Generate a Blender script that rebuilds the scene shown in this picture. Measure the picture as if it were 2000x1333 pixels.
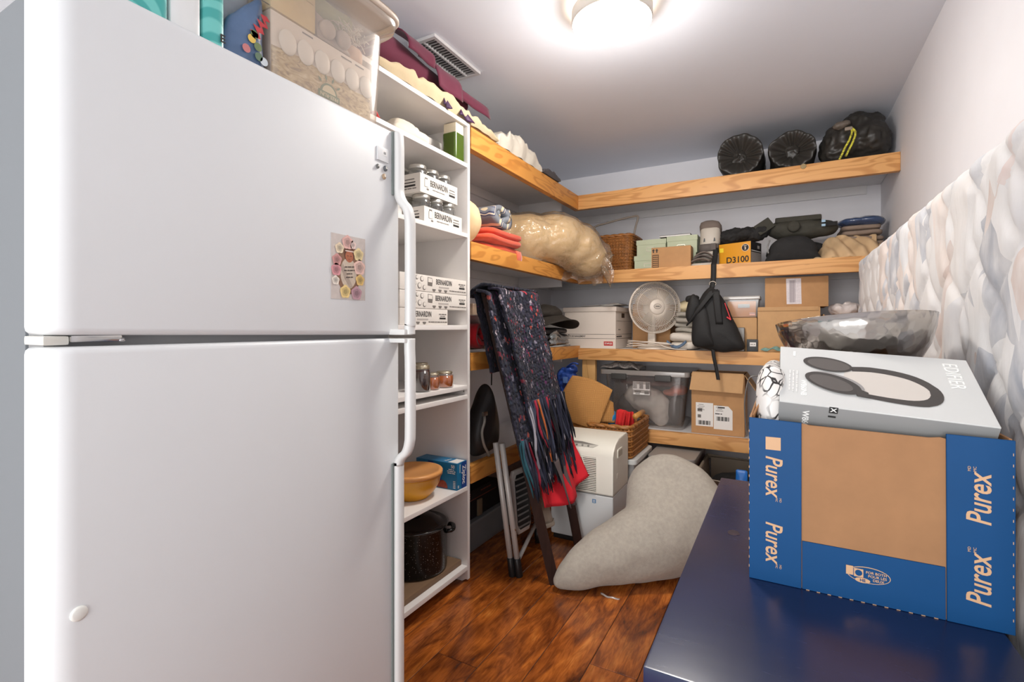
import bpy, bmesh, math, random
from mathutils import Vector, Matrix, noise, Euler
PI = math.pi
scene = bpy.context.scene
for _o in list(bpy.data.objects):
    bpy.data.objects.remove(_o)
COL = scene.collection

# ------------------------------------------------------------------ camera
cam_d = bpy.data.cameras.new('camera')
cam_d.sensor_width = 36.0
cam_d.lens = 963.0 / 2000.0 * 36.0
cam_d.shift_y = -26.5 / 2000.0
cam_d.clip_start = 0.02
cam = bpy.data.objects.new('camera', cam_d)
cam.location = (0, 0, 1.16)
cam.rotation_euler = (PI / 2, 0, math.radians(28.82))
COL.objects.link(cam)
scene.camera = cam

# ------------------------------------------------------------------ light
world = bpy.data.worlds.new('daylight')
scene.world = world
world.use_nodes = True
world.node_tree.nodes['Background'].inputs[0].default_value = (0.97, 0.98, 1.0, 1)
world.node_tree.nodes['Background'].inputs[1].default_value = 0.76
LAMP = 48.0           # emission of the ceiling lamp's diffuser
LAMP_RIM = 8.0
LAMP_W = 10.5         # watts given off all round by the ceiling lamp

# added fill light, unseen, well behind the camera, to brighten the far shelves
win = bpy.data.lights.new('rear_fill', 'AREA')
win.shape = 'RECTANGLE'; win.size = 2.8; win.size_y = 2.1
win.energy = 118.0
win.color = (1.0, .985, .97)
fill_o = bpy.data.objects.new('rear_fill', win)
fill_o.location = (-.45, -3.7, 1.40)
fill_o.rotation_euler = (PI / 2, 0, 0)
COL.objects.link(fill_o)

scene.view_settings.view_transform = 'Standard'
scene.view_settings.look = 'None'
scene.view_settings.gamma = 1.0
scene.view_settings.use_curve_mapping = False
scene.view_settings.exposure = 0.52

# ------------------------------------------------------------------ helpers
def lin(c):
    c = c / 255.0
    return c / 12.92 if c <= 0.04045 else ((c + 0.055) / 1.055) ** 2.4
def C(r, g, b):
    return (lin(r), lin(g), lin(b), 1.0)

class Nt:
    def __init__(s, name):
        s.m = bpy.data.materials.new(name)
        s.m.use_nodes = True
        s.t = s.m.node_tree
        s.b = s.t.nodes['Principled BSDF']
        s.out = s.t.nodes['Material Output']
    def n(s, typ, **kw):
        nd = s.t.nodes.new(typ)
        for k, v in kw.items():
            if k in nd.inputs:
                nd.inputs[k].default_value = v
            else:
                setattr(nd, k, v)
        return nd
    def l(s, a, b):
        s.t.links.new(a, b)
    def coord(s, scale=(1, 1, 1), kind='Object', rot=(0, 0, 0)):
        tc = s.n('ShaderNodeTexCoord')
        mp = s.n('ShaderNodeMapping')
        mp.inputs['Scale'].default_value = scale
        mp.inputs['Rotation'].default_value = rot
        s.l(tc.outputs[kind], mp.inputs['Vector'])
        return mp.outputs['Vector']
    def ramp(s, fac, stops, interp='LINEAR'):
        r = s.n('ShaderNodeValToRGB')
        r.color_ramp.interpolation = interp
        e = r.color_ramp.elements
        e[0].position, e[0].color = stops[0]
        e[1].position, e[1].color = stops[-1]
        for p, c in stops[1:-1]:
            x = e.new(p)
            x.color = c
        s.l(fac, r.inputs['Fac'])
        return r.outputs['Color']
    def mix(s, fac, a, b, mode='MIX'):
        m = s.n('ShaderNodeMix', data_type='RGBA', blend_type=mode)
        for sock, v in ((m.inputs[0], fac), (m.inputs[6], a), (m.inputs[7], b)):
            if isinstance(v, (int, float, tuple)):
                sock.default_value = v
            else:
                s.l(v, sock)
        return m.outputs[2]
    def bump(s, h, strength=.3, dist=.01, prev=None):
        b = s.n('ShaderNodeBump', Strength=strength, Distance=dist)
        s.l(h, b.inputs['Height'])
        if prev is not None:
            s.l(prev, b.inputs['Normal'])
        return b.outputs['Normal']

MATS = {}
def M(name, col, rough=.6, metal=0., var=0., vs=6., bump=0., bs=60., bd=.004, spec=.5, coat=0., st=(1, 1, 1), bst=(1, 1, 1), sheen=0.):
    """plain procedural material: a colour with mottling and fine relief"""
    if name in MATS:
        return MATS[name]
    t = Nt(name)
    c = C(*col)
    t.b.inputs['Base Color'].default_value = c
    t.b.inputs['Roughness'].default_value = rough
    t.b.inputs['Metallic'].default_value = metal
    t.b.inputs['Specular IOR Level'].default_value = spec
    t.b.inputs['Coat Weight'].default_value = coat
    t.b.inputs['Sheen Weight'].default_value = sheen
    if var:
        nz = t.n('ShaderNodeTexNoise', Scale=vs, Detail=5.0, Roughness=.6)
        t.l(t.coord(st), nz.inputs['Vector'])
        lo = tuple(max(0, x * (1 - var)) for x in c[:3]) + (1,)
        hi = tuple(min(1, x * (1 + var)) for x in c[:3]) + (1,)
        t.l(t.ramp(nz.outputs['Fac'], [(.3, lo), (.7, hi)]), t.b.inputs['Base Color'])
    if bump:
        nb = t.n('ShaderNodeTexNoise', Scale=bs, Detail=4.0)
        t.l(t.coord(bst), nb.inputs['Vector'])
        t.l(t.bump(nb.outputs['Fac'], bump, bd), t.b.inputs['Normal'])
    MATS[name] = t.m
    return t.m

def thin_clear(name, tint, opacity=.12, rough=.12, gloss=.18, milk=(235, 232, 228), wr=0.):
    """thin clear plastic or glass: mostly see-through, a little milky, with a sheen"""
    if name in MATS:
        return MATS[name]
    t = Nt(name)
    tr = t.n('ShaderNodeBsdfTransparent')
    tr.inputs['Color'].default_value = C(*tint)
    df = t.n('ShaderNodeBsdfDiffuse')
    df.inputs['Color'].default_value = C(*milk)
    gl = t.n('ShaderNodeBsdfGlossy')
    gl.inputs['Roughness'].default_value = rough
    m1 = t.n('ShaderNodeMixShader')
    m1.inputs[0].default_value = opacity
    t.l(tr.outputs[0], m1.inputs[1]); t.l(df.outputs[0], m1.inputs[2])
    lw = t.n('ShaderNodeLayerWeight', Blend=.25)
    mu = t.n('ShaderNodeMath', operation='MULTIPLY')
    t.l(lw.outputs['Facing'], mu.inputs[0]); mu.inputs[1].default_value = gloss * 3
    ad = t.n('ShaderNodeMath', operation='ADD', use_clamp=True)
    t.l(mu.outputs[0], ad.inputs[0]); ad.inputs[1].default_value = gloss * .3
    m2 = t.n('ShaderNodeMixShader')
    t.l(ad.outputs[0], m2.inputs[0]); t.l(m1.outputs[0], m2.inputs[1]); t.l(gl.outputs[0], m2.inputs[2])
    if wr:
        nb = t.n('ShaderNodeTexNoise', Scale=wr, Detail=3.0)
        t.l(t.coord(), nb.inputs['Vector'])
        bn = t.bump(nb.outputs['Fac'], .9, .02)
        t.l(bn, gl.inputs['Normal'])
    t.l(m2.outputs[0], t.out.inputs['Surface'])
    MATS[name] = t.m
    return t.m

def emit(name, col, s):
    t = Nt(name)
    t.b.inputs['Base Color'].default_value = C(*col)
    t.b.inputs['Emission Color'].default_value = C(*col)
    t.b.inputs['Emission Strength'].default_value = s
    MATS[name] = t.m
    return t.m

def V(*a):
    return Vector(a)

class MB:
    """collects shapes (in place coordinates); build() links them as ONE mesh object"""
    def __init__(s):
        s.v = []; s.f = []
    def add(s, vs, fs):
        k = len(s.v)
        s.v += [Vector(p) for p in vs]
        s.f += [[i + k for i in f] for f in fs]
        return s
    def box(s, x0, x1, y0, y1, z0, z1):
        vs = [(x, y, z) for z in (z0, z1) for y in (y0, y1) for x in (x0, x1)]
        return s.add(vs, [(0, 2, 3, 1), (4, 5, 7, 6), (0, 1, 5, 4), (2, 6, 7, 3), (0, 4, 6, 2), (1, 3, 7, 5)])
    def hexa(s, p):
        """8 corners: bottom 4 (ccw from above), top 4"""
        return s.add(p, [(3, 2, 1, 0), (4, 5, 6, 7), (0, 1, 5, 4), (1, 2, 6, 5), (2, 3, 7, 6), (3, 0, 4, 7)])
    def tube(s, pts, r, n=8, closed=False, sq=None):
        pts = [Vector(p) for p in pts]
        N = len(pts)
        rs = list(r) if isinstance(r, (list, tuple)) else [r] * N
        T = []
        for i in range(N):
            a = pts[(i - 1) % N] if (closed or i > 0) else pts[i]
            b = pts[(i + 1) % N] if (closed or i < N - 1) else pts[i]
            d = b - a
            T.append(d.normalized() if d.length > 1e-9 else Vector((0, 0, 1)))
        up = Vector((0, 0, 1)) if abs(T[0].z) < .9 else Vector((1, 0, 0))
        x = T[0].cross(up).normalized()
        vs = []
        for i in range(N):
            x = (x - T[i] * x.dot(T[i])).normalized()
            y = T[i].cross(x)
            for k in range(n):
                a = 2 * PI * (k + .5) / n
                cx, cy = math.cos(a), math.sin(a)
                if sq:
                    cx, cy = cx * sq[0], cy * sq[1]
                vs.append(pts[i] + (x * cx + y * cy) * rs[i])
        fs = []
        for i in range(N if closed else N - 1):
            j = (i + 1) % N
            for k in range(n):
                l = (k + 1) % n
                fs.append((i * n + k, i * n + l, j * n + l, j * n + k))
        if not closed:
            fs.append(tuple(range(n))[::-1])
            fs.append(tuple((N - 1) * n + k for k in range(n)))
        return s.add(vs, fs)
    def lathe(s, prof, c=(0, 0, 0), n=32, R=None):
        """profile [(r, z)] turned about z (then rotated by R), moved to c"""
        c = Vector(c)
        vs = []
        for (r, z) in prof:
            for k in range(n):
                a = 2 * PI * k / n
                p = Vector((r * math.cos(a), r * math.sin(a), z))
                if R is not None:
                    p = R @ p
                vs.append(c + p)
        fs = []
        for i in range(len(prof) - 1):
            for k in range(n):
                l = (k + 1) % n
                fs.append((i * n + k, i * n + l, (i + 1) * n + l, (i + 1) * n + k))
        if prof[0][0] > 1e-6:
            fs.append(tuple(range(n))[::-1])
        if prof[-1][0] > 1e-6:
            fs.append(tuple((len(prof) - 1) * n + k for k in range(n)))
        return s.add(vs, fs)
    def grid(s, fn, nu, nv, cu=False, cv=False):
        vs = [fn(i / (nu if cu else nu - 1), j / (nv if cv else nv - 1)) for i in range(nu) for j in range(nv)]
        fs = []
        for i in range(nu if cu else nu - 1):
            for j in range(nv if cv else nv - 1):
                a, b = (i + 1) % nu, (j + 1) % nv
                fs.append((i * nv + j, a * nv + j, a * nv + b, i * nv + b))
        return s.add(vs, fs)
    def sheet(s, fn, nu, nv, th):
        """cloth or paper of real thickness over fn(u, v)"""
        P = [[Vector(fn(i / (nu - 1), j / (nv - 1))) for j in range(nv)] for i in range(nu)]
        top, bot = [], []
        for i in range(nu):
            for j in range(nv):
                du = P[min(i + 1, nu - 1)][j] - P[max(i - 1, 0)][j]
                dv = P[i][min(j + 1, nv - 1)] - P[i][max(j - 1, 0)]
                nn = du.cross(dv)
                nn = nn.normalized() if nn.length > 1e-12 else Vector((0, 0, 1))
                top.append(P[i][j] + nn * th / 2); bot.append(P[i][j] - nn * th / 2)
        K = nu * nv
        fs = []
        for i in range(nu - 1):
            for j in range(nv - 1):
                a, b, c, d = i * nv + j, (i + 1) * nv + j, (i + 1) * nv + j + 1, i * nv + j + 1
                fs.append((a, b, c, d)); fs.append((K + d, K + c, K + b, K + a))
        rim = [i * nv for i in range(nu)] + [(nu - 1) * nv + j for j in range(1, nv)] + [i * nv + nv - 1 for i in range(nu - 2, -1, -1)] + [j for j in range(nv - 2, 0, -1)]
        for k in range(len(rim)):
            a, b = rim[k], rim[(k + 1) % len(rim)]
            fs.append((b, a, K + a, K + b))
        return s.add(top + bot, fs)
    def prism(s, poly, O, U, W, N, d):
        """flat outline poly[(u, v)] in the plane O + uU + vW, thickness d along N"""
        O, U, W, N = Vector(O), Vector(U), Vector(W), Vector(N)
        k = len(poly)
        a = [O + U * p[0] + W * p[1] for p in poly]
        b = [p + N * d for p in a]
        fs = [tuple(range(k))[::-1], tuple(range(k, 2 * k))]
        for i in range(k):
            j = (i + 1) % k
            fs.append((i, j, k + j, k + i))
        return s.add(a + b, fs)
    def puff(s, outl, O, U, W, tf, tb, nr=12, pw=2.2, nz=0., nsc=8., seed=0, ctr=None):
        """stuffed shape: smooth closed outline in the plane O + uU + vW, swelling tf in front and tb behind"""
        O, U, W = Vector(O), Vector(U).normalized(), Vector(W).normalized()
        N = U.cross(W)
        ol = smooth_loop(outl, 6)
        cu, cw = ctr if ctr else (sum(p[0] for p in ol) / len(ol), sum(p[1] for p in ol) / len(ol))
        k = len(ol)
        vs = []; fs = []
        for side, th in ((1, tf), (-1, tb)):
            base = len(vs)
            vs.append(O + U * cu + W * cw + N * side * th)
            for r in range(1, nr + 1):
                q = math.sin(PI / 2 * r / nr)
                h = max(0., 1 - q ** pw) ** (1 / 2.) * th
                for (a, b) in ol:
                    vs.append(O + U * (cu + (a - cu) * q) + W * (cw + (b - cw) * q) + N * side * h)
            for r in range(nr):
                for i in range(k):
                    j = (i + 1) % k
                    if r == 0:
                        f = (base, base + 1 + i, base + 1 + j)
                    else:
                        o1, o2 = base + 1 + (r - 1) * k, base + 1 + r * k
                        f = (o1 + i, o2 + i, o2 + j, o1 + j)
                    fs.append(f if side > 0 else f[::-1])
        if nz:
            sd = Vector((seed * 7.13, seed * 3.7, seed))
            vs = [p + Vector(noise.noise_vector(p * nsc + sd)) * nz + Vector(noise.noise_vector(p * nsc * 2.7 + sd)) * nz * .4 for p in vs]
        return s.add(vs, fs)
    def xf(s, m):
        s.v = [m @ p for p in s.v]
        return s
    def jit(s, amp, sc, seed=0, oct2=.4):
        sd = Vector((seed * 5.1, seed * 9.3, seed * 2.2))
        s.v = [p + Vector(noise.noise_vector(p * sc + sd)) * amp + Vector(noise.noise_vector(p * sc * 2.6 + sd)) * amp * oct2 for p in s.v]
        return s
    def build(s, name, mat, parent=None, bev=0., seg=2, smooth=False, sub=0, weld=False, ang=35):
        bm = bmesh.new()
        vv = [bm.verts.new(p) for p in s.v]
        for f in s.f:
            try:
                bm.faces.new([vv[i] for i in f])
            except ValueError:
                pass
        if weld:
            bmesh.ops.remove_doubles(bm, verts=bm.verts, dist=1e-5)
        bmesh.ops.recalc_face_normals(bm, faces=bm.faces)
        if bev:
            bmesh.ops.bevel(bm, geom=[e for e in bm.edges if e.is_manifold and e.calc_face_angle(0) > .5], offset=bev, segments=seg, profile=.7, affect='EDGES', clamp_overlap=True)
        xs = [v.co for v in bm.verts]
        org = Vector(((min(p.x for p in xs) + max(p.x for p in xs)) / 2, (min(p.y for p in xs) + max(p.y for p in xs)) / 2, min(p.z for p in xs)))
        bmesh.ops.translate(bm, verts=bm.verts, vec=-org)
        me = bpy.data.meshes.new(name)
        bm.to_mesh(me); bm.free()
        return link(name, me, mat, org, parent, smooth or sub > 0 or bev > 0, sub, ang if not smooth else 180)

def wloc(o):
    p = Vector(o.location)
    while o.parent:
        o = o.parent
        p += Vector(o.location)
    return p
def link(name, me, mat, org, parent, smooth=False, sub=0, ang=35):
    o = bpy.data.objects.new(name, me)
    me.materials.append(mat)
    COL.objects.link(o)
    if parent:
        o.parent = parent
        o.location = Vector(org) - wloc(parent)
    else:
        o.location = org
    if smooth:
        me.shade_smooth()
        if ang < 180:
            me.set_sharp_from_angle(angle=math.radians(ang))
    if sub:
        md = o.modifiers.new('soft', 'SUBSURF')
        md.levels = sub; md.render_levels = sub
    return o
def thing(name, label, cat, loc, group=None):
    o = bpy.data.objects.new(name, None)
    o.empty_display_size = .05
    COL.objects.link(o)
    o.location = loc
    return tag(o, label, cat, group)
def tag(o, label, cat, group=None):
    o['label'] = label; o['category'] = cat
    if group:
        o['group'] = group
    return o
def struct(o):
    o['kind'] = 'structure'
    return o
def kids(o):
    return [c for c in bpy.data.objects if c.parent == o]
def dup(root, d, label=None, par=None):
    """copy of a thing and its parts, moved by d"""
    r = root.copy(); COL.objects.link(r)
    if par is None:
        r.location = Vector(root.location) + Vector(d)
        if label:
            r['label'] = label
    else:
        r.parent = par
    for ch in kids(root):
        dup(ch, d, None, r)
    return r
def smooth_loop(pts, k=4, closed=True):
    """Catmull-Rom through points of any dimension"""
    P = [tuple(p) for p in pts]; n = len(P); out = []
    rng = range(n) if closed else range(n - 1)
    for i in rng:
        if closed:
            a, b, c, d = P[(i - 1) % n], P[i], P[(i + 1) % n], P[(i + 2) % n]
        else:
            a, b, c, d = P[max(i - 1, 0)], P[i], P[i + 1], P[min(i + 2, n - 1)]
        for j in range(k):
            t = j / k
            out.append(tuple(.5 * (2 * b[q] + (c[q] - a[q]) * t + (2 * a[q] - 5 * b[q] + 4 * c[q] - d[q]) * t * t + (3 * b[q] - a[q] - 3 * c[q] + d[q]) * t ** 3) for q in range(len(b))))
    if not closed:
        out.append(P[-1])
    return out
def rrect(x0, x1, y0, y1, r, n=4):
    out = []
    for cx, cy, a0 in ((x1 - r, y1 - r, 0), (x0 + r, y1 - r, PI / 2), (x0 + r, y0 + r, PI), (x1 - r, y0 + r, 1.5 * PI)):
        for k in range(n + 1):
            a = a0 + PI / 2 * k / n
            out.append((cx + r * math.cos(a), cy + r * math.sin(a)))
    return out
def circle(r, n=24, cx=0, cy=0, ry=None):
    return [(cx + r * math.cos(2 * PI * k / n), cy + (ry or r) * math.sin(2 * PI * k / n)) for k in range(n)]

def blob(name, ells, mat, parent=None, voxel=.012, sm=6, nz=0., nsc=9., seed=0, floor=None, wall=None, nz2=0.):
    """soft body: ellipsoids (centre, radii[, euler]) melted into one continuous skin"""
    mb = MB()
    for e in ells:
        c, r = Vector(e[0]), e[1]
        R = Euler(e[2]).to_matrix() if len(e) > 2 else Matrix.Identity(3)
        k = len(mb.v)
        prof = [(math.sin(PI * i / 12), -math.cos(PI * i / 12)) for i in range(13)]
        mb.lathe([(max(p[0], 1e-4), p[1]) for p in prof], n=20)
        for q in range(k, len(mb.v)):
            p = mb.v[q]
            mb.v[q] = c + R @ Vector((p.x * r[0], p.y * r[1], p.z * r[2]))
    me = bpy.data.meshes.new('tmp')
    me.from_pydata([tuple(p) for p in mb.v], [], mb.f)
    o = bpy.data.objects.new('tmp', me)
    COL.objects.link(o)
    md = o.modifiers.new('r', 'REMESH'); md.mode = 'VOXEL'; md.voxel_size = voxel
    ms = o.modifiers.new('s', 'SMOOTH'); ms.iterations = sm; ms.factor = .5
    dg = bpy.context.evaluated_depsgraph_get()
    m2 = bpy.data.meshes.new_from_object(o.evaluated_get(dg))
    bpy.data.objects.remove(o); bpy.data.meshes.remove(me)
    sd = Vector((seed * 3.3, seed * 7.7, seed * 1.9))
    out = MB()
    for v in m2.vertices:
        p = v.co.copy()
        if nz:
            d = noise.noise(p * nsc + sd) * nz + noise.noise(p * nsc * 2.5 + sd) * nz * .5
            p = p + v.normal * d
        if nz2:
            q = p * nsc * 2 + sd
            p = p + v.normal * (abs(noise.noise(q)) * -nz2)
        if floor is not None and p.z < floor:
            p.z = floor + (p.z - floor) * .02
        if wall:
            p = wall(p)
        out.v.append(p)
    out.f = [list(f.vertices) for f in m2.polygons]
    bpy.data.meshes.remove(m2)
    return out.build(name, mat, parent, smooth=True)

def text(s, size, O, U, W, mat, parent, name='lettering', sx=1., bold=0., shear=0., depth=.0004, align='CENTER', lift=.0008, label=None, space=1.):
    """raised print: the words s on the plane O + uU + vW"""
    cu = bpy.data.curves.new('t', 'FONT')
    cu.body = s; cu.size = size; cu.align_x = align; cu.align_y = 'CENTER'
    cu.offset = bold * size; cu.shear = shear; cu.extrude = depth / 2; cu.resolution_u = 3; cu.space_character = space
    o = bpy.data.objects.new('t', cu); COL.objects.link(o)
    dg = bpy.context.evaluated_depsgraph_get()
    me = bpy.data.meshes.new_from_object(o.evaluated_get(dg))
    bpy.data.objects.remove(o); bpy.data.curves.remove(cu)
    U, W = Vector(U).normalized(), Vector(W).normalized()
    N = U.cross(W)
    mb = MB()
    mb.v = [Vector(O) + U * (v.co.x * sx) + W * v.co.y + N * (v.co.z + lift) for v in me.vertices]
    mb.f = [list(f.vertices) for f in me.polygons]
    bpy.data.meshes.remove(me)
    r = mb.build(name, mat, parent)
    if label:
        r['label'] = label
    return r
def decal(poly, O, U, W, mat, parent, name='print', lift=.0004, d=.0004):
    U, W = Vector(U).normalized(), Vector(W).normalized()
    N = U.cross(W)
    return MB().prism(poly, Vector(O) + N * lift, U, W, N, d).build(name, mat, parent)
def faux(w, h, O, U, W, mat, parent, seed=1, lift=.0006, name='small_print'):
    """one line of print too small to read: word-long dashes"""
    U, W = Vector(U).normalized(), Vector(W).normalized()
    N = U.cross(W)
    r = random.Random(seed); mb = MB(); x = -w / 2
    while x < w / 2 - h:
        l = min(w / 2 - x, h * r.uniform(1.6, 4.5))
        mb.prism([(x, -h * .36), (x + l, -h * .36), (x + l, h * .36), (x, h * .36)], Vector(O) + N * lift, U, W, N, .0003)
        x += l + h * .55
    o = mb.build(name, mat, parent)
    o['kind'] = 'stuff'
    return o
def rect(w, h, cx=0, cy=0):
    return [(cx - w / 2, cy - h / 2), (cx + w / 2, cy - h / 2), (cx + w / 2, cy + h / 2), (cx - w / 2, cy + h / 2)]
def rnd(seed):
    return random.Random(seed)
X1, Y1, Z1 = V(1, 0, 0), V(0, 1, 0), V(0, 0, 1)
# ================================================================== materials of the place
def mat_pine(name, base, axis, seed=0.):
    t = Nt(name)
    st = {'X': (1.2, 9, 9), 'Y': (9, 1.2, 9), 'Z': (9, 9, 1.2)}[axis]
    st2 = {'X': (1, 4, 4), 'Y': (4, 1, 4), 'Z': (4, 4, 1)}[axis]
    v = t.coord(st, rot=(.02, .03, .02))
    oi = t.n('ShaderNodeObjectInfo')
    off = t.n('ShaderNodeVectorMath', operation='ADD')
    t.l(v, off.inputs[0]); t.l(oi.outputs['Random'], off.inputs[1])
    nz = t.n('ShaderNodeTexNoise', Scale=1.3, Detail=2.0, Distortion=.6)
    t.l(off.outputs[0], nz.inputs['Vector'])
    wv = t.n('ShaderNodeMath', operation='MULTIPLY'); t.l(nz.outputs['Fac'], wv.inputs[0]); wv.inputs[1].default_value = 44.
    sn = t.n('ShaderNodeMath', operation='SINE'); t.l(wv.outputs[0], sn.inputs[0])
    c = base
    dk = tuple(x * f for x, f in zip(c, (.93, .88, .80)))
    lt = tuple(min(255, x * 1.04) for x in c)
    col = t.ramp(sn.outputs[0], [(.15, C(*lt)), (.95, C(*dk))])
    vo = t.n('ShaderNodeTexVoronoi', Scale=2.2)
    t.l(t.coord(st2), vo.inputs['Vector'])
    kn = t.ramp(vo.outputs['Distance'], [(.03, (.8, .8, .8, 1)), (.07, (0, 0, 0, 1))])
    col2 = t.mix(kn, col, C(c[0] * .45, c[1] * .36, c[2] * .25))
    t.l(col2, t.b.inputs['Base Color'])
    t.b.inputs['Roughness'].default_value = .5
    fine = t.n('ShaderNodeTexNoise', Scale=60., Detail=3.)
    t.l(t.coord(st2), fine.inputs['Vector'])
    t.l(t.bump(fine.outputs['Fac'], .12, .002), t.b.inputs['Normal'])
    return t.m
PINE_Y = mat_pine('pine_along_y', (210, 146, 70), 'Y')
PINE_X = mat_pine('pine_along_x', (210, 156, 96), 'X')
PINE_Z = mat_pine('pine_upright', (214, 166, 104), 'Z')

def mat_floor():
    t = Nt('laminate_planks')
    oi = t.n('ShaderNodeObjectInfo')
    tc = t.n('ShaderNodeTexCoord')
    ad = t.n('ShaderNodeVectorMath', operation='MULTIPLY_ADD')
    t.l(oi.outputs['Random'], ad.inputs[0]); ad.inputs[1].default_value = (7, 13, 3)
    t.l(tc.outputs['Object'], ad.inputs[2])
    mp = t.n('ShaderNodeMapping'); mp.inputs['Scale'].default_value = (7, 2.0, 1)
    t.l(ad.outputs[0], mp.inputs['Vector'])
    n1 = t.n('ShaderNodeTexNoise', Scale=1.5, Detail=4., Distortion=2.4, Roughness=.5)
    t.l(mp.outputs[0], n1.inputs['Vector'])
    base = t.ramp(n1.outputs['Fac'], [(.28, C(108, 55, 24)), (.45, C(168, 91, 36)), (.58, C(196, 110, 42)), (.75, C(220, 136, 60))])
    mp2 = t.n('ShaderNodeMapping'); mp2.inputs['Scale'].default_value = (22, 3, 1)
    t.l(ad.outputs[0], mp2.inputs['Vector'])
    n2 = t.n('ShaderNodeTexNoise', Scale=2.5, Detail=6., Distortion=2.2)
    t.l(mp2.outputs[0], n2.inputs['Vector'])
    gr = t.ramp(n2.outputs['Fac'], [(.38, C(160, 140, 125)), (.62, (1, 1, 1, 1))])
    col = t.mix(.55, base, gr, 'MULTIPLY')
    n3 = t.n('ShaderNodeTexNoise', Scale=3.2, Detail=2.)
    t.l(ad.outputs[0], n3.inputs['Vector'])
    bl = t.ramp(n3.outputs['Fac'], [(.36, C(120, 92, 78)), (.6, (1, 1, 1, 1))])
    col = t.mix(.7, col, bl, 'MULTIPLY')
    t.l(col, t.b.inputs['Base Color'])
    t.b.inputs['Roughness'].default_value = .26
    t.b.inputs['Coat Weight'].default_value = .3
    t.b.inputs['Coat Roughness'].default_value = .2
    t.l(t.bump(n2.outputs['Fac'], .08, .003), t.b.inputs['Normal'])
    return t.m
FLOORM = mat_floor()
WALL = M('wall_paint', (233, 232, 236), .75, var=.02, vs=3, bump=.06, bs=180, bd=.002)
CEIL = M('ceiling_paint', (226, 229, 237), .85, var=.015, vs=2, bump=.05, bs=150, bd=.002)
SHELFW = M('shelf_white_paint', (226, 225, 226), .6, var=.03, vs=9)
WHITE = M('white_laminate', (240, 236, 233), .45, var=.015, vs=5)
CREAM = M('cream_edge', (234, 222, 208), .5)
DARK = M('dark_gap', (30, 26, 24), .9)
CARD = M('brown_cardboard', (184, 139, 94), .8, var=.07, vs=14, bump=.05, bs=220, bd=.001)
CARD2 = M('tan_cardboard', (196, 154, 108), .8, var=.06, vs=14, bump=.05, bs=220, bd=.001)
BLACKT = M('black_fabric', (30, 29, 29), .85, var=.2, vs=20, bump=.25, bs=240, bd=.002)
BLACKP = M('black_plastic', (24, 24, 25), .45)
INK = M('black_ink', (48, 45, 44), .7)
PAPER = M('white_paper', (232, 229, 225), .7, var=.02, vs=12)
CHROME = M('chrome', (205, 205, 205), .15, metal=1.)
CLEAR = thin_clear('clear_plastic', (236, 234, 232), .14, .15, .2)
GLASS = thin_clear('jar_glass', (240, 241, 240), .05, .05, .3)

# ================================================================== the room
XL, XR, YB, YF, ZC = -1.74, .54, 3.85, -.38, 2.40
fl = struct(MB().box(XL, XR, YF - .3, YB, -.03, -.0035).build('floor', DARK))
pm = rnd(4)
seams = [-.586 + .1645 * k for k in range(-7, 7)]
joint0 = {-3: 1.414, 0: 1.62}
for k in range(-7, 7):
    x0 = max(XL, -.586 + .1645 * k); x1 = min(XR, -.586 + .1645 * (k + 1))
    if x1 - x0 < .01:
        continue
    j = joint0.get(k, pm.uniform(-.3, .9) if k not in (-2, -1) else (.75 if k == -2 else 2.45))
    cuts = sorted([j + 1.22 * q for q in range(-4, 5)])
    ys = [YF - .3] + [c for c in cuts if YF - .25 < c < YB - .05] + [YB]
    for a, b in zip(ys[:-1], ys[1:]):
        MB().box(x0 + .0009, x1 - .0009, a + .0009, b - .0009, -.0035, 0.).build('plank', FLOORM, fl, bev=.0028, seg=1)
struct(MB().box(XL - .06, XL, YF - .06, YB + .06, -.03, ZC + .05).build('wall_left', WALL))
struct(MB().box(XL, XR, YB, YB + .06, -.03, ZC + .05).build('wall_back', WALL))
struct(MB().box(XR, XR + .06, YF - .06, YB + .06, -.03, ZC + .05).build('wall_right', WALL))
struct(MB().box(XL, XR, YF - .06, YB, ZC, ZC + .05).build('ceiling', CEIL))
wf = MB().box(XL, -1.66, YF - .06, YF, -.03, ZC).box(.48, XR, YF - .06, YF, -.03, ZC).box(-1.66, .48, YF - .06, YF, 2.30, ZC)  # unseen near wall, its opening widened to let in more light
struct(wf.build('wall_front', WALL))
tr = MB().box(-1.72, -1.66, YF, YF + .015, 0, 2.36).box(-1.66, .48, YF, YF + .015, 2.30, 2.36).box(.48, .53, YF, YF + .015, 0, 2.36)
struct(tr.build('trim_1', WHITE, bev=.003))

# ------------------------------------------------------------------ ceiling lamp
lc = V(-.575, 1.835, 0)
lamp = thing('ceiling_lamp', 'round flush ceiling light with glowing white diffuser and pale rim', 'lamp', (lc.x, lc.y, 2.31))
r_ = .152
MB().lathe([(r_ - .012, 2.335), (r_ - .003, 2.322), (r_, 2.33), (r_, 2.372), (r_ - .006, 2.376), (r_ - .012, 2.372)], (lc.x, lc.y, 0), 64).build('rim', M('lamp_rim', (214, 206, 196), .5), lamp, smooth=True, ang=50)
dome = [(r_ - .004, 2.3235), (r_ - .02, 2.3185), (r_ * .6, 2.313), (r_ * .3, 2.311), (.001, 2.3105)]
MB().lathe(dome, (lc.x, lc.y, 0), 64).build('diffuser', emit('lamp_glow', (255, 248, 238), LAMP), lamp, smooth=True)
MB().lathe([(r_ - .02, 2.375), (r_ - .016, 2.39), (r_ - .02, 2.3995)], (lc.x, lc.y, 0), 64).build('back_ring', emit('lamp_back_glow', (255, 238, 214), LAMP_RIM), lamp, smooth=True)

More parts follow.
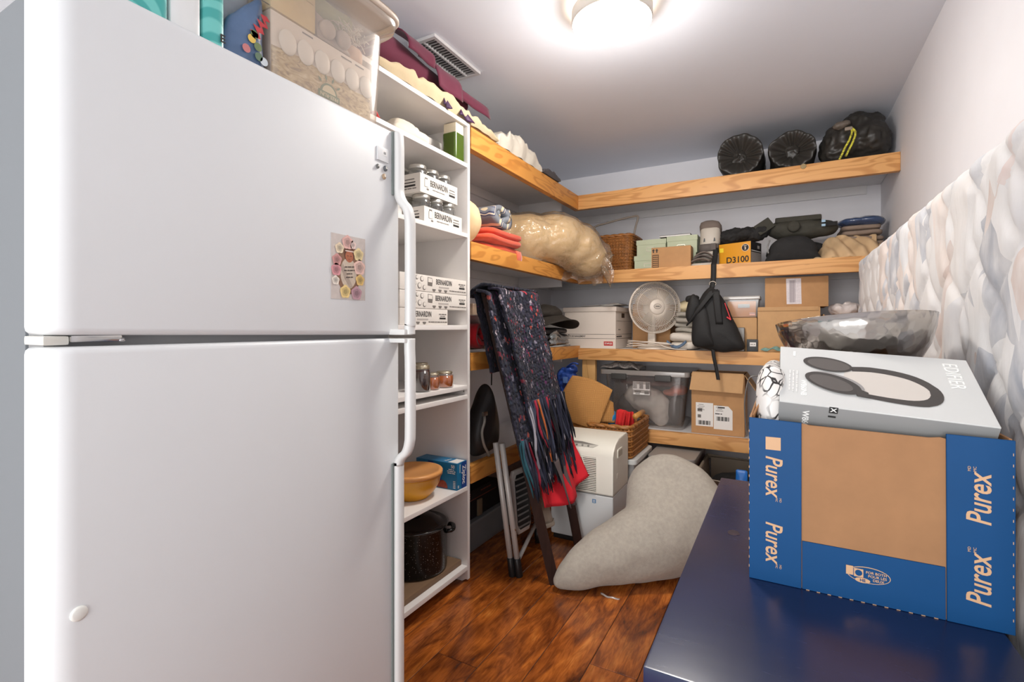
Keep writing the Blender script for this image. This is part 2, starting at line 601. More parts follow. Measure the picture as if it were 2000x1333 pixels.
lt_ = bpy.data.lights.new('lamp_light', 'POINT')
lt_.energy = LAMP_W
lt_.color = (1.0, .97, .93)
lt_.shadow_soft_size = .10
lo_ = bpy.data.objects.new('lamp_light', lt_)
COL.objects.link(lo_)
lo_.parent = lamp
lo_.location = (0, 0, -.07)

# ------------------------------------------------------------------ ceiling vent above the left shelf
vent = thing('ceiling_vent', 'white slatted vent grille on the ceiling beside the maroon fabric', 'vent', (-1.36, 1.83, 2.38))
VW = M('vent_white', (206, 204, 203), .5)
fx0, fx1, fy0, fy1 = -1.43, -1.285, 1.66, 2.02
fr = MB().box(fx0, fx1, fy0, fy0 + .018, 2.386, 2.3995).box(fx0, fx1, fy1 - .018, fy1, 2.386, 2.3995).box(fx0, fx0 + .0155, fy0 + .0185, fy1 - .0185, 2.386, 2.3995).box(fx1 - .0155, fx1, fy0 + .0185, fy1 - .0185, 2.386, 2.3995).box((fx0 + fx1) / 2 - .004, (fx0 + fx1) / 2 + .004, fy0 + .0185, fy1 - .0185, 2.3855, 2.3970)
fr.build('frame', VW, vent)
MB().box(fx0 + .01, fx1 - .01, fy0 + .01, fy1 - .01, 2.3975, 2.3995).build('backing', M('vent_dark', (120, 118, 118), .9), vent)
sl0 = None
for k in range(17):
    y = fy0 + .03 + k * (fy1 - fy0 - .06) / 16
    if sl0 is None:
        sl0 = MB().hexa([(fx0 + .014, y - .003, 2.387), (fx1 - .014, y - .003, 2.387), (fx1 - .014, y - .001, 2.387), (fx0 + .014, y - .001, 2.387), (fx0 + .014, y + .004, 2.397), (fx1 - .014, y + .004, 2.397), (fx1 - .014, y + .006, 2.397), (fx0 + .014, y + .006, 2.397)]).build('slat', VW, vent)
        yy0 = y
    else:
        s = sl0.copy(); COL.objects.link(s); s.location.y += y - yy0

# ------------------------------------------------------------------ L-shaped pine shelves
SX, SY = -1.26, 3.25      # front planes
def shelf(zt, zb, lt, lb, label, nm):
    s = thing('wall_shelf', label, 'shelf', (-1.2, 3.2, zb), 'L-shaped pine-edged shelves')
    MB().hexa([(SX - .038, 1.90, lb), (SX, 1.90, lb), (SX, SY + .038, zb + (lb - zb) * .6), (SX - .038, SY + .038, zb + (lb - zb) * .6), (SX - .038, 1.90, lt), (SX, 1.90, lt), (SX, SY + .038, zt + (lt - zt) * .6), (SX - .038, SY + .038, zt + (lt - zt) * .6)]).build('front_rail', PINE_Y, s, bev=.003)
    MB().box(SX + .0005, XR - .001, SY, SY + .038, zb, zt).build('front_rail', PINE_X, s, bev=.003)
    zz = min(zt, lt)
    MB().box(XL + .002, SX - .038, 1.90, SY, zz - .02, zz - .003).build('shelf_board', SHELFW, s)
    MB().box(XL + .002, XR - .002, SY + .038, YB - .002, zt - .02, zt - .003).build('shelf_board', SHELFW, s)
    MB().box(XL, XL + .018, 1.90, YB - .02, zz - .075, zz - .02).build('cleat', SHELFW, s, bev=.002)
    MB().box(XL + .02, XR - .075, YB - .018, YB, zt - .075, zt - .02).build('cleat', SHELFW, s, bev=.002)
    MB().box(XL + .018, SX - .12, SY - .02, SY, zz - .10, zz - .02).build('support_board', SHELFW, s, bev=.002)
    return s
shelf(2.085, 1.985, 2.085, 1.985, 'topmost L-shaped shelf with pine front boards, carrying the sleeping bags', 1)
shelf(1.548, 1.463, 1.558, 1.475, 'second L-shaped pine-edged shelf from the top, carrying the large plastic bag', 2)
shelf(1.015, .936, 1.042, .960, 'third L-shaped pine-edged shelf from the top, carrying the fan', 3)
s4 = shelf(.490, .408, .520, .438, 'lowest L-shaped pine-edged shelf, carrying the clear tote and labelled carton', 4)
po = struct(MB().box(-1.245, -1.15, 3.292, 3.33, .488, .936).build('trim_2', PINE_Z, bev=.003))

# ------------------------------------------------------------------ white shelf unit
UY0, UY1, UX = 1.13, 1.885, -1.257
un = thing('shelf_unit', 'tall narrow white open shelf unit standing next to the fridge', 'shelf', (-1.5, 1.5, 0))
for y in (UY0, UY1 - .018):
    poly = [(-1.735, 0.), (UX - .03, 0.), (UX - .012, .012), (UX, .012), (UX, 2.093), (-1.735, 2.093)] if y > 1.5 else [(-1.735, 0.), (UX, 0.), (UX, 2.093), (-1.735, 2.093)]
    MB().prism(poly, (0, y, 0), (1, 0, 0), (0, 0, 1), (0, 1, 0), .018).build('side_panel', WHITE, un, bev=.0015)
MB().box(-1.738, -1.732, UY0, UY1, .02, 2.09).build('back_panel', WHITE, un)
for z, th, nm in ((2.093, .018, 'top_panel'), (1.905, .018, 'shelf_board'), (1.587, .018, 'shelf_board'), (1.170, .020, 'shelf_board'), (.897, .018, 'shelf_board'), (.853, .018, 'shelf_board'), (.437, .018, 'shelf_board'), (.075, .020, 'shelf_board')):
    MB().box(-1.732, UX - .001, UY0 + .018, UY1 - .018, z - th, z).build(nm, WHITE, un, bev=.0015)
pin = None
for k, z in enumerate((.868, .876)):
    MB().lathe([(.003, 0), (.003, .002)], (UX - .02, UY1 - .0195, z), 8, Euler((PI / 2, 0, 0)).to_matrix()).build('shelf_pin', M('steel_pin', (120, 116, 112), .4, metal=.8), un)

# ------------------------------------------------------------------ refrigerator
FR = M('fridge_white', (226, 228, 230), .38, var=.012, vs=3, bump=.05, bs=300, bd=.001)
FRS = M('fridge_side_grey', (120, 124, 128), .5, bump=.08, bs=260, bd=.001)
FG = M('fridge_gap_grey', (140, 140, 141), .6)
fg = thing('refrigerator', 'white top-freezer refrigerator with a baby photo on its door', 'refrigerator', (-1.3, .67, 0))
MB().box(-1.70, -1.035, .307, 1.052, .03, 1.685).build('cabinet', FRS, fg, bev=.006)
MB().box(-1.034, -1.018, .312, 1.045, .06, 1.68).build('gasket', M('gasket', (205, 208, 210), .6), fg, bev=.004)
def door(z0l, z0r, z1, name):
    ol = []
    x0, x1, y0, y1 = -1.017, -.944, .301, 1.06
    R = .034
    pts = [(x0, y0), (x0, y1), (x1 + .006, y1)]
    for k in range(5):      # tight far corner
        a = PI / 2 * (1 - k / 4); pts.append((x1 - .008 + .008 * math.cos(a), y1 - .008 + .008 * math.sin(a)))
    pts = pts[:2] + pts[3:]
    for k in range(9):      # softly rounded hinge side
        a = -PI / 2 * k / 8; pts.append((x1 - R + R * math.cos(a), y0 + R * 1.2 + R * 1.2 * math.sin(a)))
    n = len(pts)
    def zb(y):
        return z0l + (z0r - z0l) * (y - y0) / (y1 - y0)
    mb = MB()
    rings = []
    cx, cy = -.98, .67
    def ring(ins, dz, top):
        return [(cx + (p[0] - cx) * (1 - ins / .037), cy + (p[1] - cy) * (1 - ins / .39), (z1 - dz) if top else (zb(p[1]) + dz)) for p in pts]
    rr = [ring(.009, 0, False), ring(.004, .002, False), ring(.001, .006, False), ring(0, .012, False), ring(0, .012, True), ring(.001, .006, True), ring(.004, .002, True), ring(.009, 0, True)]
    vs = [p for r in rr for p in r]
    fs = []
    for i in range(len(rr) - 1):
        for k in range(n):
            l = (k + 1) % n
            fs.append((i * n + k, i * n + l, (i + 1) * n + l, (i + 1) * n + k))
    fs.append(tuple(range(n))[::-1]); fs.append(tuple((len(rr) - 1) * n + k for k in range(n)))
    mb.add(vs, fs)
    return mb.build(name, FR, fg, smooth=True, ang=50)
fd = door(1.1485, 1.1395, 1.703, 'freezer_door')
rd = door(.07, .07, 1.1305, 'refrigerator_door')
for o in (fd, rd):
    o.data.set_sharp_from_angle(angle=math.radians(50))
MB().box(-1.03, -.975, .31, 1.05, 1.12, 1.155).build('divider', FG, fg)
MB().box(-1.03, -.958, .304, .335, 1.133, 1.147).build('hinge_cover', M('hinge_cover_white', (222, 220, 212), .5), fg, bev=.004)
MB().box(-.975, -.953, .335, .402, 1.137, 1.1475).build('hinge_plate', CHROME, fg, bev=.003)
MB().lathe([(.005, 0), (.006, .002), (.004, .006)], (-.957, .402, 1.137), 12).build('hinge_pin', CHROME, fg, smooth=True)
FRH = M('fridge_handle_white', (230, 231, 230), .34)
def handle(path, name, par):
    """bar following (x of outer face, z); hollow behind the grip"""
    pts = smooth_loop(path, 5, closed=False)
    y0, y1, th = 1.034, 1.066, .018
    vs = []; fs = []
    n = len(pts)
    for i, (x, z) in enumerate(pts):
        a = pts[max(i - 1, 0)]; b = pts[min(i + 1, n - 1)]
        d = Vector((b[0] - a[0], b[1] - a[1])).normalized()
        nx, nz_ = -d.y, d.x
        if nx < 0:
            nx, nz_ = -nx, -nz_
        xo, zo, xi, zi = x, z, x - nx * th, z - nz_ * th
        sec = [(xi, y0, zi), (xo - nx * .005, y0, zo - nz_ * .005), (xo, y0 + .006, zo), (xo, y1 - .008, zo), (xo - nx * .006, y1, zo - nz_ * .006), (xi, y1, zi)]
        vs += sec
    for i in range(n - 1):
        for k in range(6):
            l = (k + 1) % 6
            fs.append((i * 6 + k, i * 6 + l, (i + 1) * 6 + l, (i + 1) * 6 + k))
    fs.append(tuple(range(6))[::-1]); fs.append(tuple((n - 1) * 6 + k for k in range(6)))
    return MB().add(vs, fs).build(name, FRH, par, smooth=True, ang=55)
handle([(-.928, 1.701), (-.925, 1.66), (-.925, 1.56), (-.924, 1.535), (-.914, 1.512), (-.896, 1.492), (-.886, 1.46), (-.884, 1.40), (-.884, 1.19), (-.886, 1.160), (-.886, 1.141)], 'handle', fd)
handle([(-.886, 1.1295), (-.886, 1.10), (-.884, 1.05), (-.884, .88), (-.887, .84), (-.898, .812), (-.916, .796), (-.925, .78), (-.926, .74), (-.926, .3), (-.926, .09)], 'handle', rd)
for (z0, z1) in ((1.1395, 1.155), (1.118, 1.1305)):
    MB().box(-.95, -.892, 1.022, 1.062, z0, z1).build('handle_mount', FRH, fd if z0 > 1.13 else rd, bev=.005)
for (z0, z1) in ((1.525, 1.70), (.09, .785)):
    MB().box(-.944, -.939, 1.028, 1.034, z0, z1).build('handle_seam', M('seam_grey', (120, 128, 126), .6), fd if z0 > 1.13 else rd)
bp = MB().box(-.944, -.9405, .972, 1.014, 1.606, 1.643).build('badge_plate', FR, fg, bev=.0015)
decal(rect(.008, .006), (-.9402, .998, 1.629), (0, 1, 0), (0, 0, 1), M('badge_grey', (150, 150, 150), .4), bp, 'badge_mark')
decal([(p[0], p[1]) for p in rect(.017, .014)], (-.9405, .998, 1.629), (0, 1, 0), (0, 0, 1), M('badge_white', (238, 238, 238), .4), bp, 'badge_frame', lift=.0001)
MB().lathe([(.0115, 0), (.011, .002), (.008, .0032), (.001, .0036)], (-.9445, .3415, .722), 24, Euler((0, PI / 2, 0)).to_matrix()).build('door_cap', M('cap_white', (235, 235, 230), .4), fg, smooth=True)
# ================================================================== right side: mattress, chest, cartons
def mat_quilt():
    t = Nt('watercolour_leaf_ticking')
    v = t.coord((1, 4.6, 2.3), rot=(.12, 0, 0))
    wz = t.n('ShaderNodeTexNoise', Scale=1.1, Detail=2.)
    t.l(v, wz.inputs['Vector'])
    wm = t.n('ShaderNodeVectorMath', operation='MULTIPLY_ADD')
    t.l(wz.outputs['Color'], wm.inputs[0]); wm.inputs[1].default_value = (.5, .5, .5); t.l(v, wm.inputs[2])
    vo = t.n('ShaderNodeTexVoronoi', Scale=1.75, feature='F1', Randomness=1.)
    t.l(wm.outputs[0], vo.inputs['Vector'])
    sep = t.n('ShaderNodeSeparateColor'); t.l(vo.outputs['Color'], sep.inputs[0])
    cA = t.ramp(sep.outputs[0], [(0., C(236, 235, 234)), (.24, C(224, 224, 226)), (.40, C(240, 236, 232)), (.52, C(232, 215, 204)), (.60, C(226, 203, 196)), (.66, C(238, 236, 234)), (.78, C(190, 197, 208)), (.86, C(226, 229, 232)), (.93, C(150, 157, 170)), (1., C(238, 236, 233))], 'CONSTANT')
    v2 = t.n('ShaderNodeTexVoronoi', Scale=3.6, Randomness=1.)
    t.l(wm.outputs[0], v2.inputs['Vector'])
    s2 = t.n('ShaderNodeSeparateColor'); t.l(v2.outputs['Color'], s2.inputs[0])
    m2 = t.ramp(s2.outputs[1], [(.86, (0, 0, 0, 1)), (.88, (1, 1, 1, 1))], 'CONSTANT')
    cB = t.ramp(s2.outputs[0], [(0., C(166, 172, 184)), (.4, C(214, 190, 178)), (.7, C(206, 210, 216)), (1., C(140, 146, 160))], 'CONSTANT')
    col = t.mix(m2, cA, cB)
    ns = t.n('ShaderNodeTexNoise', Scale=5., Detail=4.)
    t.l(wm.outputs[0], ns.inputs['Vector'])
    wash = t.ramp(ns.outputs['Fac'], [(.3, (.18, .18, .18, 1)), (.7, (.72, .72, .72, 1))])
    col = t.mix(wash, col, C(240, 237, 234))
    col = t.mix(1., col, C(238, 238, 240), 'MULTIPLY')
    t.l(col, t.b.inputs['Base Color'])
    t.b.inputs['Roughness'].default_value = .7
    t.b.inputs['Sheen Weight'].default_value = .1
    fb = t.n('ShaderNodeTexNoise', Scale=24., Detail=3.)
    t.l(t.coord((1, 2, .6)), fb.inputs['Vector'])
    t.l(t.bump(fb.outputs['Fac'], .35, .006), t.b.inputs['Normal'])
    return t.m
QUILT = mat_quilt()
mt = thing('mattress', 'pale floral quilted mattress standing on edge against the right wall', 'mattress', (.42, 1.95, 0))
my0, my1, mz0, mz1, mx0, mx1 = .62, 3.06, .004, 1.512, .308, .537
def quilt_h(y, z):
    w, L = .19, .42
    a = z / L * 2 * PI + .4 * noise.noise(Vector((y * 2, z * 2, 3)))
    yy = y + .02 * noise.noise(Vector((y * 5, z * 5, 0)))
    b1 = (yy + .5 * w * .86 * math.sin(a)) / w
    b2 = (yy - .5 * w * .86 * math.sin(a) + w * .5) / w
    d = min(abs((b1 + .5) % 1 - .5), abs((b2 + .5) % 1 - .5)) * w
    return .013 * (1 - math.exp(-d / .016)) + .006 * noise.noise(Vector((y * 12, z * 5, 1))) + .003 * noise.noise(Vector((y * 30, z * 14, 4)))
def mface(u, v):
    # face: u along Y (rounded far end), v along Z (rounded top)
    y = my0 + (my1 - my0) * u; z = mz0 + (mz1 - mz0) * v
    R = .11
    dx = 0.
    e = (y - (my1 - R)) / R
    if e > 0:
        dx += (1 - math.sqrt(max(0, 1 - min(e, 1) ** 2))) * R
    f = (z - (mz1 - .05)) / .05
    if f > 0:
        dx += (1 - math.sqrt(max(0, 1 - min(f, 1) ** 2))) * .05
    k = max(0., 1 - max(e, 0) ** 3) * max(0., 1 - max(f, 0) ** 3)
    return V(mx0 + .03 + dx - quilt_h(y, z) * k, y, z)
mb = MB().grid(mface, 230, 150)
mb.build('quilted_face', QUILT, mt, smooth=True)
TICK = M('mattress_border', (226, 222, 218), .75, var=.05, vs=20, bump=.3, bs=70, bd=.003)
MB().box(mx0 + .075, mx1, my0 + .01, my1 - .006, mz0, mz1 - .012).build('border', TICK, mt, bev=.035, seg=4)
pip = [(mx0 + .076, my0, mz1 - .004)] + [(mx0 + .076, my0 + (my1 - .09 - my0) * k / 30, mz1 - .004 + .002 * math.sin(k)) for k in range(31)] + [(mx0 + .09, my1 - .04, mz1 - .02), (mx0 + .12, my1 - .008, mz1 - .07), (mx0 + .135, my1 - .002, mz1 - .2), (mx0 + .135, my1 - .002, .8), (mx0 + .135, my1 - .002, .02)]
MB().tube(pip, .010, 8).build('piping', M('piping_cream', (232, 226, 218), .7, bump=.5, bs=120, bd=.003), mt, smooth=True)

# ------------------------------------------------------------------ navy chest
def mat_navy():
    t = Nt('navy_gloss')
    n = t.n('ShaderNodeTexNoise', Scale=3., Detail=4.)
    t.l(t.coord(), n.inputs['Vector'])
    col = t.ramp(n.outputs['Fac'], [(.3, C(20, 30, 62)), (.7, C(28, 42, 82))])
    sc = t.n('ShaderNodeTexNoise', Scale=14., Detail=6., Roughness=.75)
    t.l(t.coord((1, 6, 1), rot=(0, 0, .6)), sc.inputs['Vector'])
    scr = t.ramp(sc.outputs['Fac'], [(.72, (0, 0, 0, 1)), (.77, (.22, .22, .22, 1))])
    col = t.mix(scr, col, C(110, 120, 150))
    t.l(col, t.b.inputs['Base Color'])
    r = t.ramp(sc.outputs['Fac'], [(.4, (.24, .24, .24, 1)), (.7, (.28, .28, .28, 1))])
    t.l(r, t.b.inputs['Roughness'])
    t.b.inputs['Coat Weight'].default_value = .3
    t.b.inputs['Coat Roughness'].default_value = .25
    return t.m
NAVY = mat_navy()
ch = thing('chest', 'glossy navy blue chest with scuffed top in front of the mattress', 'chest', (.06, 1.15, 0))
CX0, CX1, CY0, CY1 = -.167, .292, .672, 1.632
MB().box(CX0 + .012, CX1 - .005, CY0 + .012, CY1 - .012, .03, .668).build('body', NAVY, ch, bev=.003)
MB().box(CX0, CX1, CY0, CY1, .668, .70).build('lid', NAVY, ch, bev=.0035, seg=2)
for x in (CX0 + .05, CX1 - .05):
    for y in (CY0 + .06, CY1 - .06):
        MB().box(x - .025, x + .025, y - .025, y + .025, 0, .03).build('foot', BLACKP, ch, bev=.004)
SCUFF = M('lid_stain', (52, 40, 52), .5, var=.5, vs=30)
st = MB().prism([(a * (1 + .18 * math.sin(3 * q + 1)), b) for q, (a, b) in enumerate(circle(.012, 18, ry=.016))], (-.098, 1.205, .7), X1, Y1, Z1, .0006).build('stain', SCUFF, ch)

# ------------------------------------------------------------------ blue printed carton (open)
def mat_blue():
    return M('carton_blue_print', (0, 68, 120), .5, var=.05, vs=7, bump=.02, bs=200, bd=.001, spec=.25)
PBLUE = mat_blue()
CBRN = M('carton_kraft', (160, 116, 78), .75, var=.07, vs=16, bump=.04, bs=250, bd=.001)
TANINK = M('carton_tan_print', (206, 164, 126), .6)
px0, px1, py0, py1, pz0, pz1 = -.055, .3005, 1.007, 1.43, .7005, .995
bx = thing('cardboard_carton', 'open blue and brown printed cardboard carton on the navy chest', 'box', ((px0 + px1) / 2, 1.2, pz0))
T = .004
MB().box(px0 + T, px1 - T, py0 + T, py1 - T, pz0, pz0 + T).build('base', CBRN, bx)
MB().box(px0, px0 + T, py0 + .001, py1, pz0, pz1).build('side_wall', CBRN, bx, bev=.0008, seg=1)
MB().box(px1 - T, px1, py0 + .001, py1, pz0, pz1 - .002).build('side_wall', CBRN, bx, bev=.0008, seg=1)
MB().box(px0 + T, px1 - T, py1 - T, py1, pz0, pz1).build('back_wall', CBRN, bx)
# front: inner kraft panel, two blue flaps folded round the corners, blue strip below
MB().prism([(.07, .0), (.29, .0), (.29, .282), (.272, .286), (.258, .284), (.095, .288), (.085, .290), (.07, .289)], (px0, py0 + T, pz0), X1, Z1, -Y1, T * .9).build('front_wall', CBRN, bx, bev=.0006, seg=1)
MB().prism([(0, .0), (.083, .0), (.083, .2915), (0, .2945)], (px0, py0 + .0005, pz0), X1, Z1, -Y1, T).build('flap', PBLUE, bx, bev=.0007, seg=1)
MB().prism([(.2795, -.0), (.358, .0), (.358, .2905), (.2785, .2925)], (px0, py0 + .0005, pz0), X1, Z1, -Y1, T).build('flap', PBLUE, bx, bev=.0007, seg=1)
MB().prism([(.084, .0), (.2785, .0), (.278, .083), (.084, .084)], (px0, py0 + .0005, pz0), X1, Z1, -Y1, T * .7).build('front_strip', PBLUE, bx, bev=.0005, seg=1)
# inner flap sticking up at the left
MB().sheet(lambda u, v: V(px0 + .004 + .035 * v * v + .004 * math.sin(u * 5), py0 + .03 + .16 * u + .03 * v, pz1 - .012 + .055 * v * (1 - .35 * u)), 8, 6, .003).build('inner_flap', CBRN, bx, smooth=True, ang=60)
fy = py0 - T + .0005
def purex(cx, cz, up, sz):
    U = V(0, 0, 1) if up else V(0, 0, -1)
    W = V(-1, 0, 0) if up else V(1, 0, 0)
    text('Purex', sz, (cx, fy, cz), U, W, TANINK, bx, sx=.80, bold=.012, shear=.22, lift=.0004)
    e = V(cx, fy, cz) + U * sz * 1.12 + W * sz * .30
    text('MD', sz * .13, e, U, W, TANINK, bx, lift=.0004)
    text('MC', sz * .13, e - W * sz * .16, U, W, TANINK, bx, lift=.0004)
purex(-.016, .893, False, .038)
purex(-.016, .774, False, .038)
purex(.263, .897, True, .041)
purex(.263, .773, True, .041)
decal(rect(.024, .023), (-.016, fy, .951), X1, Z1, TANINK, bx, 'print_square')
# machine logo on the lower strip
lo = V(.118, py0 - T * .7 + .0008, .748)
lg = decal([(p[0], p[1]) for p in circle(.030, 28, .006, -.001, .0135)], lo, X1, Z1, TANINK, bx, 'logo_outline')
decal([(p[0], p[1]) for p in circle(.0288, 28, .006, -.001, .0123)], lo, X1, Z1, PBLUE, bx, 'logo_field', lift=.001)
decal(rect(.010, .015, -.020, .003), lo, X1, Z1, TANINK, bx, 'logo_machine', lift=.0015)
decal(rect(.013, .0135, -.0075, .001), lo, X1, Z1, TANINK, bx, 'logo_machine', lift=.0015)
decal(circle(.005, 16, -.0075, .001), lo, X1, Z1, PBLUE, bx, 'logo_window', lift=.002)
decal(circle(.0105, 20, -.002, -.0105, .0042), lo, X1, Z1, TANINK, bx, 'logo_badge', lift=.0015)
text('HE', .0065, lo + V(-.002, -.0015, -.0105), X1, Z1, PBLUE, bx, bold=.02, lift=.001)
for k, w in enumerate(('FOR BOTH', 'POUR LES', 'DEUX')):
    text(w, .0058, lo + V(.0165 + .0015 * k, -.001, .004 - .0058 * k), X1, Z1, TANINK, bx, bold=.015, lift=.0008)
# perforated lower and side edges
perf = MB()
for k in range(12):
    perf.box(px0 + .09 + k * .0158, px0 + .095 + k * .0158, fy - .0003, fy + .002, pz0, pz0 + .0008)
for k in range(16):
    perf.box(px0 - .0004, px0 + .0005, fy - .0002, fy + .003, pz0 + .02 + k * .0165, pz0 + .024 + k * .0165)
    perf.box(px1 - .0005, px1 + .0004, fy - .0002, fy + .003, pz0 + .02 + k * .0165, pz0 + .024 + k * .0165)
perf.build('perforation', TANINK, bx)['kind'] = 'stuff'

# ------------------------------------------------------------------ pillow and round white tin in the carton
def mat_butterfly():
    t = Nt('line_drawn_print')
    v = t.coord((1, 1, 1))
    vo = t.n('ShaderNodeTexVoronoi', Scale=48., feature='DISTANCE_TO_EDGE')
    nz = t.n('ShaderNodeTexNoise', Scale=12.); t.l(v, nz.inputs['Vector'])
    wm = t.n('ShaderNodeVectorMath', operation='MULTIPLY_ADD')
    t.l(nz.outputs['Color'], wm.inputs[0]); wm.inputs[1].default_value = (.05, .03, .12); t.l(v, wm.inputs[2])
    t.l(wm.outputs[0], vo.inputs['Vector'])
    ln = t.ramp(vo.outputs['Distance'], [(.05, (1, 1, 1, 1)), (.09, (0, 0, 0, 1))])
    n2 = t.n('ShaderNodeTexNoise', Scale=14.); t.l(v, n2.inputs['Vector'])
    mk = t.ramp(n2.outputs['Fac'], [(.38, (0, 0, 0, 1)), (.44, (1, 1, 1, 1))])
    fac = t.mix(1., ln, mk, 'MULTIPLY')
    t.l(t.mix(fac, C(234, 230, 226), C(52, 48, 48)), t.b.inputs['Base Color'])
    t.b.inputs['Roughness'].default_value = .8
    return t.m
bp_ = MB().puff(rrect(1.03, 1.37, .85, 1.085, .07), (-.019, 0, 0), Y1, Z1, .031, .030, nz=.002, nsc=9, pw=5.)
tag(bp_.build('pillow', mat_butterfly(), smooth=True), 'white pillow with black butterfly line drawing left of the headphone box', 'pillow')
cp = thing('cushion', 'plain white cushion at the bottom of the blue printed carton', 'pillow', (.12, 1.2, .706))
MB().puff(rrect(-.12, .165, -.18, .18, .05), (.125, 1.21, .80), X1, Y1, .14, .092, nz=.004).build('cover', M('white_cotton', (232, 229, 226), .85, bump=.2, bs=90), cp, smooth=True)
MB().tube([(.147 + .140 * math.cos(a), 1.21 + .178 * math.sin(a), .80) for a in [2 * PI * k / 40 for k in range(40)]], .004, 6, closed=True).build('piping', PAPER, cp, smooth=True)

# ------------------------------------------------------------------ headphone box
hA, hB, hC, hD = V(-.006, 1.016, 1.027), V(.291, 1.016, 1.007), V(.292, 1.186, 1.100), V(-.005, 1.186, 1.120)
hn = ((hB - hA).cross(hD - hA)).normalized()
hb = thing('headphone_box', 'flat grey headphone box tilted on top of the blue carton', 'box', (.14, 1.1, 1.0))
th = .046
lo4 = [p - hn * th for p in (hA, hB, hC, hD)]
HPM = M('box_grey_card', (207, 208, 207), .38, var=.02, vs=4)
HPS = M('box_dark_grey_side', (148, 149, 149), .42)
MB().hexa([p + hn * .001 for p in lo4] + [p - hn * .002 for p in (hA, hB, hC, hD)]).build('tray', HPS, hb, bev=.001)
MB().hexa([p - hn * .0025 for p in (hA, hB, hC, hD)] + [hA, hB, hC, hD]).build('top_face', HPM, hb, bev=.0006, seg=1)
hu, hw = (hB - hA).normalized(), None
hw = hn.cross(hu).normalized()
HL, HWd = (hB - hA).length, (hD - hA).length
def hp(u, v, l=0.):
    return hA + hu * (u * HL) + (hD - hA) * v + hn * l
HBLK = M('print_black', (66, 62, 60), .4)
HMID = M('print_dark_grey', (92, 87, 84), .4)
HLIT = M('print_pale_grey', (206, 199, 192), .45)
HSHN = M('print_silver', (150, 147, 146), .35)
def onbox(pts, mat, name, lift):
    pts = [hp(a, b, lift) for a, b in pts]
    k = len(pts)
    return MB().add(pts + [p + hn * .0004 for p in pts], [tuple(range(k))[::-1], tuple(range(k, 2 * k))] + [(i, (i + 1) % k, k + (i + 1) % k, k + i) for i in range(k)]).build(name, mat, hb)
# band: one closed outline (outer arc, then inner arc)
outer = [(.40, .70), (.50, .72), (.62, .69), (.72, .62), (.79, .50), (.815, .38), (.80, .26), (.75, .18), (.68, .155), (.58, .165), (.48, .19), (.40, .21)]
inner = [(.40, .28), (.48, .255), (.58, .235), (.67, .235), (.735, .28), (.76, .38), (.74, .47), (.68, .56), (.60, .61), (.50, .635), (.40, .62)]
oo = smooth_loop(outer, 3, False); ii = smooth_loop(inner, 3, False)
ring_pts = oo + ii
onbox(ii + [(.36, .60), (.34, .45), (.36, .30)], HLIT, 'headphone_print_inside', .0002)
bm_ = MB()
n1 = min(len(oo), len(ii)); i2 = ii[::-1]
def rs(l, n):
    return [l[round(k * (len(l) - 1) / (n - 1))] for k in range(n)]
a_, b_ = rs(oo, 30), rs(i2, 30)
bm_.add([hp(*p, .0008) for p in a_] + [hp(*p, .0008) for p in b_], [(k, k + 1, 31 + k, 30 + k) for k in range(29)])
bm_.build('headphone_print_band', HBLK, hb)
hi = rs(oo, 30)
onbox([(.155 + .128 * math.cos(a), .72 + .115 * math.sin(a) - .06 * math.cos(a)) if False else (.27 + .135 * math.cos(a) , .705 + .125 * math.sin(a) - .03 * math.cos(a)) for a in [2 * PI * k / 36 for k in range(36)]], HBLK, 'headphone_print_cup', .0012)
onbox([(.275 + .115 * math.cos(a), .70 + .10 * math.sin(a) - .025 * math.cos(a)) for a in [2 * PI * k / 36 for k in range(36)]], HMID, 'headphone_print_cup', .0016)
onbox([(.30 + .145 * math.cos(a), .395 + .145 * math.sin(a) - .075 * math.cos(a)) for a in [2 * PI * k / 36 for k in range(36)]], HSHN, 'headphone_print_rim', .0018)
onbox([(.285 + .145 * math.cos(a), .375 + .145 * math.sin(a) - .075 * math.cos(a)) for a in [2 * PI * k / 36 for k in range(36)]], HBLK, 'headphone_print_cup', .0022)
onbox([(.275 + .112 * math.cos(a), .37 + .108 * math.sin(a) - .06 * math.cos(a)) for a in [2 * PI * k / 36 for k in range(36)]], HMID, 'headphone_print_cup', .0026)
onbox([(.40, .20), (.46, .19), (.46, .27), (.41, .32)], HBLK, 'headphone_print_arm', .0024)
WPR = M('print_white', (244, 244, 242), .5)
text('EDIFIER', .030, hp(.90, .70, .0), -hw, hu, WPR, hb, sx=.82, lift=.0005)
text('W860NB', .013, hp(.13, .26, .0), -hw, hu, WPR, hb, bold=.02, lift=.0005)
for k in range(3):
    faux(.072, .0032, hp(.055 + .02 * k, .36, 0), -hw, hu, M('print_soft_white', (226, 226, 224), .5), hb, seed=k)
faux(.024, .006, hp(.085, .85, 0), -hw, hu, WPR, hb, seed=9)
# front side print
su, sw = hu, hn
sO = hA - hn * .010
text('W860NB', .014, hA + hu * .042 - hn * .014, -hn, hu, WPR, hb, bold=.02, lift=.0006, align='LEFT')
decal(rect(.013, .013), sO + hu * .083 + hn * .004, hu, hn, M('print_ink', (50, 50, 50), .5), hb, 'icon_square', lift=.0004)
text('X', .011, sO + hu * .083 + hn * .004, hu, hn, WPR, hb, sx=1.2, bold=.02, lift=.001)
faux(.014, .005, sO + hu * .083 - hn * .010, hu, hn, M('print_ink', (50, 50, 50), .5), hb, seed=4)

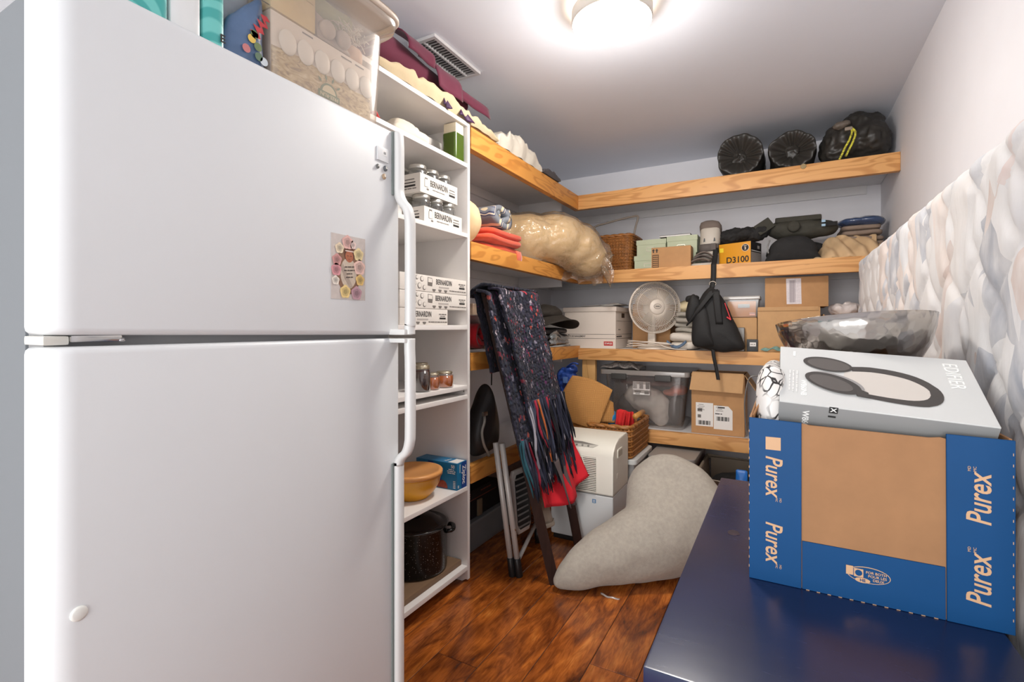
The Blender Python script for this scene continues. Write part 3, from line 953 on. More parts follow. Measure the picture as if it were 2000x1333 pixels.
# ------------------------------------------------------------------ hammered steel bowl
def mat_hammer():
    t = Nt('hammered_steel')
    t.b.inputs['Base Color'].default_value = C(196, 190, 184)
    t.b.inputs['Metallic'].default_value = 1.
    t.b.inputs['Roughness'].default_value = .16
    vo = t.n('ShaderNodeTexVoronoi', Scale=64., feature='SMOOTH_F1', Smoothness=.25)
    t.l(t.coord(), vo.inputs['Vector'])
    t.l(t.bump(vo.outputs['Distance'], .22, .004), t.b.inputs['Normal'])
    return t.m
bw = [(r * .91, z) for r, z in [(.001, .0), (.05, .0), (.09, .012), (.125, .040), (.150, .078), (.164, .115), (.170, .142), (.168, .1425), (.160, .115), (.146, .080), (.121, .044), (.088, .016), (.05, .004), (.001, .004)]]
bm2 = MB().lathe(bw, (0, 0, 0), 72, Euler((math.radians(-5.), math.radians(-4.5), 0)).to_matrix())
bm2.xf(Matrix.Translation((.148, 1.36, 1.036)))
tag(bm2.build('bowl', mat_hammer(), smooth=True), 'wide hammered steel bowl behind the headphone box', 'bowl')

# ------------------------------------------------------------------ grey floor cushion
LINEN = M('grey_linen', (164, 156, 145), .92, var=.10, vs=60, bump=.35, bs=380, bd=.002, sheen=.1)
def spine(keys, n=5):
    return [((p[0], p[1], p[2]), (p[3], p[4], p[5])) for p in smooth_loop(keys, n, False)]
bn_old = [((-.80, 2.05, .07), (.07, .055, .065)), ((-.73, 2.13, .12), (.12, .10, .115)), ((-.62, 2.23, .165), (.17, .14, .16), (0, .25, .4)), ((-.50, 2.33, .20), (.19, .15, .19), (0, .2, .4)), ((-.42, 2.40, .24), (.20, .14, .22), (0, 0, .4)), ((-.34, 2.42, .26), (.17, .12, .20)),
      ((-.47, 2.45, .36), (.19, .12, .15), (.2, 0, .4)), ((-.55, 2.47, .40), (.12, .10, .095), (.2, .2, .4)), ((-.42, 2.48, .44), (.10, .09, .09)), ((-.33, 2.42, .30), (.16, .12, .10), (0, .7, .2)), ((-.865, 2.005, .035), (.022, .02, .03))]
bn = spine([(-.868, 2.002, .036, .026, .024, .034), (-.80, 2.06, .085, .075, .065, .083), (-.70, 2.145, .13, .12, .105, .128), (-.58, 2.25, .165, .155, .125, .163), (-.47, 2.34, .19, .165, .13, .185), (-.38, 2.40, .20, .15, .12, .19)])
bn += spine([(-.55, 2.38, .28, .12, .10, .14), (-.56, 2.45, .40, .115, .085, .11), (-.48, 2.48, .445, .11, .08, .10), (-.38, 2.46, .385, .11, .09, .11), (-.30, 2.42, .27, .12, .1, .14)])
bn += spine([(-.47, 2.40, .28, .17, .12, .16), (-.38, 2.42, .28, .15, .11, .16)])
tag(blob('floor_cushion', bn, LINEN, voxel=.012, sm=30, floor=.002, nz=.014, nsc=4.5), 'large lumpy grey linen floor cushion lying beside the dehumidifier', 'cushion')
# ================================================================== on top of and stuck to the fridge
TEAL = None
def mat_teal():
    t = Nt('teal_printed_wrap')
    wv = t.n('ShaderNodeTexWave', Scale=9., Distortion=6., Detail=1.); wv.wave_type = 'RINGS'
    t.l(t.coord((1, 1, 1)), wv.inputs['Vector'])
    t.l(t.ramp(wv.outputs['Fac'], [(.3, C(74, 172, 168)), (.6, C(116, 202, 196))]), t.b.inputs['Base Color'])
    t.b.inputs['Roughness'].default_value = .3
    return t.m
TEAL = mat_teal()
tp = thing('paper_towel_pack', 'teal patterned paper towel pack with a white band on the fridge', 'pack', (-1.1, .45, 1.705))
for y0, y1, m, n in ((.355, .488, TEAL, 'wrapped_roll'), (.490, .546, M('pack_white_film', (232, 233, 233), .25, bump=.2, bs=30, bd=.004), 'white_band'), (.548, .592, TEAL, 'wrapped_roll')):
    MB().box(-1.24, -.985, y0, y1, 1.705, 1.985).build(n, m, tp, bev=.016, seg=4)
text('E', .022, (-.9845, .586, 1.738), Y1, Z1, INK, tp, bold=.03)
# blue bag with red lettering, in a clear sleeve
BLUEB = M('blue_grey_film', (88, 112, 146), .3, var=.15, vs=10, bump=.3, bs=40, bd=.004)
cb = thing('snack_bag', 'blue grey plastic bag with red lettering beside the clear bin', 'bag', (-1.08, .64, 1.704))
MB().puff([(-.036, 0), (.044, 0), (.047, .08), (.047, .15), (.042, .17), (.02, .15), (-.01, .115), (-.034, .08)], (-1.0, .634, 1.706), Y1, Z1, .014, .05, nz=.001, nsc=30).build('film', BLUEB, cb, smooth=True)
MB().puff([(-.04, 0), (.04, 0), (.046, .2), (.05, .33), (-.045, .33), (-.042, .15)], (-1.04, .630, 1.707), Y1, Z1, .012, .04, nz=.001, nsc=20).build('sleeve', M('grey_film', (176, 182, 190), .25, var=.1, vs=9, bump=.3, bs=30, bd=.004), cb, smooth=True)
decal([(-.035, -.008), (-.026, .010), (-.018, -.006), (-.010, .013), (-.002, -.004), (.008, .014), (.014, -.004), (.024, .015), (.033, .004), (.030, -.008), (.022, .001), (.014, -.013), (.004, -.002), (-.006, -.015), (-.014, -.004), (-.022, -.016), (-.03, -.006)], (-.9845, .667, 1.806), V(0, .55, .83), V(0, -.83, .55), M('red_print', (196, 60, 66), .4), cb, 'red_lettering')
for k, (dy, dz, c) in enumerate(((.012, .078, (96, 116, 70)), (.006, .066, (226, 190, 90)), (.02, .055, (110, 128, 84)), (.022, .035, (96, 120, 96)), (-.006, .040, (196, 120, 120)), (.034, .03, (206, 214, 220)))):
    decal(circle(.009, 12), (-.9845, .642 + dy, 1.705 + dz), Y1, Z1, M('print_patch_%d' % k, c, .4), cb, 'print')
MB().tube([(-.99, .668, 1.868), (-.985, .648, 1.884), (-.985, .628, 1.886), (-.985, .632, 1.872), (-.985, .655, 1.866), (-.99, .694, 1.87)], .0012, 6).build('wire_tie', M('wire_grey', (120, 118, 116), .4), cb, smooth=True)

# clear bin
bi = thing('storage_bin', 'milky clear plastic bin with egg carton inside standing on the fridge', 'bin', (-1.15, .86, 1.704))
def binwall(u, v, ins=0.):
    a = 2 * PI * u
    x0, x1, y0, y1 = -1.36, -.968, .690, 1.020
    grow = .012 * v
    if v > .86:
        grow += .030 * min(1., (v - .86) / .04)
    cx, cy = (x0 + x1) / 2, (y0 + y1) / 2
    hx, hy = (x1 - x0) / 2 + grow - ins, (y1 - y0) / 2 + grow - ins
    ca, sa = math.cos(a), math.sin(a)
    e = 2 / 9.
    return V(cx + hx * math.copysign(abs(ca) ** e, ca), cy + hy * math.copysign(abs(sa) ** e, sa), 1.706 + .30 * v)
MB().grid(lambda u, v: binwall(u, v), 96, 20, cu=True).build('wall', thin_clear('milky_plastic', (244, 236, 228), .18, .2, .22, (236, 226, 214)), bi, smooth=True)
rimp = []
MB().tube([binwall(k / 96, 1.) for k in range(96)], .008, 8, closed=True).build('rim', M('bin_rim_plastic', (226, 210, 194), .35), bi, smooth=True)
MB().grid(lambda u, v: V(-1.164 + (binwall(u, 1.).x + 1.164) * (1 - v) * 1.02, .855 + (binwall(u, 1.).y - .855) * (1 - v) * 1.02, 2.014 + .012 * v), 96, 8, cu=True).build('lid', M('bin_lid_plastic', (228, 214, 200), .4), bi, smooth=True)
ec = thing('egg_carton', 'egg carton with printed white eggs and straw inside the clear bin', 'carton', (-1.05, .86, 1.708))
MB().box(-1.10, -1.0, .702, 1.006, 1.708, 1.872).build('case', M('carton_card', (238, 230, 222), .7), ec, bev=.004)
def mat_hay():
    t = Nt('straw_photo_print')
    n = t.n('ShaderNodeTexNoise', Scale=60., Detail=4., Distortion=1.5); t.l(t.coord((1, .6, 1.4)), n.inputs['Vector'])
    t.l(t.ramp(n.outputs['Fac'], [(.3, C(130, 104, 66)), (.45, C(186, 160, 112)), (.62, C(214, 194, 150)), (.75, C(232, 222, 196))]), t.b.inputs['Base Color'])
    t.b.inputs['Roughness'].default_value = .5
    return t.m
decal([(-.150, 0), (.150, 0), (.150, .085), (.1, .078), (.05, .088), (0, .08), (-.06, .09), (-.15, .082)], (-1.0, .854, 1.710), Y1, Z1, mat_hay(), ec, 'straw_print')
EGGW = M('egg_white_print', (244, 242, 238), .5)
e0 = None
for k in range(6):
    y = .745 + .0485 * k
    if e0 is None:
        e0 = MB().lathe([(.0255, 0), (.0245, .0022), (.020, .0045), (.012, .0062), (.001, .0066)], (0, 0, 0), 24, Euler((0, PI / 2, 0)).to_matrix())
        e0.xf(Matrix.Translation((-.9988, y, 1.816)) @ Matrix.Diagonal((1, .93, 1.15, 1)))
        e0 = e0.build('egg_print', EGGW, ec, smooth=True)
    else:
        c = e0.copy(); COL.objects.link(c); c.location.y += .0485 * k
GRN = M('green_print', (84, 116, 70), .5)
lgO = V(-.9985, .862, 1.745)
decal(circle(.026, 24, 0, 0) [:13], lgO, Y1, Z1, GRN, ec, 'logo_arch')
decal(circle(.021, 24, 0, .0) [:13], lgO, Y1, Z1, M('logo_cream', (224, 214, 178), .5), ec, 'logo_arch', lift=.0009)
decal(rect(.066, .016, 0, -.006), lgO, Y1, Z1, GRN, ec, 'logo_band', lift=.0012)
text('FREE-RUN', .0125, lgO + V(.0012, 0, -.006), -Y1, -Z1, M('logo_cream', (224, 214, 178), .5), ec, bold=.02)
for k in range(4):
    a = .7 + k * .55
    decal([(0, .0), (.003, .007), (0, .016), (-.003, .007)], lgO + V(0, .031 * math.cos(a), .031 * math.sin(a)), V(0, math.sin(a), -math.cos(a)), V(0, math.cos(a), math.sin(a)), GRN, ec, 'logo_leaf')
for dy, w in ((.80, .03), (.92, .035), (.965, .03)):
    decal(rect(w, .0035), (-1.0, dy, 1.861), Y1, Z1, M('soft_ink', (120, 112, 106), .6), ec, 'print_line')
TANP = M('tan_card_panel', (224, 200, 146), .75, var=.06, vs=30)
tc_ = thing('card_panel', 'tan cardboard panel tucked inside the clear bin above the eggs', 'cardboard', (-1.0, .76, 1.876))
MB().box(-1.06, -1.0, .703, .822, 1.876, 2.0).build('card', TANP, tc_, bev=.001)
decal(rect(.11, .0012), (-1.0, .762, 1.945), V(0, 1, -.05), Z1, M('tan_crease', (190, 166, 116), .8), tc_, 'crease')
gt = thing('egg_tray', 'grey moulded pulp egg tray leaning inside the clear bin', 'tray', (-1.04, .9, 1.876))
PULP = M('grey_pulp', (188, 174, 164), .9, bump=.4, bs=120, bd=.002)
MB().hexa([(-1.09, .83, 1.876), (-1.0, .83, 1.876), (-1.0, .94, 1.876), (-1.09, .94, 1.876), (-1.09, .83, 1.955), (-1.01, .83, 1.945), (-1.02, .92, 1.925), (-1.09, .93, 1.93)]).build('shell', PULP, gt, bev=.008, seg=3)
for k in range(2):
    MB().lathe([(.024, 0), (.021, .010), (.012, .017), (.001, .019)], (-1.002, .858 + .05 * k, 1.905), 16, Euler((0, PI / 2, 0)).to_matrix()).build('cup', PULP, gt, smooth=True)
GREENC = M('pale_green_cloth', (196, 200, 160), .85, var=.08, vs=20)
tag(MB().puff(rrect(-.075, .075, 0, .055, .02), (-1.06, .91, 1.955), Y1, Z1, .04, .03, nz=.004).build('folded_cloth', GREENC, smooth=True), 'pale green folded cloth at the top of the clear bin', 'cloth')
wb = rnd(8); wm_ = MB()
for k in range(60):
    p = V(-1.0 + wb.uniform(-.03, .0), .955 + wb.uniform(-.045, .035), 1.93 + wb.uniform(0, .03))
    d = V(wb.uniform(-.02, .006), wb.uniform(-.03, .03), wb.uniform(-.02, .03))
    wm_.tube([p, p + d * .5 + V(0, 0, .006), p + d], .0012, 4)
ws = tag(wm_.build('shredded_paper', M('shred_white', (232, 222, 206), .7), smooth=True), 'curly white shredded paper inside the clear bin', 'paper')
ws['kind'] = 'stuff'
tag(MB().puff(rrect(-.03, .045, 0, .06, .02), (-1.05, .965, 1.876), Y1, Z1, .035, .03, nz=.004).build('paper_wrap', M('peach_paper', (222, 190, 166), .7, var=.05), smooth=True), 'peach coloured paper wrap in the corner of the clear bin', 'paper')

# photo and magnets on the freezer door
ph = thing('photo_print', 'small photo of a swaddled baby among roses on the freezer door', 'photo', (-.9435, .8755, 1.229))
PO = V(-.9438, .8755, 1.308)
decal(rect(.109, .158), PO, Y1, Z1, M('photo_ground', (206, 196, 190), .3, var=.1, vs=40), ph, 'card', lift=0, d=.0006)
def pd(poly, c, n, l):
    return decal(poly, PO, Y1, Z1, M('photo_%s' % n, c, .35, var=.12, vs=120), ph, n, lift=l, d=.0002)
pd(circle(.040, 28, 0, -.004, .062), (140, 104, 82), 'nest', .0007)
pd(circle(.026, 24, -.001, -.014, .038), (206, 190, 172), 'swaddle', .0010)
pd([(-.02, .01), (-.004, -.02), (.012, -.046), (.004, -.05), (-.014, -.028), (-.025, -.002)], (176, 160, 146), 'swaddle_fold', .0013)
pd(circle(.017, 20, .001, .034, .02), (104, 64, 46), 'bonnet', .0010)
pd(circle(.0125, 20, .001, .028, .015), (176, 104, 74), 'face', .0013)
pd(rect(.026, .003, .001, .041), (226, 206, 196), 'head_band', .0016)
for s in (-1, 1):
    pd(rect(.006, .0012, .001 + s * .005, .029), (84, 48, 36), 'closed_eye', .0016)
pd(rect(.005, .0014, .001, .0205), (150, 70, 60), 'mouth', .0016)
roses = [(-.005, .062, .017, (222, 178, 170)), (-.030, .045, .013, (232, 214, 186)), (.031, .036, .016, (230, 210, 160)), (.034, .004, .019, (232, 196, 184)), (-.038, .016, .014, (206, 150, 146)), (-.040, -.008, .015, (214, 150, 156)), (.036, -.028, .014, (226, 192, 122)), (-.012, -.060, .016, (234, 206, 140)), (.024, -.062, .017, (190, 150, 160)), (-.042, -.034, .011, (236, 226, 214)), (.012, .058, .010, (236, 212, 204))]
for k, (y, z, r, c) in enumerate(roses):
    for q, f in enumerate((1., .68, .36)):
        cc = tuple(max(0, min(255, v * (1.02 - .13 * q))) for v in c)
        pd([(y + r * f * (1 + .10 * math.sin(5 * a + q)) * math.cos(a), z + r * f * (1 + .10 * math.sin(5 * a + q)) * math.sin(a)) for a in [2 * PI * i / 20 for i in range(20)]], cc, 'rose_%d_%d' % (k, q) if False else 'rose%d%s' % (k, 'abc'[q]), .0018 + .0002 * q)
for o in kids(ph):
    if o.name.startswith('rose'):
        o.name = 'rose'
for k, w in enumerate((.030, .034, .018, .022)):
    faux(w, .0035, PO + V(.0013, .001, .002 - .0085 * k), V(0, .97, .1), V(0, -.1, .97), M('photo_ink', (80, 66, 60), .5), ph, seed=k + 3)
for (y, z, r, c, lb) in ((.974, 1.588, .005, (110, 110, 108), 'tiny dark grey magnet, left one under the fridge badge'), (1.003, 1.590, .0062, (96, 100, 104), 'tiny grey striped magnet, right one under the fridge badge'), (.998, 1.567, .0062, (176, 150, 122), 'tiny tan magnet, lowest one under the fridge badge')):
    m_ = MB().lathe([(r, 0), (r, .003), (r * .7, .0048), (.0005, .0052)], (0, 0, 0), 14, Euler((0, PI / 2, 0)).to_matrix())
    m_.xf(Matrix.Translation((-.9437, y, z)) @ Matrix.Diagonal((1, 1, 1.25, 1)))
    t_ = thing('magnet', lb, 'magnet', (-.9437, y, z), 'fridge magnets')
    m_.build('body', M('magnet_%d' % c[0], c, .4, var=.3, vs=200), t_, smooth=True)
    decal(rect(r * .9, r * .5), (-.9384, y, z), Y1, Z1, M('magnet_mark', (226, 222, 214), .5), t_, 'mark')

# ================================================================== things in the white shelf unit
LIDM = M('zinc_lid', (206, 204, 198), .3, metal=.85)
LIDG = M('brass_lid', (196, 184, 160), .3, metal=.85)
def jar_prof(r, h):
    return [(.001, 0), (r * .85, 0), (r, .004), (r, h * .74), (r * .92, h * .82), (r * .84, h * .86), (r * .84, h)]
def jar(r, h, label, group, loc, lid=LIDM, fill=None, fh=.7):
    j = thing('canning_jar', label, 'jar', loc, group)
    x, y, z = loc
    MB().lathe(jar_prof(r, h), loc, 28).build('glass', GLASS, j, smooth=True)
    if fill:
        MB().lathe([(.001, .003), (r * .82, .003), (r * .96, .007), (r * .96, h * fh), (.001, h * fh)], loc, 28).build('contents', fill, j, smooth=True, ang=50)
    lr = r * .90
    MB().lathe([(lr, h * .86), (lr * 1.02, h * .87), (lr, h * .885), (lr * 1.02, h * .90), (lr, h * .915), (lr, h * .985), (lr - .002, h), (lr - .006, h + .001), (.001, h + .0005)], loc, 28).build('lid', lid, j, smooth=True, ang=60)
    return j
TRAYW = M('tray_white_print', (230, 224, 217), .6, var=.02, vs=20)
INKG = M('grey_ink', (118, 112, 107), .7)
def tray(x1, y0, y1, z0, h, lab, rot):
    """shrink-wrapped cardboard tray of canning jars; printed faces towards +X and -Y"""
    t = thing('jar_tray', lab, 'tray', (x1 - .1, (y0 + y1) / 2, z0), 'printed jar trays')
    x0 = x1 - .20
    MB().box(x0, x1, y0, y1, z0, z0 + .004).build('base', TRAYW, t)
    MB().box(x1 - .003, x1, y0, y1, z0 + .004, z0 + h).build('front_wall', TRAYW, t, bev=.0008, seg=1)
    MB().box(x0, x0 + .003, y0, y1, z0 + .004, z0 + h).build('back_wall', TRAYW, t)
    for a in (y0, y1 - .003):
        MB().box(x0 + .003, x1 - .003, a, a + .003, z0 + .004, z0 + h).build('end_wall', TRAYW, t)
    c = V(x1, (y0 + y1) / 2, z0 + h * .55)
    text('BERNARDIN', .036, c + V(0, -.005, .004), Y1, Z1, INK, t, sx=.60, bold=.008, space=1.04)
    faux(.09, .0045, c + V(0, -.005, -.019), Y1, Z1, INKG, t, 2)
    for k, (w, hh) in enumerate(((.05, .004), (.056, .0035), (.054, .009))):
        decal(rect(w * .8, hh), c + V(0, .088, .010 - .012 * k), Y1, Z1, INK if k == 2 else INKG, t, 'print_line')
    decal([(-.012, -.018), (.012, -.018), (.012, .010), (.009, .014), (.009, .02), (-.009, .02), (-.009, .014), (-.012, .010)], c + V(0, -.092, .002), Y1, Z1, INKG, t, 'jar_drawing')
    decal([(-.0105, -.0165), (.0105, -.0165), (.0105, .009), (.0075, .013), (.0075, .0135), (-.0075, .0135), (-.0075, .013), (-.0105, .009)], c + V(0, -.092, .002), Y1, Z1, TRAYW, t, 'jar_drawing', lift=.001)
    decal(circle(.008, 14, 0, 0, .004), c + V(0, -.082, -.024), Y1, Z1, INKG, t, 'lid_drawing')
    e = V(x1 - .055, y0, z0 + h * .55)
    for k, (w, hh) in enumerate(((.05, .004), (.06, .004), (.06, .008))):
        decal(rect(w, hh), e + V(0, 0, .012 - .013 * k), X1, Z1, INK if k else INKG, t, 'print_line')
    faux(.07, .006, e + V(0, 0, -.026), X1, Z1, INKG, t, 5)
    j0 = None
    for a in range(3):
        for b in range(2):
            L = (x1 - .052 - b * .094, y0 + .046 + a * (y1 - y0 - .092) / 2, z0 + .0045)
            if j0 is None:
                j0 = jar(.040, .118, 'clear canning jar with silver lid, nearest the fridge in the %s jar tray' % ('upper' if z0 > 1.65 else 'lower'), 'jars in the %s tray' % ('upper' if z0 > 1.65 else 'lower'), L); L0 = V(*L)
            else:
                lv = 'upper' if z0 > 1.65 else 'lower'
                dup(j0, V(*L) - L0, 'clear canning jar in the back row of the %s jar tray' % lv if b else 'clear canning jar with silver lid, %s in the %s jar tray' % (('nearest', 'middle', 'farthest')[a], lv))
    return t
tray(-1.272, 1.575, 1.842, 1.5875, .066, 'white printed jar tray resting directly on the unit shelf', 0)
tray(-1.288, 1.570, 1.830, 1.712, .078, 'white printed jar tray stacked on the lower tray of jars', 0)
tag(MB().box(-1.42, -1.375, 1.50, 1.56, 1.588, 1.665).build('small_box', PAPER, bev=.002), 'small white box just left of the lower jar tray', 'box')

def lidbox(y0, y1, z0, h, lab, sh=0.):
    x1 = -1.263
    t = thing('lid_box', lab, 'box', (x1 - .06, (y0 + y1) / 2, z0), 'printed canning lid boxes')
    MB().box(x1 - .13, x1, y0, y1, z0, z0 + h).build('carton', TRAYW, t, bev=.002)
    c = V(x1, y1, z0 + h / 2)
    text('BERNARDIN', .031, c + V(0, -.168 - sh, .010), Y1, Z1, INK, t, sx=.64, bold=.008, space=1.04)
    decal(rect(.07, .006), c + V(0, -.168 - sh, -.010), Y1, Z1, M('pale_grey_print', (186, 180, 175), .7), t, 'print_line')
    faux(.05, .006, c + V(0, -.036, .012), Y1, Z1, INKG, t, 3)
    faux(.034, .004, c + V(0, -.036, .004), Y1, Z1, INKG, t, 6)
    decal(rect(.042, .007), c + V(0, -.036, -.005), Y1, Z1, INK, t, 'print_line')
    faux(.125, .0055, c + V(0, -.068, -.0205), Y1, Z1, INKG, t, 8)
    for k in range(3):
        q = c + V(0, -.157 - .04 * k, -.020)
        if q.y > y0 + .015:
            decal([(.011 * math.cos(a), .011 * math.sin(a)) for a in [PI + PI * i / 10 for i in range(11)]], q, Y1, Z1, INKG, t, 'fruit_drawing')
    if y1 - y0 > .33:
        decal([(-.016, -.016), (.012, -.018), (.016, .004), (.012, .016), (-.016, .018)], c + V(0, -.262, .008), Y1, Z1, INKG, t, 'crest_drawing')
        decal([(-.014, -.002), (.012, -.002), (.011, .013), (-.014, .0155)], c + V(0, -.262, .008), Y1, Z1, TRAYW, t, 'crest_drawing', lift=.001)
        for k, (a, b, r) in enumerate(((-.315, .016, .011), (-.33, -.012, .012), (-.30, -.018, .010), (-.345, .02, .009), (-.36, -.004, .012))):
            decal(circle(r, 14), c + V(0, a, b), Y1, Z1, INKG, t, 'fruit_drawing')
            decal(circle(r * .78, 14, .001, .001), c + V(0, a, b), Y1, Z1, TRAYW, t, 'fruit_drawing', lift=.001)
    return t
lidbox(1.42, 1.722, 1.1705, .065, 'white printed lid box, lowest and shortest of the three stacked')
lidbox(1.42, 1.8655, 1.237, .067, 'white printed lid box, middle one of the three stacked', .005)
lidbox(1.42, 1.8645, 1.3055, .066, 'white printed lid box, topmost of the three stacked')
tag(MB().sheet(lambda u, v: V(-1.30 - .05 * u, 1.44 + .055 * u + .01 * v, 1.373 + .14 * v - .03 * u * v), 5, 6, .004).build('paper_packet', M('packet_blue_white', (206, 214, 224), .5, var=.1, vs=20), smooth=True), 'blue and white paper packet standing on the stacked lid boxes', 'packet')

JAMD = M('dark_jam', (60, 24, 20), .15, coat=.6)
JAMA = M('amber_jelly', (214, 108, 20), .12, coat=.6)
jar(.036, .108, 'tall jar of dark red jam, nearest the fridge', None, (-1.298, 1.592, .8975), LIDG, JAMD, .82)
jar(.033, .108, 'jar of dark jam half hidden behind the other jars', None, (-1.39, 1.70, .8975), LIDG, JAMD, .82)
jar(.029, .071, 'small slim jar of amber jelly beside the dark jam', None, (-1.295, 1.660, .8975), LIDG, JAMA, .74)
jar(.039, .071, 'wide squat jar of amber jelly at the shelf end', None, (-1.302, 1.752, .8975), LIDG, JAMA, .74)

YEL = M('yellow_plastic', (226, 160, 30), .35)
yb = thing('lidded_bowl', 'yellow plastic bowl with peach orange lid on the unit shelf', 'bowl', (-1.388, 1.64, .4375))
MB().lathe([(.001, .001), (.062, .001), (.066, .0), (.070, .004), (.095, .030), (.115, .062), (.122, .092), (.126, .094), (.126, .102), (.118, .100), (.11, .062), (.09, .032), (.066, .006), (.001, .005)], (-1.388, 1.64, .4375), 56).build('bowl_body', YEL, yb, smooth=True, ang=60)
MB().lathe([(.128, .098), (.129, .112), (.126, .116), (.112, .118), (.110, .1155), (.001, .1165)], (-1.388, 1.64, .4375), 56).build('lid', M('peach_plastic', (224, 158, 92), .38), yb, smooth=True, ang=50)
zb = thing('bag_box', 'blue box of freezer bags behind the yellow bowl', 'box', (-1.37, 1.828, .4375))
ZB = M('box_teal_blue', (20, 112, 158), .4); ZD = M('box_deep_blue', (16, 62, 138), .4)
MB().box(-1.492, -1.2625, 1.790, 1.8655, .4375, .556).build('carton', ZB, zb, bev=.0015)
zx = -1.2625
decal(rect(.040, .116), (zx, 1.8445, .4965), Y1, Z1, ZD, zb, 'blue_panel')
text('Ziploc', .036, (zx, 1.843, .498), -Z1, Y1, PAPER, zb, bold=.015, sx=.9, lift=.0012)
text('FREEZER', .011, (zx, 1.812, .530), -Z1, Y1, PAPER, zb, sx=.9)
text('50', .013, (zx, 1.800, .452), -Z1, Y1, PAPER, zb, bold=.02)
text('50', .020, (zx - .022, 1.790, .540), X1, Z1, PAPER, zb, bold=.01)
for k, w in enumerate((.03, .045, .04)):
    faux(w, .005, (zx - .03, 1.790, .527 - .008 * k), X1, Z1, PAPER, zb, k)
decal([(-.02, -.055), (.022, -.055), (.012, .0), (-.03, .055), (-.06, .058), (-.07, -.055)], (zx - .10, 1.790, .4965), X1, Z1, ZD, zb, 'blue_panel')
decal([(.028 * math.cos(a), .034 * math.sin(a)) for a in [PI * i / 12 for i in range(13)]], (zx - .078, 1.790, .441), X1, Z1, M('food_photo', (150, 62, 40), .5, var=.5, vs=90), zb, 'food_print', lift=.001)
for k in range(5):
    decal(rect(.012, .003), (zx - .014, 1.790, .448 + .007 * k), X1, Z1, PAPER, zb, 'print_line')
decal([(-.05, -.03), (0, -.03), (0, .03), (-.045, .03)], (zx - .004, 1.828, .556), X1, Y1, PAPER, zb, 'white_panel')
text('Ziploc', .016, (zx - .075, 1.828, .556), V(.2, 1, 0), V(-1, .2, 0), PAPER, zb, bold=.01)

# enamel stock pot on its board
def mat_enamel():
    t = Nt('speckled_black_enamel')
    vo = t.n('ShaderNodeTexVoronoi', Scale=190., Randomness=1.); t.l(t.coord(), vo.inputs['Vector'])
    s = t.n('ShaderNodeSeparateColor'); t.l(vo.outputs['Color'], s.inputs[0])
    sp = t.ramp(vo.outputs['Distance'], [(.16, (1, 1, 1, 1)), (.24, (0, 0, 0, 1))])
    mk = t.ramp(s.outputs[0], [(.70, (0, 0, 0, 1)), (.72, (1, 1, 1, 1))], 'CONSTANT')
    f = t.mix(1., sp, mk, 'MULTIPLY')
    t.l(t.mix(f, C(16, 16, 17), C(190, 190, 186)), t.b.inputs['Base Color'])
    t.b.inputs['Roughness'].default_value = .22
    t.b.inputs['Specular IOR Level'].default_value = .3
    return t.m
ENAM = mat_enamel()
pc = (-1.425, 1.706, .1005)
pot = thing('stock_pot', 'black speckled enamel stock pot with lid on a wooden board', 'pot', pc)
R0 = .138
MB().lathe([(.001, 0), (R0 - .012, 0), (R0 - .002, .006), (R0, .014), (R0, .188), (R0 + .004, .192), (R0 + .002, .197), (R0 - .004, .195), (R0 - .006, .02), (.001, .012)], pc, 64).build('pot_body', ENAM, pot, smooth=True, ang=50)
plid = MB().lathe([(R0 + .006, .193), (R0 + .007, .199), (R0 - .006, .204), (R0 - .016, .200), (R0 - .03, .206), (R0 * .55, .226), (R0 * .2, .233), (.001, .234)], pc, 64).build('lid', M('black_enamel', (14, 14, 15), .1, coat=.6), pot, smooth=True, ang=60)
MB().lathe([(.010, .233), (.010, .246), (.022, .250), (.022, .258), (.001, .261)], pc, 24).build('lid_knob', BLACKP, plid, smooth=True, ang=50)
for a0 in (math.radians(38), math.radians(218)):
    ps = []
    for k in range(11):
        q = -1 + 2 * k / 10
        rr = R0 - .002 + .030 * math.sqrt(max(0, 1 - q ** 4))
        ps.append((pc[0] + rr * math.cos(a0 + q * .30), pc[1] + rr * math.sin(a0 + q * .30), pc[2] + .165 + .004 * (1 - q * q)))
    MB().tube(ps, .011, 10, sq=(1., .75)).build('handle', ENAM, pot, smooth=True)
BOARDM = M('weathered_board', (122, 96, 72), .6, var=.3, vs=8, st=(1, .15, 1), bump=.1)
bd = thing('wooden_board', 'weathered brown wooden board under the stock pot', 'board', (-1.43, 1.65, .0755))
MB().box(-1.60, -1.288, 1.42, 1.862, .0755, .0995).build('plank', BOARDM, bd, bev=.004)

# top compartment
BT = M('green_bottle_glass', (70, 92, 20), .12, coat=.5)
gb = thing('bottle', 'square green bottle with a cream cap at the unit end', 'bottle', (-1.302, 1.82, 1.9055))
MB().prism(rrect(-.037, .037, -.037, .037, .012), (-1.302, 1.82, 1.9055), X1, Y1, Z1, .122).build('bottle_body', BT, gb, bev=.006, seg=3)
MB().box(-1.335, -1.269, 1.790, 1.850, 2.028, 2.071).build('cap', M('cream_plastic', (232, 220, 192), .5), gb, bev=.004)
CLOTHW = M('cream_cloth', (226, 216, 198), .9, var=.06, vs=20, bump=.2, bs=150)
cl = MB()
for k in range(4):
    cl.puff([(-.10 + .012 * k, -.022), (.07 - .012 * k, -.022), (.095 - .012 * k, 0), (.07 - .012 * k, .02), (-.09 + .012 * k, .02)], (-1.31 - .012 * k, 1.545, 1.934 + .013 * k), Y1, Z1, .03, .10, nz=.005, nsc=18, seed=k)
tag(cl.build('folded_cloth', CLOTHW, smooth=True), 'cream folded cloth in the unit compartment under its top panel', 'cloth')
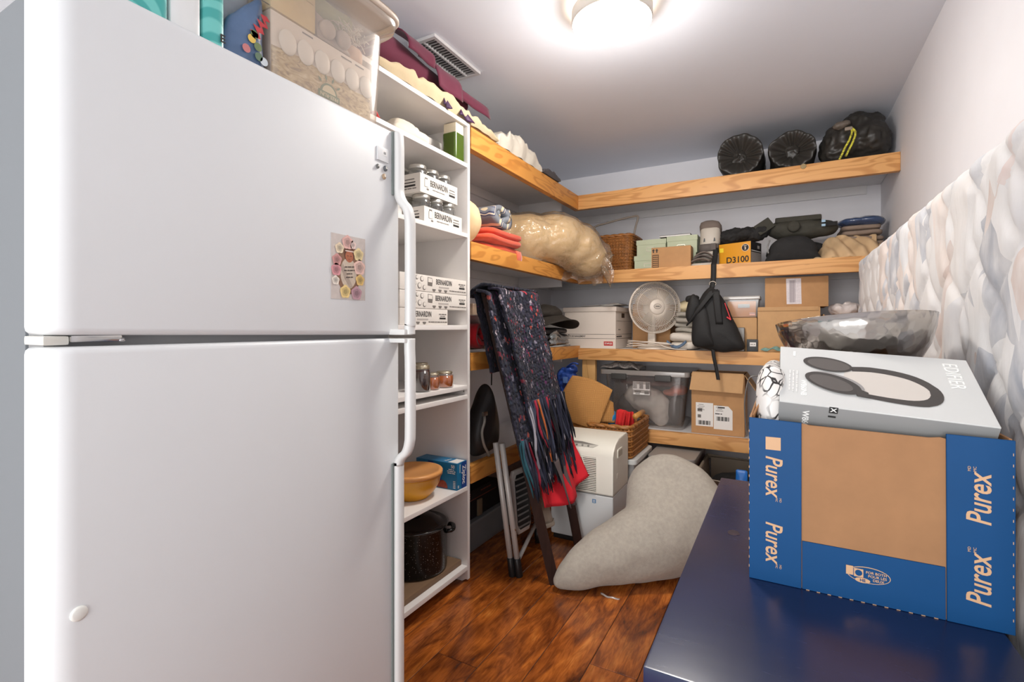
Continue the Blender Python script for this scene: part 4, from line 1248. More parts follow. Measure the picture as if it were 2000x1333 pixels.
tag(MB().puff([(-.03, -.012), (.06, -.014), (.10, -.018), (.07, .02), (0, .03)], (-1.36, 1.665, 1.930), Y1, Z1, .03, .04, nz=.004).build('plastic_bag', M('rust_wrapped', (150, 96, 66), .4, var=.2, vs=40), smooth=True), 'rust brown wrapped packet beside the cream folded cloth', 'packet')
kb = thing('small_box', 'white box with a brown panel just behind the green bottle', 'box', (-1.45, 1.80, 1.9055))
MB().box(-1.50, -1.40, 1.742, 1.862, 1.9055, 2.02).build('carton', PAPER, kb, bev=.002)
decal(rrect(-.034, .0, -.032, .032, .005), (-1.40, 1.79, 1.958), Y1, Z1, M('brown_panel', (150, 116, 90), .7), kb, 'brown_panel')
tag(MB().tube([(-1.275, 1.285, 1.915), (-1.272, 1.302, 1.925), (-1.28, 1.325, 1.914)], .008, 8).build('ribbon', M('red_white_ribbon', (190, 60, 60), .5, var=.4, vs=160), smooth=True), 'small red and white ribbon at the shelf edge', 'ribbon')

# ================================================================== on top of the unit and the left top shelf
MAR = M('maroon_cloth', (100, 22, 52), .8, var=.08, vs=12, bump=.15, bs=200, bd=.002, sheen=.2)
mr = thing('fabric_bolt', 'maroon fabric roll with loose folded flaps on top of the unit', 'fabric', (-1.40, 1.7, 2.12))
def roll(u, v):
    y = 1.35 + .62 * u
    a = 2 * PI * v
    r = .070 * (1 + .10 * noise.noise(V(math.cos(a) * 1.5, math.sin(a) * 1.5, y * 7))) * (1 - .25 * u)
    return V(-1.375 + r * math.cos(a), y, 2.245 - .02 * u + r * math.sin(a) * (1.05 - .3 * u))
mb = MB().grid(roll, 40, 28, cv=True)
mb.v += [V(-1.375, 1.345, 2.245)]; k = len(mb.v) - 1
mb.f += [[j, (j + 1) % 28, k] for j in range(28)]
mb.build('roll', MAR, mr, smooth=True)
def flap(y0, y1, zt, zb, x0, x1, sd, nm='flap'):
    def fn(u, v):
        y = y0 + (y1 - y0) * u
        bl = noise.noise(V(y * 9, v * 2, sd)) * .012
        return V(x0 + (x1 - x0) * v + .03 * math.sin(PI * v) + bl, y + .01 * v, zt + (zb - zt) * v ** 1.4 + .01 * bl)
    MB().sheet(fn, 12, 12, .004).build(nm, MAR, mr, smooth=True)
flap(1.47, 1.645, 2.345, 2.245, -1.36, -1.275, 1)
flap(1.655, 1.83, 2.325, 2.175, -1.37, -1.265, 2)
flap(1.80, 2.10, 2.29, 2.20, -1.37, -1.285, 3)
MUST = M('mustard_card', (196, 146, 64), .7, var=.08)
tag(MB().lathe([(.001, 0), (.050, 0), (.052, .01), (.052, .16), (.001, .16)], (-1.37, 1.345, 2.285), 24, Euler((PI / 2, 0, 0)).to_matrix()).build('cardboard_tube', MUST, smooth=True, ang=50), 'mustard coloured tube end beside the clear bin lid', 'tube')
def strip(name, lab, cat, mat, y0, y1, xa, xb, z0, h, sd, fr=9.):
    """rumpled bedding lying along the shelf edge"""
    def fn(u, v):
        y = y0 + (y1 - y0) * u
        x = xa + (xb - xa) * v
        e = math.sin(PI * min(1, max(0, u)) ) ** .35
        vv = min(1., v / .85)
        x = xa + (xb - xa) * (vv if v < .85 else 1.)
        s = math.sin(PI * (vv * .66 + .03)) ** .4
        if v > .85:
            s *= 1 - ((v - .85) / .15) ** 2
            x += .012 * math.sin(PI * (v - .85) / .15)
        hh = h * s * e * (.75 + .35 * noise.noise(V(y * fr, x * fr, sd)) + .25 * noise.noise(V(y * fr * 3, x * fr * 2, sd)))
        return V(x + .010 * noise.noise(V(y * 14, sd, v * 3)), y, z0 + max(.002, hh))
    mb = MB().grid(fn, int(30 + 60 * (y1 - y0)), 26)
    mb.add([fn(0, 0).xy.to_3d() + V(0, 0, z0), fn(1, 0).xy.to_3d() + V(0, 0, z0), fn(1, 1).xy.to_3d() + V(0, 0, z0), fn(0, 1).xy.to_3d() + V(0, 0, z0)], [(0, 1, 2, 3)])
    return tag(mb.build(name, mat, smooth=True), lab, cat)
BEIGE = M('beige_bedding', (206, 186, 152), .9, var=.06, vs=8, bump=.25, bs=60, bd=.004)
strip('bedding', 'rumpled beige bedding under the maroon fabric on the unit top', 'bedding', BEIGE, 1.26, 2.14, -1.36, -1.262, 2.0945, .085, 1.)
strip('blanket', 'crumpled off-white blanket on the left end of the top shelf', 'blanket', M('offwhite_blanket', (216, 208, 194), .9, var=.08, vs=10, bump=.25, bs=60, bd=.004), 2.14, 2.66, -1.66, -1.265, 2.0865, .15, 5., 11.)
strip('throw', 'dark grey throw next to the off-white blanket on the top shelf', 'blanket', M('charcoal_throw', (84, 80, 82), .9, var=.1), 2.665, 2.90, -1.5, -1.255, 2.0865, .06, 9., 12.)
PURP = M('purple_satin', (62, 26, 70), .5)
for k, (y, w, lb) in enumerate(((1.70, .03, 'small purple satin bow on the unit top, left one'), (1.845, .06, 'larger purple satin fold at the end of the unit top'))):
    tag(MB().sheet(lambda u, v: V(-1.246 - .02 * v + .006 * math.sin(9 * u + 3 * v), y - w + 2 * w * u * (1 - .55 * v) + w * .5 * v, 2.096 + .055 * v + .004 * math.sin(7 * u)), 12, 8, .004).build('satin_fold', PURP, smooth=True), lb, 'fabric', 'purple satin folds')
# ================================================================== things on the L-shaped shelves
def folded(name, lab, cat, mat, x0, x1, y0, y1, z0, z1, n, seed=0, face='-Y', nz=.004, group=None, jag=.012, parent=None):
    """folded textile: n plump layers, the folds showing towards the given side; one continuous mass"""
    r = rnd(seed)
    mb = MB()
    h = (z1 - z0) / n
    for k in range(n):
        a, b, c, d = [r.uniform(0, jag) for _ in range(4)]
        X0, X1_, Y0, Y1_ = x0 + a, x1 - b, y0 + c, y1 - d
        zc = z0 + h * (k + .5)
        t = h * .56
        cx, cy = (X0 + X1_) / 2, (Y0 + Y1_) / 2
        hx, hy = (X1_ - X0) / 2, (Y1_ - Y0) / 2
        def fn(u, v):
            aa = 2 * PI * u; ph = -PI / 2 + PI * v
            ca, sa = math.cos(aa), math.sin(aa)
            e = 2 / 7.
            rr = math.cos(ph) ** .45 if abs(math.cos(ph)) > 1e-6 else 0.
            X = cx + hx * rr * math.copysign(abs(ca) ** e, ca)
            Y = cy + hy * rr * math.copysign(abs(sa) ** e, sa)
            Z = zc + t * math.copysign(abs(math.sin(ph)) ** .6, math.sin(ph))
            p = V(X, Y, Z)
            q = V(X * 9, Y * 9, k * 3.1 + seed)
            p += V(noise.noise(q), noise.noise(q + V(5, 0, 0)), noise.noise(q + V(0, 7, 0)) * .8) * nz
            p.z = max(p.z, z0 + .0005)
            return p
        mb.grid(fn, 56, 13, cu=True)
    o = mb.build(name, mat, parent, smooth=True)
    if parent is None:
        tag(o, lab, cat, group)
    return o
def cartonbox(name, lab, x0, x1, y0, y1, z0, z1, mat=CARD, rot=0., parts=True, group=None, tape=None):
    t = thing(name, lab, 'box', ((x0 + x1) / 2, (y0 + y1) / 2, z0), group)
    R = Matrix.Translation(((x0 + x1) / 2, (y0 + y1) / 2, 0)) @ Matrix.Rotation(math.radians(rot), 4, 'Z') @ Matrix.Translation((-(x0 + x1) / 2, -(y0 + y1) / 2, 0))
    MB().box(x0, x1, y0, y1, z0, z1 - .003).xf(R).build('carton', mat, t, bev=.002)
    if parts:
        ym = (y0 + y1) / 2
        MB().box(x0 + .001, x1 - .001, y0 + .001, ym - .001, z1 - .003, z1).xf(R).build('top_flap', mat, t, bev=.0008, seg=1)
        MB().box(x0 + .001, x1 - .001, ym + .001, y1 - .001, z1 - .003, z1).xf(R).build('top_flap', mat, t, bev=.0008, seg=1)
    return t, R
def wicker(t, x0, x1, y0, y1, z0, z1, flare, mat, rows=16, amp=.004, rad=.0055, corner=.05, rim=True, rimr=.009):
    cx, cy = (x0 + x1) / 2, (y0 + y1) / 2
    base = rrect(x0 - cx, x1 - cx, y0 - cy, y1 - cy, corner, 5)
    L = [0.]
    for i in range(len(base)):
        a, b = base[i], base[(i + 1) % len(base)]
        L.append(L[-1] + math.hypot(b[0] - a[0], b[1] - a[1]))
    ns = int(L[-1] / .022) // 2 * 2 + 1
    def at(s, v, off):
        d = (s % 1.) * L[-1]
        i = max(k for k in range(len(L) - 1) if L[k] <= d + 1e-9)
        a, b = base[i], base[(i + 1) % len(base)]
        f = (d - L[i]) / max(1e-9, L[i + 1] - L[i])
        x, y = a[0] + (b[0] - a[0]) * f, a[1] + (b[1] - a[1]) * f
        n = V(b[1] - a[1], -(b[0] - a[0]), 0)
        n = n.normalized() if n.length > 1e-9 else V(0, 0, 0)
        g = 1 + flare * (v - 1)
        return V(cx + x * g, cy + y * g, z0 + (z1 - z0) * v) + n * off
    mb = MB()
    for r in range(rows):
        v = (r + .5) / rows
        pts = []
        for k in range(ns * 2):
            s = k / (ns * 2)
            pts.append(at(s, v, amp * (1 if k % 2 else -1) * (1 if r % 2 else -1) * 1. if k % 2 == 0 else 0.))
        mb.tube(pts, rad * (1 + .12 * math.sin(r * 7.3)), 5, closed=True)
    mb.build('weave', mat, t, smooth=True)['kind'] = 'stuff'
    sk = MB()
    for k in range(ns):
        s = k / ns
        sk.tube([at(s, v, 0.) for v in (0, .5, 1.)], rad * .8, 5)
    sk.build('stakes', mat, t, smooth=True)['kind'] = 'stuff'
    MB().prism([(at(k / 40, 0, 0).x - cx, at(k / 40, 0, 0).y - cy) for k in range(40)], (cx, cy, z0), X1, Y1, Z1, .006).build('base', mat, t)
    if rim:
        rp = []
        for j in range(2):
            mb2 = MB().tube([at(k / 90, 1., .004 * math.sin(k * .7 + j * PI)) + V(0, 0, .004 * math.cos(k * .7 + j * PI)) for k in range(90)], rimr, 6, closed=True)
            mb2.build('rim', mat, t, smooth=True)
WICK = M('wicker_brown', (150, 96, 46), .45, var=.28, vs=34, bump=.2, bs=200)
WICK2 = M('wicker_honey', (158, 104, 52), .42, var=.25, vs=34, bump=.2, bs=200)

# ------------------------------------------------------------------ top shelf: three sleeping bags
NYL = M('olive_black_nylon', (46, 43, 39), .42, var=.15, vs=14, bump=.25, bs=26, bd=.006)
def sleeping_bag(lab, cx, cz, r, y0, y1, seed, squash=1.0):
    t = thing('sleeping_bag', lab, 'sleeping bag', (cx, y0 + .1, cz - r * squash), 'sleeping bags on the top shelf')
    def fn(u, v):
        a = 2 * PI * v
        if u < .45:         # gathered mouth: cone into a pucker
            q = u / .45
            rr = r * (math.sin(PI / 2 * q) ** .62)
            y = y0 + .085 * (1 - q) ** 1.2 - .0 + .05 * (1 - math.sin(PI / 2 * q)) * 0
            y = y0 + .055 * (1 - q) ** 2 - .018 * math.sin(PI * q)
            pl = .018 * math.sin(a * 15 + seed + 2.2 * math.sin(a * 2 + seed)) * (1 - q) ** .5 + .06 * math.sin(a * 2 + seed * 2) * (1 - q)
            rr *= 1 + pl
            y += .0035 * math.sin(a * 15 + seed + 2.2 * math.sin(a * 2 + seed)) * math.sin(PI * min(1, q * 1.1)) ** .7
        else:
            q = (u - .45) / .55
            rr = r * (1 + .02 * math.sin(q * 14 + a * 2))
            if q > .85:
                rr *= math.sqrt(max(0., 1 - ((q - .85) / .15) ** 2)) * .999 + .001
            y = y0 + (y1 - y0) * q
        n = noise.noise(V(math.cos(a) * 2 + seed, math.sin(a) * 2, y * 8)) * .012
        p = V(cx + (rr + n) * math.cos(a), y, cz + (rr + n) * math.sin(a) * squash)
        p.z = max(p.z, cz - r * squash * .95)
        return p
    MB().grid(fn, 44, 150, cv=True).build('shell', NYL, t, smooth=True)
    MB().puff([(-.035, -.03), (.03, -.045), (.045, .0), (.02, .045), (-.03, .04)], (cx - .005, y0 + .045, cz - .005), X1, Z1, .018, .01, nz=.012, nsc=30, seed=seed).build('inner_cloth', NYL, t, smooth=True)
    return t
sleeping_bag('rolled black sleeping bag, leftmost of the three on the top shelf', -.232, 2.216, .128, 3.31, 3.78, 1.)
b2 = sleeping_bag('rolled black sleeping bag in the middle of the top shelf', .047, 2.2, .122, 3.31, 3.78, 4.2, .92)
MB().lathe([(.012, -.001), (.0145, -.001), (.0145, .001), (.012, .001)], (.10, 3.247, 2.075), 20, Euler((PI / 2, 0, 0)).to_matrix()).build('pull_loop', M('cord_tan', (150, 130, 90), .6), b2, smooth=True)
t = thing('sleeping_bag', 'bulky black sleeping bag with a yellow cord, rightmost on the top shelf', 'sleeping bag', (.36, 3.42, 2.086), 'sleeping bags on the top shelf')
blob('shell', [((.30, 3.42, 2.215), (.115, .16, .13)), ((.375, 3.50, 2.26), (.125, .2, .125)), ((.43, 3.41, 2.20), (.10, .15, .12)), ((.37, 3.43, 2.30), (.10, .12, .085)), ((.25, 3.38, 2.16), (.07, .09, .075)), ((.435, 3.46, 2.30), (.075, .12, .085))], NYL, t, voxel=.010, sm=5, nz=.014, nsc=11, seed=3, floor=2.086, nz2=.02, wall=lambda p: V(min(p.x, .536), p.y, min(p.z, 2.398)))
blob('inner_cloth', [((.285, 3.285, 2.285), (.045, .03, .022), (0, -.2, 0))], M('grey_taupe_nylon', (104, 94, 84), .5, bump=.3, bs=50), t, voxel=.006, sm=4, nz=.006, nsc=30)
CORD = M('yellow_black_cord', (206, 186, 60), .6, var=.9, vs=130)
MB().tube(smooth_loop([(.318, 3.275, 2.262), (.33, 3.262, 2.235), (.318, 3.258, 2.19), (.298, 3.256, 2.15), (.285, 3.256, 2.118), (.272, 3.262, 2.09)], 4, False), .0055, 8).build('cord', CORD, t, smooth=True)
MB().tube(smooth_loop([(.325, 3.272, 2.262), (.345, 3.258, 2.225), (.335, 3.256, 2.18), (.318, 3.256, 2.14), (.30, 3.256, 2.10)], 4, False), .0055, 8).build('cord', CORD, t, smooth=True)
MB().box(.296, .332, 3.258, 3.278, 2.243, 2.262).build('cord_lock', M('taupe_plastic', (140, 126, 112), .5), t, bev=.005)

# ------------------------------------------------------------------ second shelf, left run
z2 = 1.556
CREAMP = M('cream_cotton', (232, 202, 158), .85, var=.04, vs=6, bump=.1, bs=60)
tag(blob('pillow', [((-1.42, 2.0, 1.68), (.15, .075, .122)), ((-1.48, 1.985, 1.66), (.16, .07, .10))], CREAMP, voxel=.012, sm=8, floor=z2, nz=.006, wall=lambda p: V(p.x, max(p.y, 1.905), p.z)), 'cream pillow squeezed beside the white shelf unit', 'pillow')
COR = M('coral_fleece', (222, 88, 58), .95, var=.06, vs=10, bump=.25, bs=140, sheen=.3)
cr = thing('folded_blanket', 'coral red folded blanket under the striped blanket', 'blanket', (-1.42, 2.27, z2))
folded('stack', '', '', COR, -1.62, -1.268, 2.07, 2.50, z2, 1.672, 3, 3, nz=.012, jag=.05, parent=cr)
MB().sheet(lambda u, v: V(-1.262 + .012 * math.sin(PI * v) + .02 * (1 - v) - .02, 2.335 + .055 * u + .02 * v, 1.572 - .078 * v), 4, 8, .006).build('hanging_corner', M('coral_fleece_light', (232, 110, 82), .95, sheen=.3), cr, smooth=True)
def mat_stripe():
    t = Nt('blue_cream_stripe')
    v = t.coord((1, 1, 1), rot=(.5, 0, 0))
    sp = t.n('ShaderNodeSeparateXYZ'); t.l(v, sp.inputs[0])
    nz = t.n('ShaderNodeTexNoise', Scale=6.); t.l(t.coord(), nz.inputs['Vector'])
    ma = t.n('ShaderNodeMath', operation='MULTIPLY_ADD'); t.l(nz.outputs['Fac'], ma.inputs[0]); ma.inputs[1].default_value = .06; t.l(sp.outputs['Y'], ma.inputs[2])
    md = t.n('ShaderNodeMath', operation='MULTIPLY'); t.l(ma.outputs[0], md.inputs[0]); md.inputs[1].default_value = 15.
    fr = t.n('ShaderNodeMath', operation='FRACT'); t.l(md.outputs[0], fr.inputs[0])
    t.l(t.ramp(fr.outputs[0], [(0., C(128, 132, 140)), (.40, C(230, 212, 180)), (.62, C(132, 136, 146)), (.70, C(78, 82, 112)), (.76, C(228, 216, 194)), (.82, C(78, 82, 112)), (.88, C(134, 138, 146))], 'CONSTANT'), t.b.inputs['Base Color'])
    t.b.inputs['Roughness'].default_value = .9
    b = t.n('ShaderNodeTexNoise', Scale=140.); t.l(t.coord(), b.inputs['Vector'])
    t.l(t.bump(b.outputs['Fac'], .25, .003), t.b.inputs['Normal'])
    return t.m
STR = mat_stripe()
# loosely rolled striped blanket: a spiral with its end towards the room
def spiral(cy, cz, r0, r1, turns, x0, x1, sag, a0=0.):
    def fn(u, v):
        a = a0 + turns * 2 * PI * v
        r = r0 + (r1 - r0) * v
        x = x0 + (x1 - x0) * u
        n = noise.noise(V(a * .8, x * 4, 2.)) * .012
        return V(x + .012 * math.sin(a * 1.3), cy + (r + n) * math.cos(a) * 1.25, cz + (r + n) * math.sin(a) * sag)
    return fn
mb = MB().sheet(spiral(2.25, 1.745, .022, .075, 1.7, -1.60, -1.29, .84, 2.6), 12, 90, .030)
tag(mb.build('rolled_blanket', STR, smooth=True), 'grey blue and cream striped blanket rolled on the coral blanket', 'blanket')
# big clear bag with a cream duvet
DUV = M('cream_duvet', (232, 208, 168), .9, var=.04, vs=5, bump=.12, bs=20, bd=.006)
dv = thing('bagged_duvet', 'cream duvet in a big clear plastic bag sagging over the shelf corner', 'duvet', (-1.3, 2.9, z2))
core = [((-1.44, 2.80, 1.715), (.22, .22, .165), (0, 0, -.5)), ((-1.30, 2.93, 1.72), (.22, .22, .17), (0, 0, -.5)), ((-1.20, 3.03, 1.68), (.18, .20, .155)), ((-1.14, 3.08, 1.62), (.14, .15, .13)), ((-1.50, 2.72, 1.72), (.15, .16, .15))]
def wl(p):
    z = min(p.z, 1.96)
    if p.x < -1.252 or p.y > 3.242:
        z = max(z, 1.562)
    return V(max(p.x, -1.725), p.y, z)
blob('duvet', core, DUV, dv, voxel=.014, sm=14, nz=.006, nsc=6, seed=2, wall=wl)
big = [(c[0], tuple(q + .016 for q in c[1])) + tuple(c[2:]) for c in core] + [((-1.04, 3.12, 1.60), (.07, .06, .09), (0, .5, 0)), ((-1.09, 3.10, 1.54), (.08, .07, .06)), ((-1.02, 3.08, 1.66), (.05, .05, .07), (0, -.5, 0))]
FILM = thin_clear('crinkled_film', (246, 240, 230), .08, .14, .22, (240, 224, 204), wr=26.)
blob('film_bag', big, FILM, dv, voxel=.011, sm=7, nz=.010, nsc=10, seed=6, nz2=.015, wall=wl)
def tail(u, v):
    a = PI * 1.1 * (v - .5)
    w = .045 + .055 * u
    return V(-1.03 + .07 * u + .02 * math.sin(9 * v + 4 * u), 3.09 - .04 * math.cos(a), 1.60 - .085 * u + w * math.sin(a) + .010 * math.sin(14 * v))
MB().sheet(tail, 10, 22, .001).jit(.006, 30, 2).build('film_tail', FILM, dv, smooth=True)
def skirt(u, v):
    x = -1.275 + .22 * u
    return V(x + .01 * math.sin(20 * u), 3.03 + .12 * u - .08 * v * (1 - u), 1.56 - .085 * v - .03 * u * v + .012 * math.sin(17 * u + 3 * v))
MB().sheet(skirt, 22, 8, .001).jit(.006, 30, 5).build('film_hem', FILM, dv, smooth=True)

# ------------------------------------------------------------------ second shelf, back run
zb2 = 1.546
bk = thing('wicker_basket', 'tall brown wicker basket with a long thin handle next to the plastic bag', 'basket', (-1.0, 3.5, zb2))
wicker(bk, -1.175, -.912, 3.36, 3.66, zb2, 1.80, .14, WICK, rows=24, rad=.0058, corner=.04)
MB().tube(smooth_loop([(-.914, 3.42, 1.79), (-.90, 3.42, 1.86), (-.885, 3.42, 1.915), (-.895, 3.42, 1.935), (-1.0, 3.42, 1.925), (-1.12, 3.42, 1.905), (-1.18, 3.42, 1.895), (-1.20, 3.42, 1.87), (-1.18, 3.45, 1.78)], 5, False), .007, 8).build('handle', M('handle_grey', (128, 118, 108), .5), bk, smooth=True)
MINT = M('mint_card', (186, 194, 166), .75, var=.03, vs=14)
BRS = M('holder_metal', (206, 200, 186), .3, metal=.9)
def mint(x0, x1, y0, z0, z1, lab):
    t = thing('file_box', lab, 'box', ((x0 + x1) / 2, y0 + .13, z0), 'mint green storage boxes')
    MB().box(x0 + .003, x1 - .003, y0 + .003, y0 + .27, z0, z1 - .004).build('box_body', MINT, t, bev=.0015)
    MB().box(x0, x1, y0, y0 + .273, z1 - .034, z1).build('lid', MINT, t, bev=.0015)
    c = V((x0 + x1) / 2 - .005, y0 + .003, z0 + (z1 - z0) * .38)
    f = MB().box(c.x - .026, c.x + .026, c.y - .004, c.y, c.z - .014, c.z - .011).box(c.x - .026, c.x + .026, c.y - .004, c.y, c.z + .011, c.z + .014).box(c.x - .026, c.x - .023, c.y - .004, c.y, c.z - .014, c.z + .014).box(c.x + .023, c.x + .026, c.y - .004, c.y, c.z - .014, c.z + .014)
    lh_ = f.build('label_holder', BRS, t)
    decal(rect(.046, .022), c, X1, Z1, MINT, lh_, 'label_card')
    return t
mint(-.905, -.705, 3.395, zb2, 1.652, 'mint green box, lower left of the four behind the small carton')
mint(-.700, -.500, 3.40, zb2, 1.652, 'mint green box, lower right of the four behind the small carton')
mint(-.890, -.690, 3.40, 1.6525, 1.760, 'mint green box with lid, upper left of the four')
mint(-.686, -.490, 3.40, 1.6525, 1.768, 'mint green box, upper right of the four under the notebook')
nb = thing('notebook', 'dark grey notebook lying on the mint green boxes', 'notebook', (-.64, 3.5, 1.7685))
MB().box(-.735, -.535, 3.41, 3.56, 1.7685, 1.771).build('cover', M('grey_cover', (110, 106, 102), .6), nb, bev=.0006, seg=1)
MB().box(-.732, -.538, 3.412, 3.557, 1.771, 1.779).build('pages', PAPER, nb)
MB().box(-.735, -.535, 3.41, 3.56, 1.779, 1.782).build('cover', M('grey_cover', (110, 106, 102), .6), nb, bev=.0006, seg=1)
ca, R = cartonbox('cardboard_box', 'small brown shipping carton in front of the mint green boxes', -.762, -.515, 3.292, 3.385, zb2, 1.684, CARD, 0)
for q in (-1, 1):
    decal([(-.004, -.012), (.004, -.012), (.004, .002), (.010, .002), (0, .014), (-.010, .002), (-.004, .002)], (-.738 + q * .011, 3.292, 1.662), X1, Z1, INK, ca, 'arrow_print')
decal(rect(.042, .084), (-.735, 3.292, 1.595), X1, Z1, M('print_brown', (96, 72, 52), .8), ca, 'label_print')
for k in range(6):
    decal(rect(.034, .006), (-.735, 3.292, 1.562 + .013 * k), X1, Z1, CARD, ca, 'label_line', lift=.001)

# walking boot
bt = thing('walking_boot', 'grey orthopaedic walking boot standing on the second shelf', 'boot', (-.43, 3.40, zb2))
BSH = M('boot_shell', (186, 178, 166), .5); BLN = M('boot_liner', (112, 100, 92), .9, bump=.2, bs=120); BST = M('boot_strap', (94, 86, 82), .8, bump=.2, bs=200)
def tubeloft(secs, name, mat, par, n=28, ang=180):
    """secs: (cx, cy, z, rx, ry)"""
    mb = MB()
    vs = []; fs = []
    for (cx, cy, z, rx, ry) in secs:
        for k in range(n):
            a = 2 * PI * k / n
            e = 2 / 2.8
            vs.append(V(cx + rx * math.copysign(abs(math.cos(a)) ** e, math.cos(a)), cy + ry * math.copysign(abs(math.sin(a)) ** e, math.sin(a)), z))
    for i in range(len(secs) - 1):
        for k in range(n):
            l = (k + 1) % n
            fs.append((i * n + k, i * n + l, (i + 1) * n + l, (i + 1) * n + k))
    fs.append(tuple(range(n))[::-1]); fs.append(tuple((len(secs) - 1) * n + k for k in range(n)))
    mb.add(vs, fs)
    return mb.build(name, mat, par, smooth=True, ang=ang)
tubeloft([(-.425, 3.40, 1.59, .052, .055), (-.42, 3.405, 1.65, .056, .055), (-.412, 3.41, 1.72, .062, .060), (-.410, 3.41, 1.79, .062, .060), (-.410, 3.41, 1.795, .058, .056)], 'shell', BSH, bt, ang=50)
tubeloft([(-.412, 3.415, 1.70, .055, .055), (-.41, 3.415, 1.79, .066, .060), (-.412, 3.415, 1.815, .066, .058), (-.415, 3.415, 1.838, .055, .05), (-.418, 3.415, 1.848, .03, .03), (-.418, 3.415, 1.85, .004, .004)], 'liner', BLN, bt)
for (z, h, dx) in ((1.668, .048, 0.), ):
    tubeloft([(-.418, 3.404, z - h / 2, .0605, .0605), (-.417, 3.405, z, .0625, .0625), (-.416, 3.406, z + h / 2, .0632, .0625)], 'strap', BST, bt, ang=50)
MB().box(-.402, -.372, 3.332, 3.348, 1.648, 1.692).build('buckle', BST, bt, bev=.003)
for s in (-1, 1):
    decal([(-.006, -.010), (.006, -.008), (.004, .012), (-.002, .014)], (-.412 + s * .030, 3.352, 1.716), X1, Z1, BLACKP, bt, 'vent_slot')
MB().puff([(-.05, -.012), (.05, -.014), (.055, .0), (.03, .018), (-.01, .012), (-.045, .016)], (-.42, 3.352, 1.627), X1, Z1, .016, .02, nz=.003).build('ankle_pad', BSH, bt, smooth=True)
tubeloft([(-.452, 3.345, zb2, .070, .052), (-.452, 3.345, 1.556, .074, .056), (-.448, 3.35, 1.566, .072, .055)], 'sole', BSH, bt, ang=50)
for k in range(3):
    MB().sheet(lambda u, v: V(-.515 + .11 * u + .01 * k, 3.30 + .09 * v, 1.572 + .012 * k + .026 * math.sin(PI * (u * .8 + .1)) * (1 + .3 * k) - .006 * math.sin(5 * v)), 10, 6, .006).build('toe_flap', BLN if k != 1 else BST, bt, smooth=True)

# yellow camera box
cz_ = thing('camera_box', 'yellow camera box standing between the boot and black cushion', 'box', (-.23, 3.37, zb2))
YBX = M('box_yellow', (214, 146, 26), .45, var=.03); BLKC = M('box_black', (34, 31, 30), .5)
A = V(-.172, 3.296, 0); ang = math.radians(-20)
fu = V(math.cos(ang), math.sin(ang), 0); fn_ = V(math.sin(ang), -math.cos(ang), 0); sd_ = -fn_
w_, d_ = .196, .15
B0 = A - fu * w_
MB().hexa([p + V(0, 0, zz) for zz in (zb2, 1.682) for p in (B0, A, A + sd_ * d_, B0 + sd_ * d_)]).build('carton', YBX, cz_, bev=.0015)
decal(rect(d_, 1.682 - zb2), A + sd_ * (d_ / 2) + V(0, 0, (zb2 + 1.682) / 2), sd_, Z1, BLKC, cz_, 'side_panel')
decal(rect(d_ * .94, .066), A + sd_ * (d_ / 2) + V(0, 0, zb2 + .040), sd_, Z1, M('spec_panel', (150, 142, 136), .6, var=.15, vs=120), cz_, 'spec_panel', lift=.001)
decal(rect(d_ * .9, .004), A + sd_ * (d_ / 2) + V(0, 0, zb2 + .082), sd_, Z1, PAPER, cz_, 'side_stripe', lift=.001)
decal(rect(.03, .018), A + sd_ * (d_ * .72) + V(0, 0, zb2 + .108), sd_, Z1, M('grey_logo', (170, 166, 160), .5), cz_, 'side_logo', lift=.001)
FO = B0 + fu * (w_ / 2)
text('D3100', .052, FO + fu * .018 + V(0, 0, zb2 + .030), fu, Z1, BLKC, cz_, bold=.02, sx=.98)
decal(circle(.0225, 28), FO + fu * .066 + V(0, 0, 1.646), fu, Z1, CREAM, cz_, 'badge')
decal(circle(.0205, 28), FO + fu * .066 + V(0, 0, 1.646), fu, Z1, BLKC, cz_, 'badge', lift=.001)
text('2', .022, FO + fu * .066 + V(0, 0, 1.642), fu, Z1, CREAM, cz_, bold=.03, lift=.0016)
faux(.018, .004, FO + fu * .066 + V(0, 0, 1.657), fu, Z1, CREAM, cz_, 2, lift=.0016)
decal(rect(.026, .026), FO - fu * .082 + V(0, 0, 1.644), fu, Z1, M('sticker_yellow', (236, 206, 50), .5), cz_, 'sticker')

# black bags and clothes on the second shelf
OLIVE = M('dark_olive_canvas', (58, 56, 48), .85, var=.1, vs=12, bump=.2, bs=200)
tag(blob('black_jacket', [((-.30, 3.46, 1.735), (.10, .09, .05)), ((-.20, 3.47, 1.745), (.10, .09, .05)), ((-.27, 3.45, 1.778), (.07, .05, .016)), ((-.13, 3.46, 1.755), (.08, .07, .05), (0, -.5, 0))], BLACKT, voxel=.007, sm=4, nz=.010, nsc=22, nz2=.012, floor=1.686), 'rumpled black jacket piled behind the yellow camera box', 'jacket')
tag(MB().box(-.05, .05, -.015, .015, -.035, .035).xf(Matrix.Translation((-.105, 3.42, 1.782)) @ Matrix.Rotation(-.6, 4, 'Y') @ Matrix.Rotation(.2, 4, 'Z')).build('padded_divider', OLIVE, bev=.006), 'tilted dark grey padded panel sticking up from the black clothes', 'pad')
ct = thing('cushion', 'round-topped black cushion standing on the second shelf', 'cushion', (.04, 3.36, zb2))
MB().puff([(-.125, 0), (.125, 0), (.128, .05), (.11, .11), (.06, .145), (0, .152), (-.06, .145), (-.11, .11), (-.128, .05)], (.048, 3.345, zb2 + .001), X1, Z1, .05, .05, nz=.002).build('cover', BLACKT, ct, smooth=True)
MB().tube([(-.078, 3.296, 1.60), (-.082, 3.30, 1.64), (-.07, 3.31, 1.68)], .004, 6).build('zip', M('zip_grey', (120, 118, 116), .4), ct)
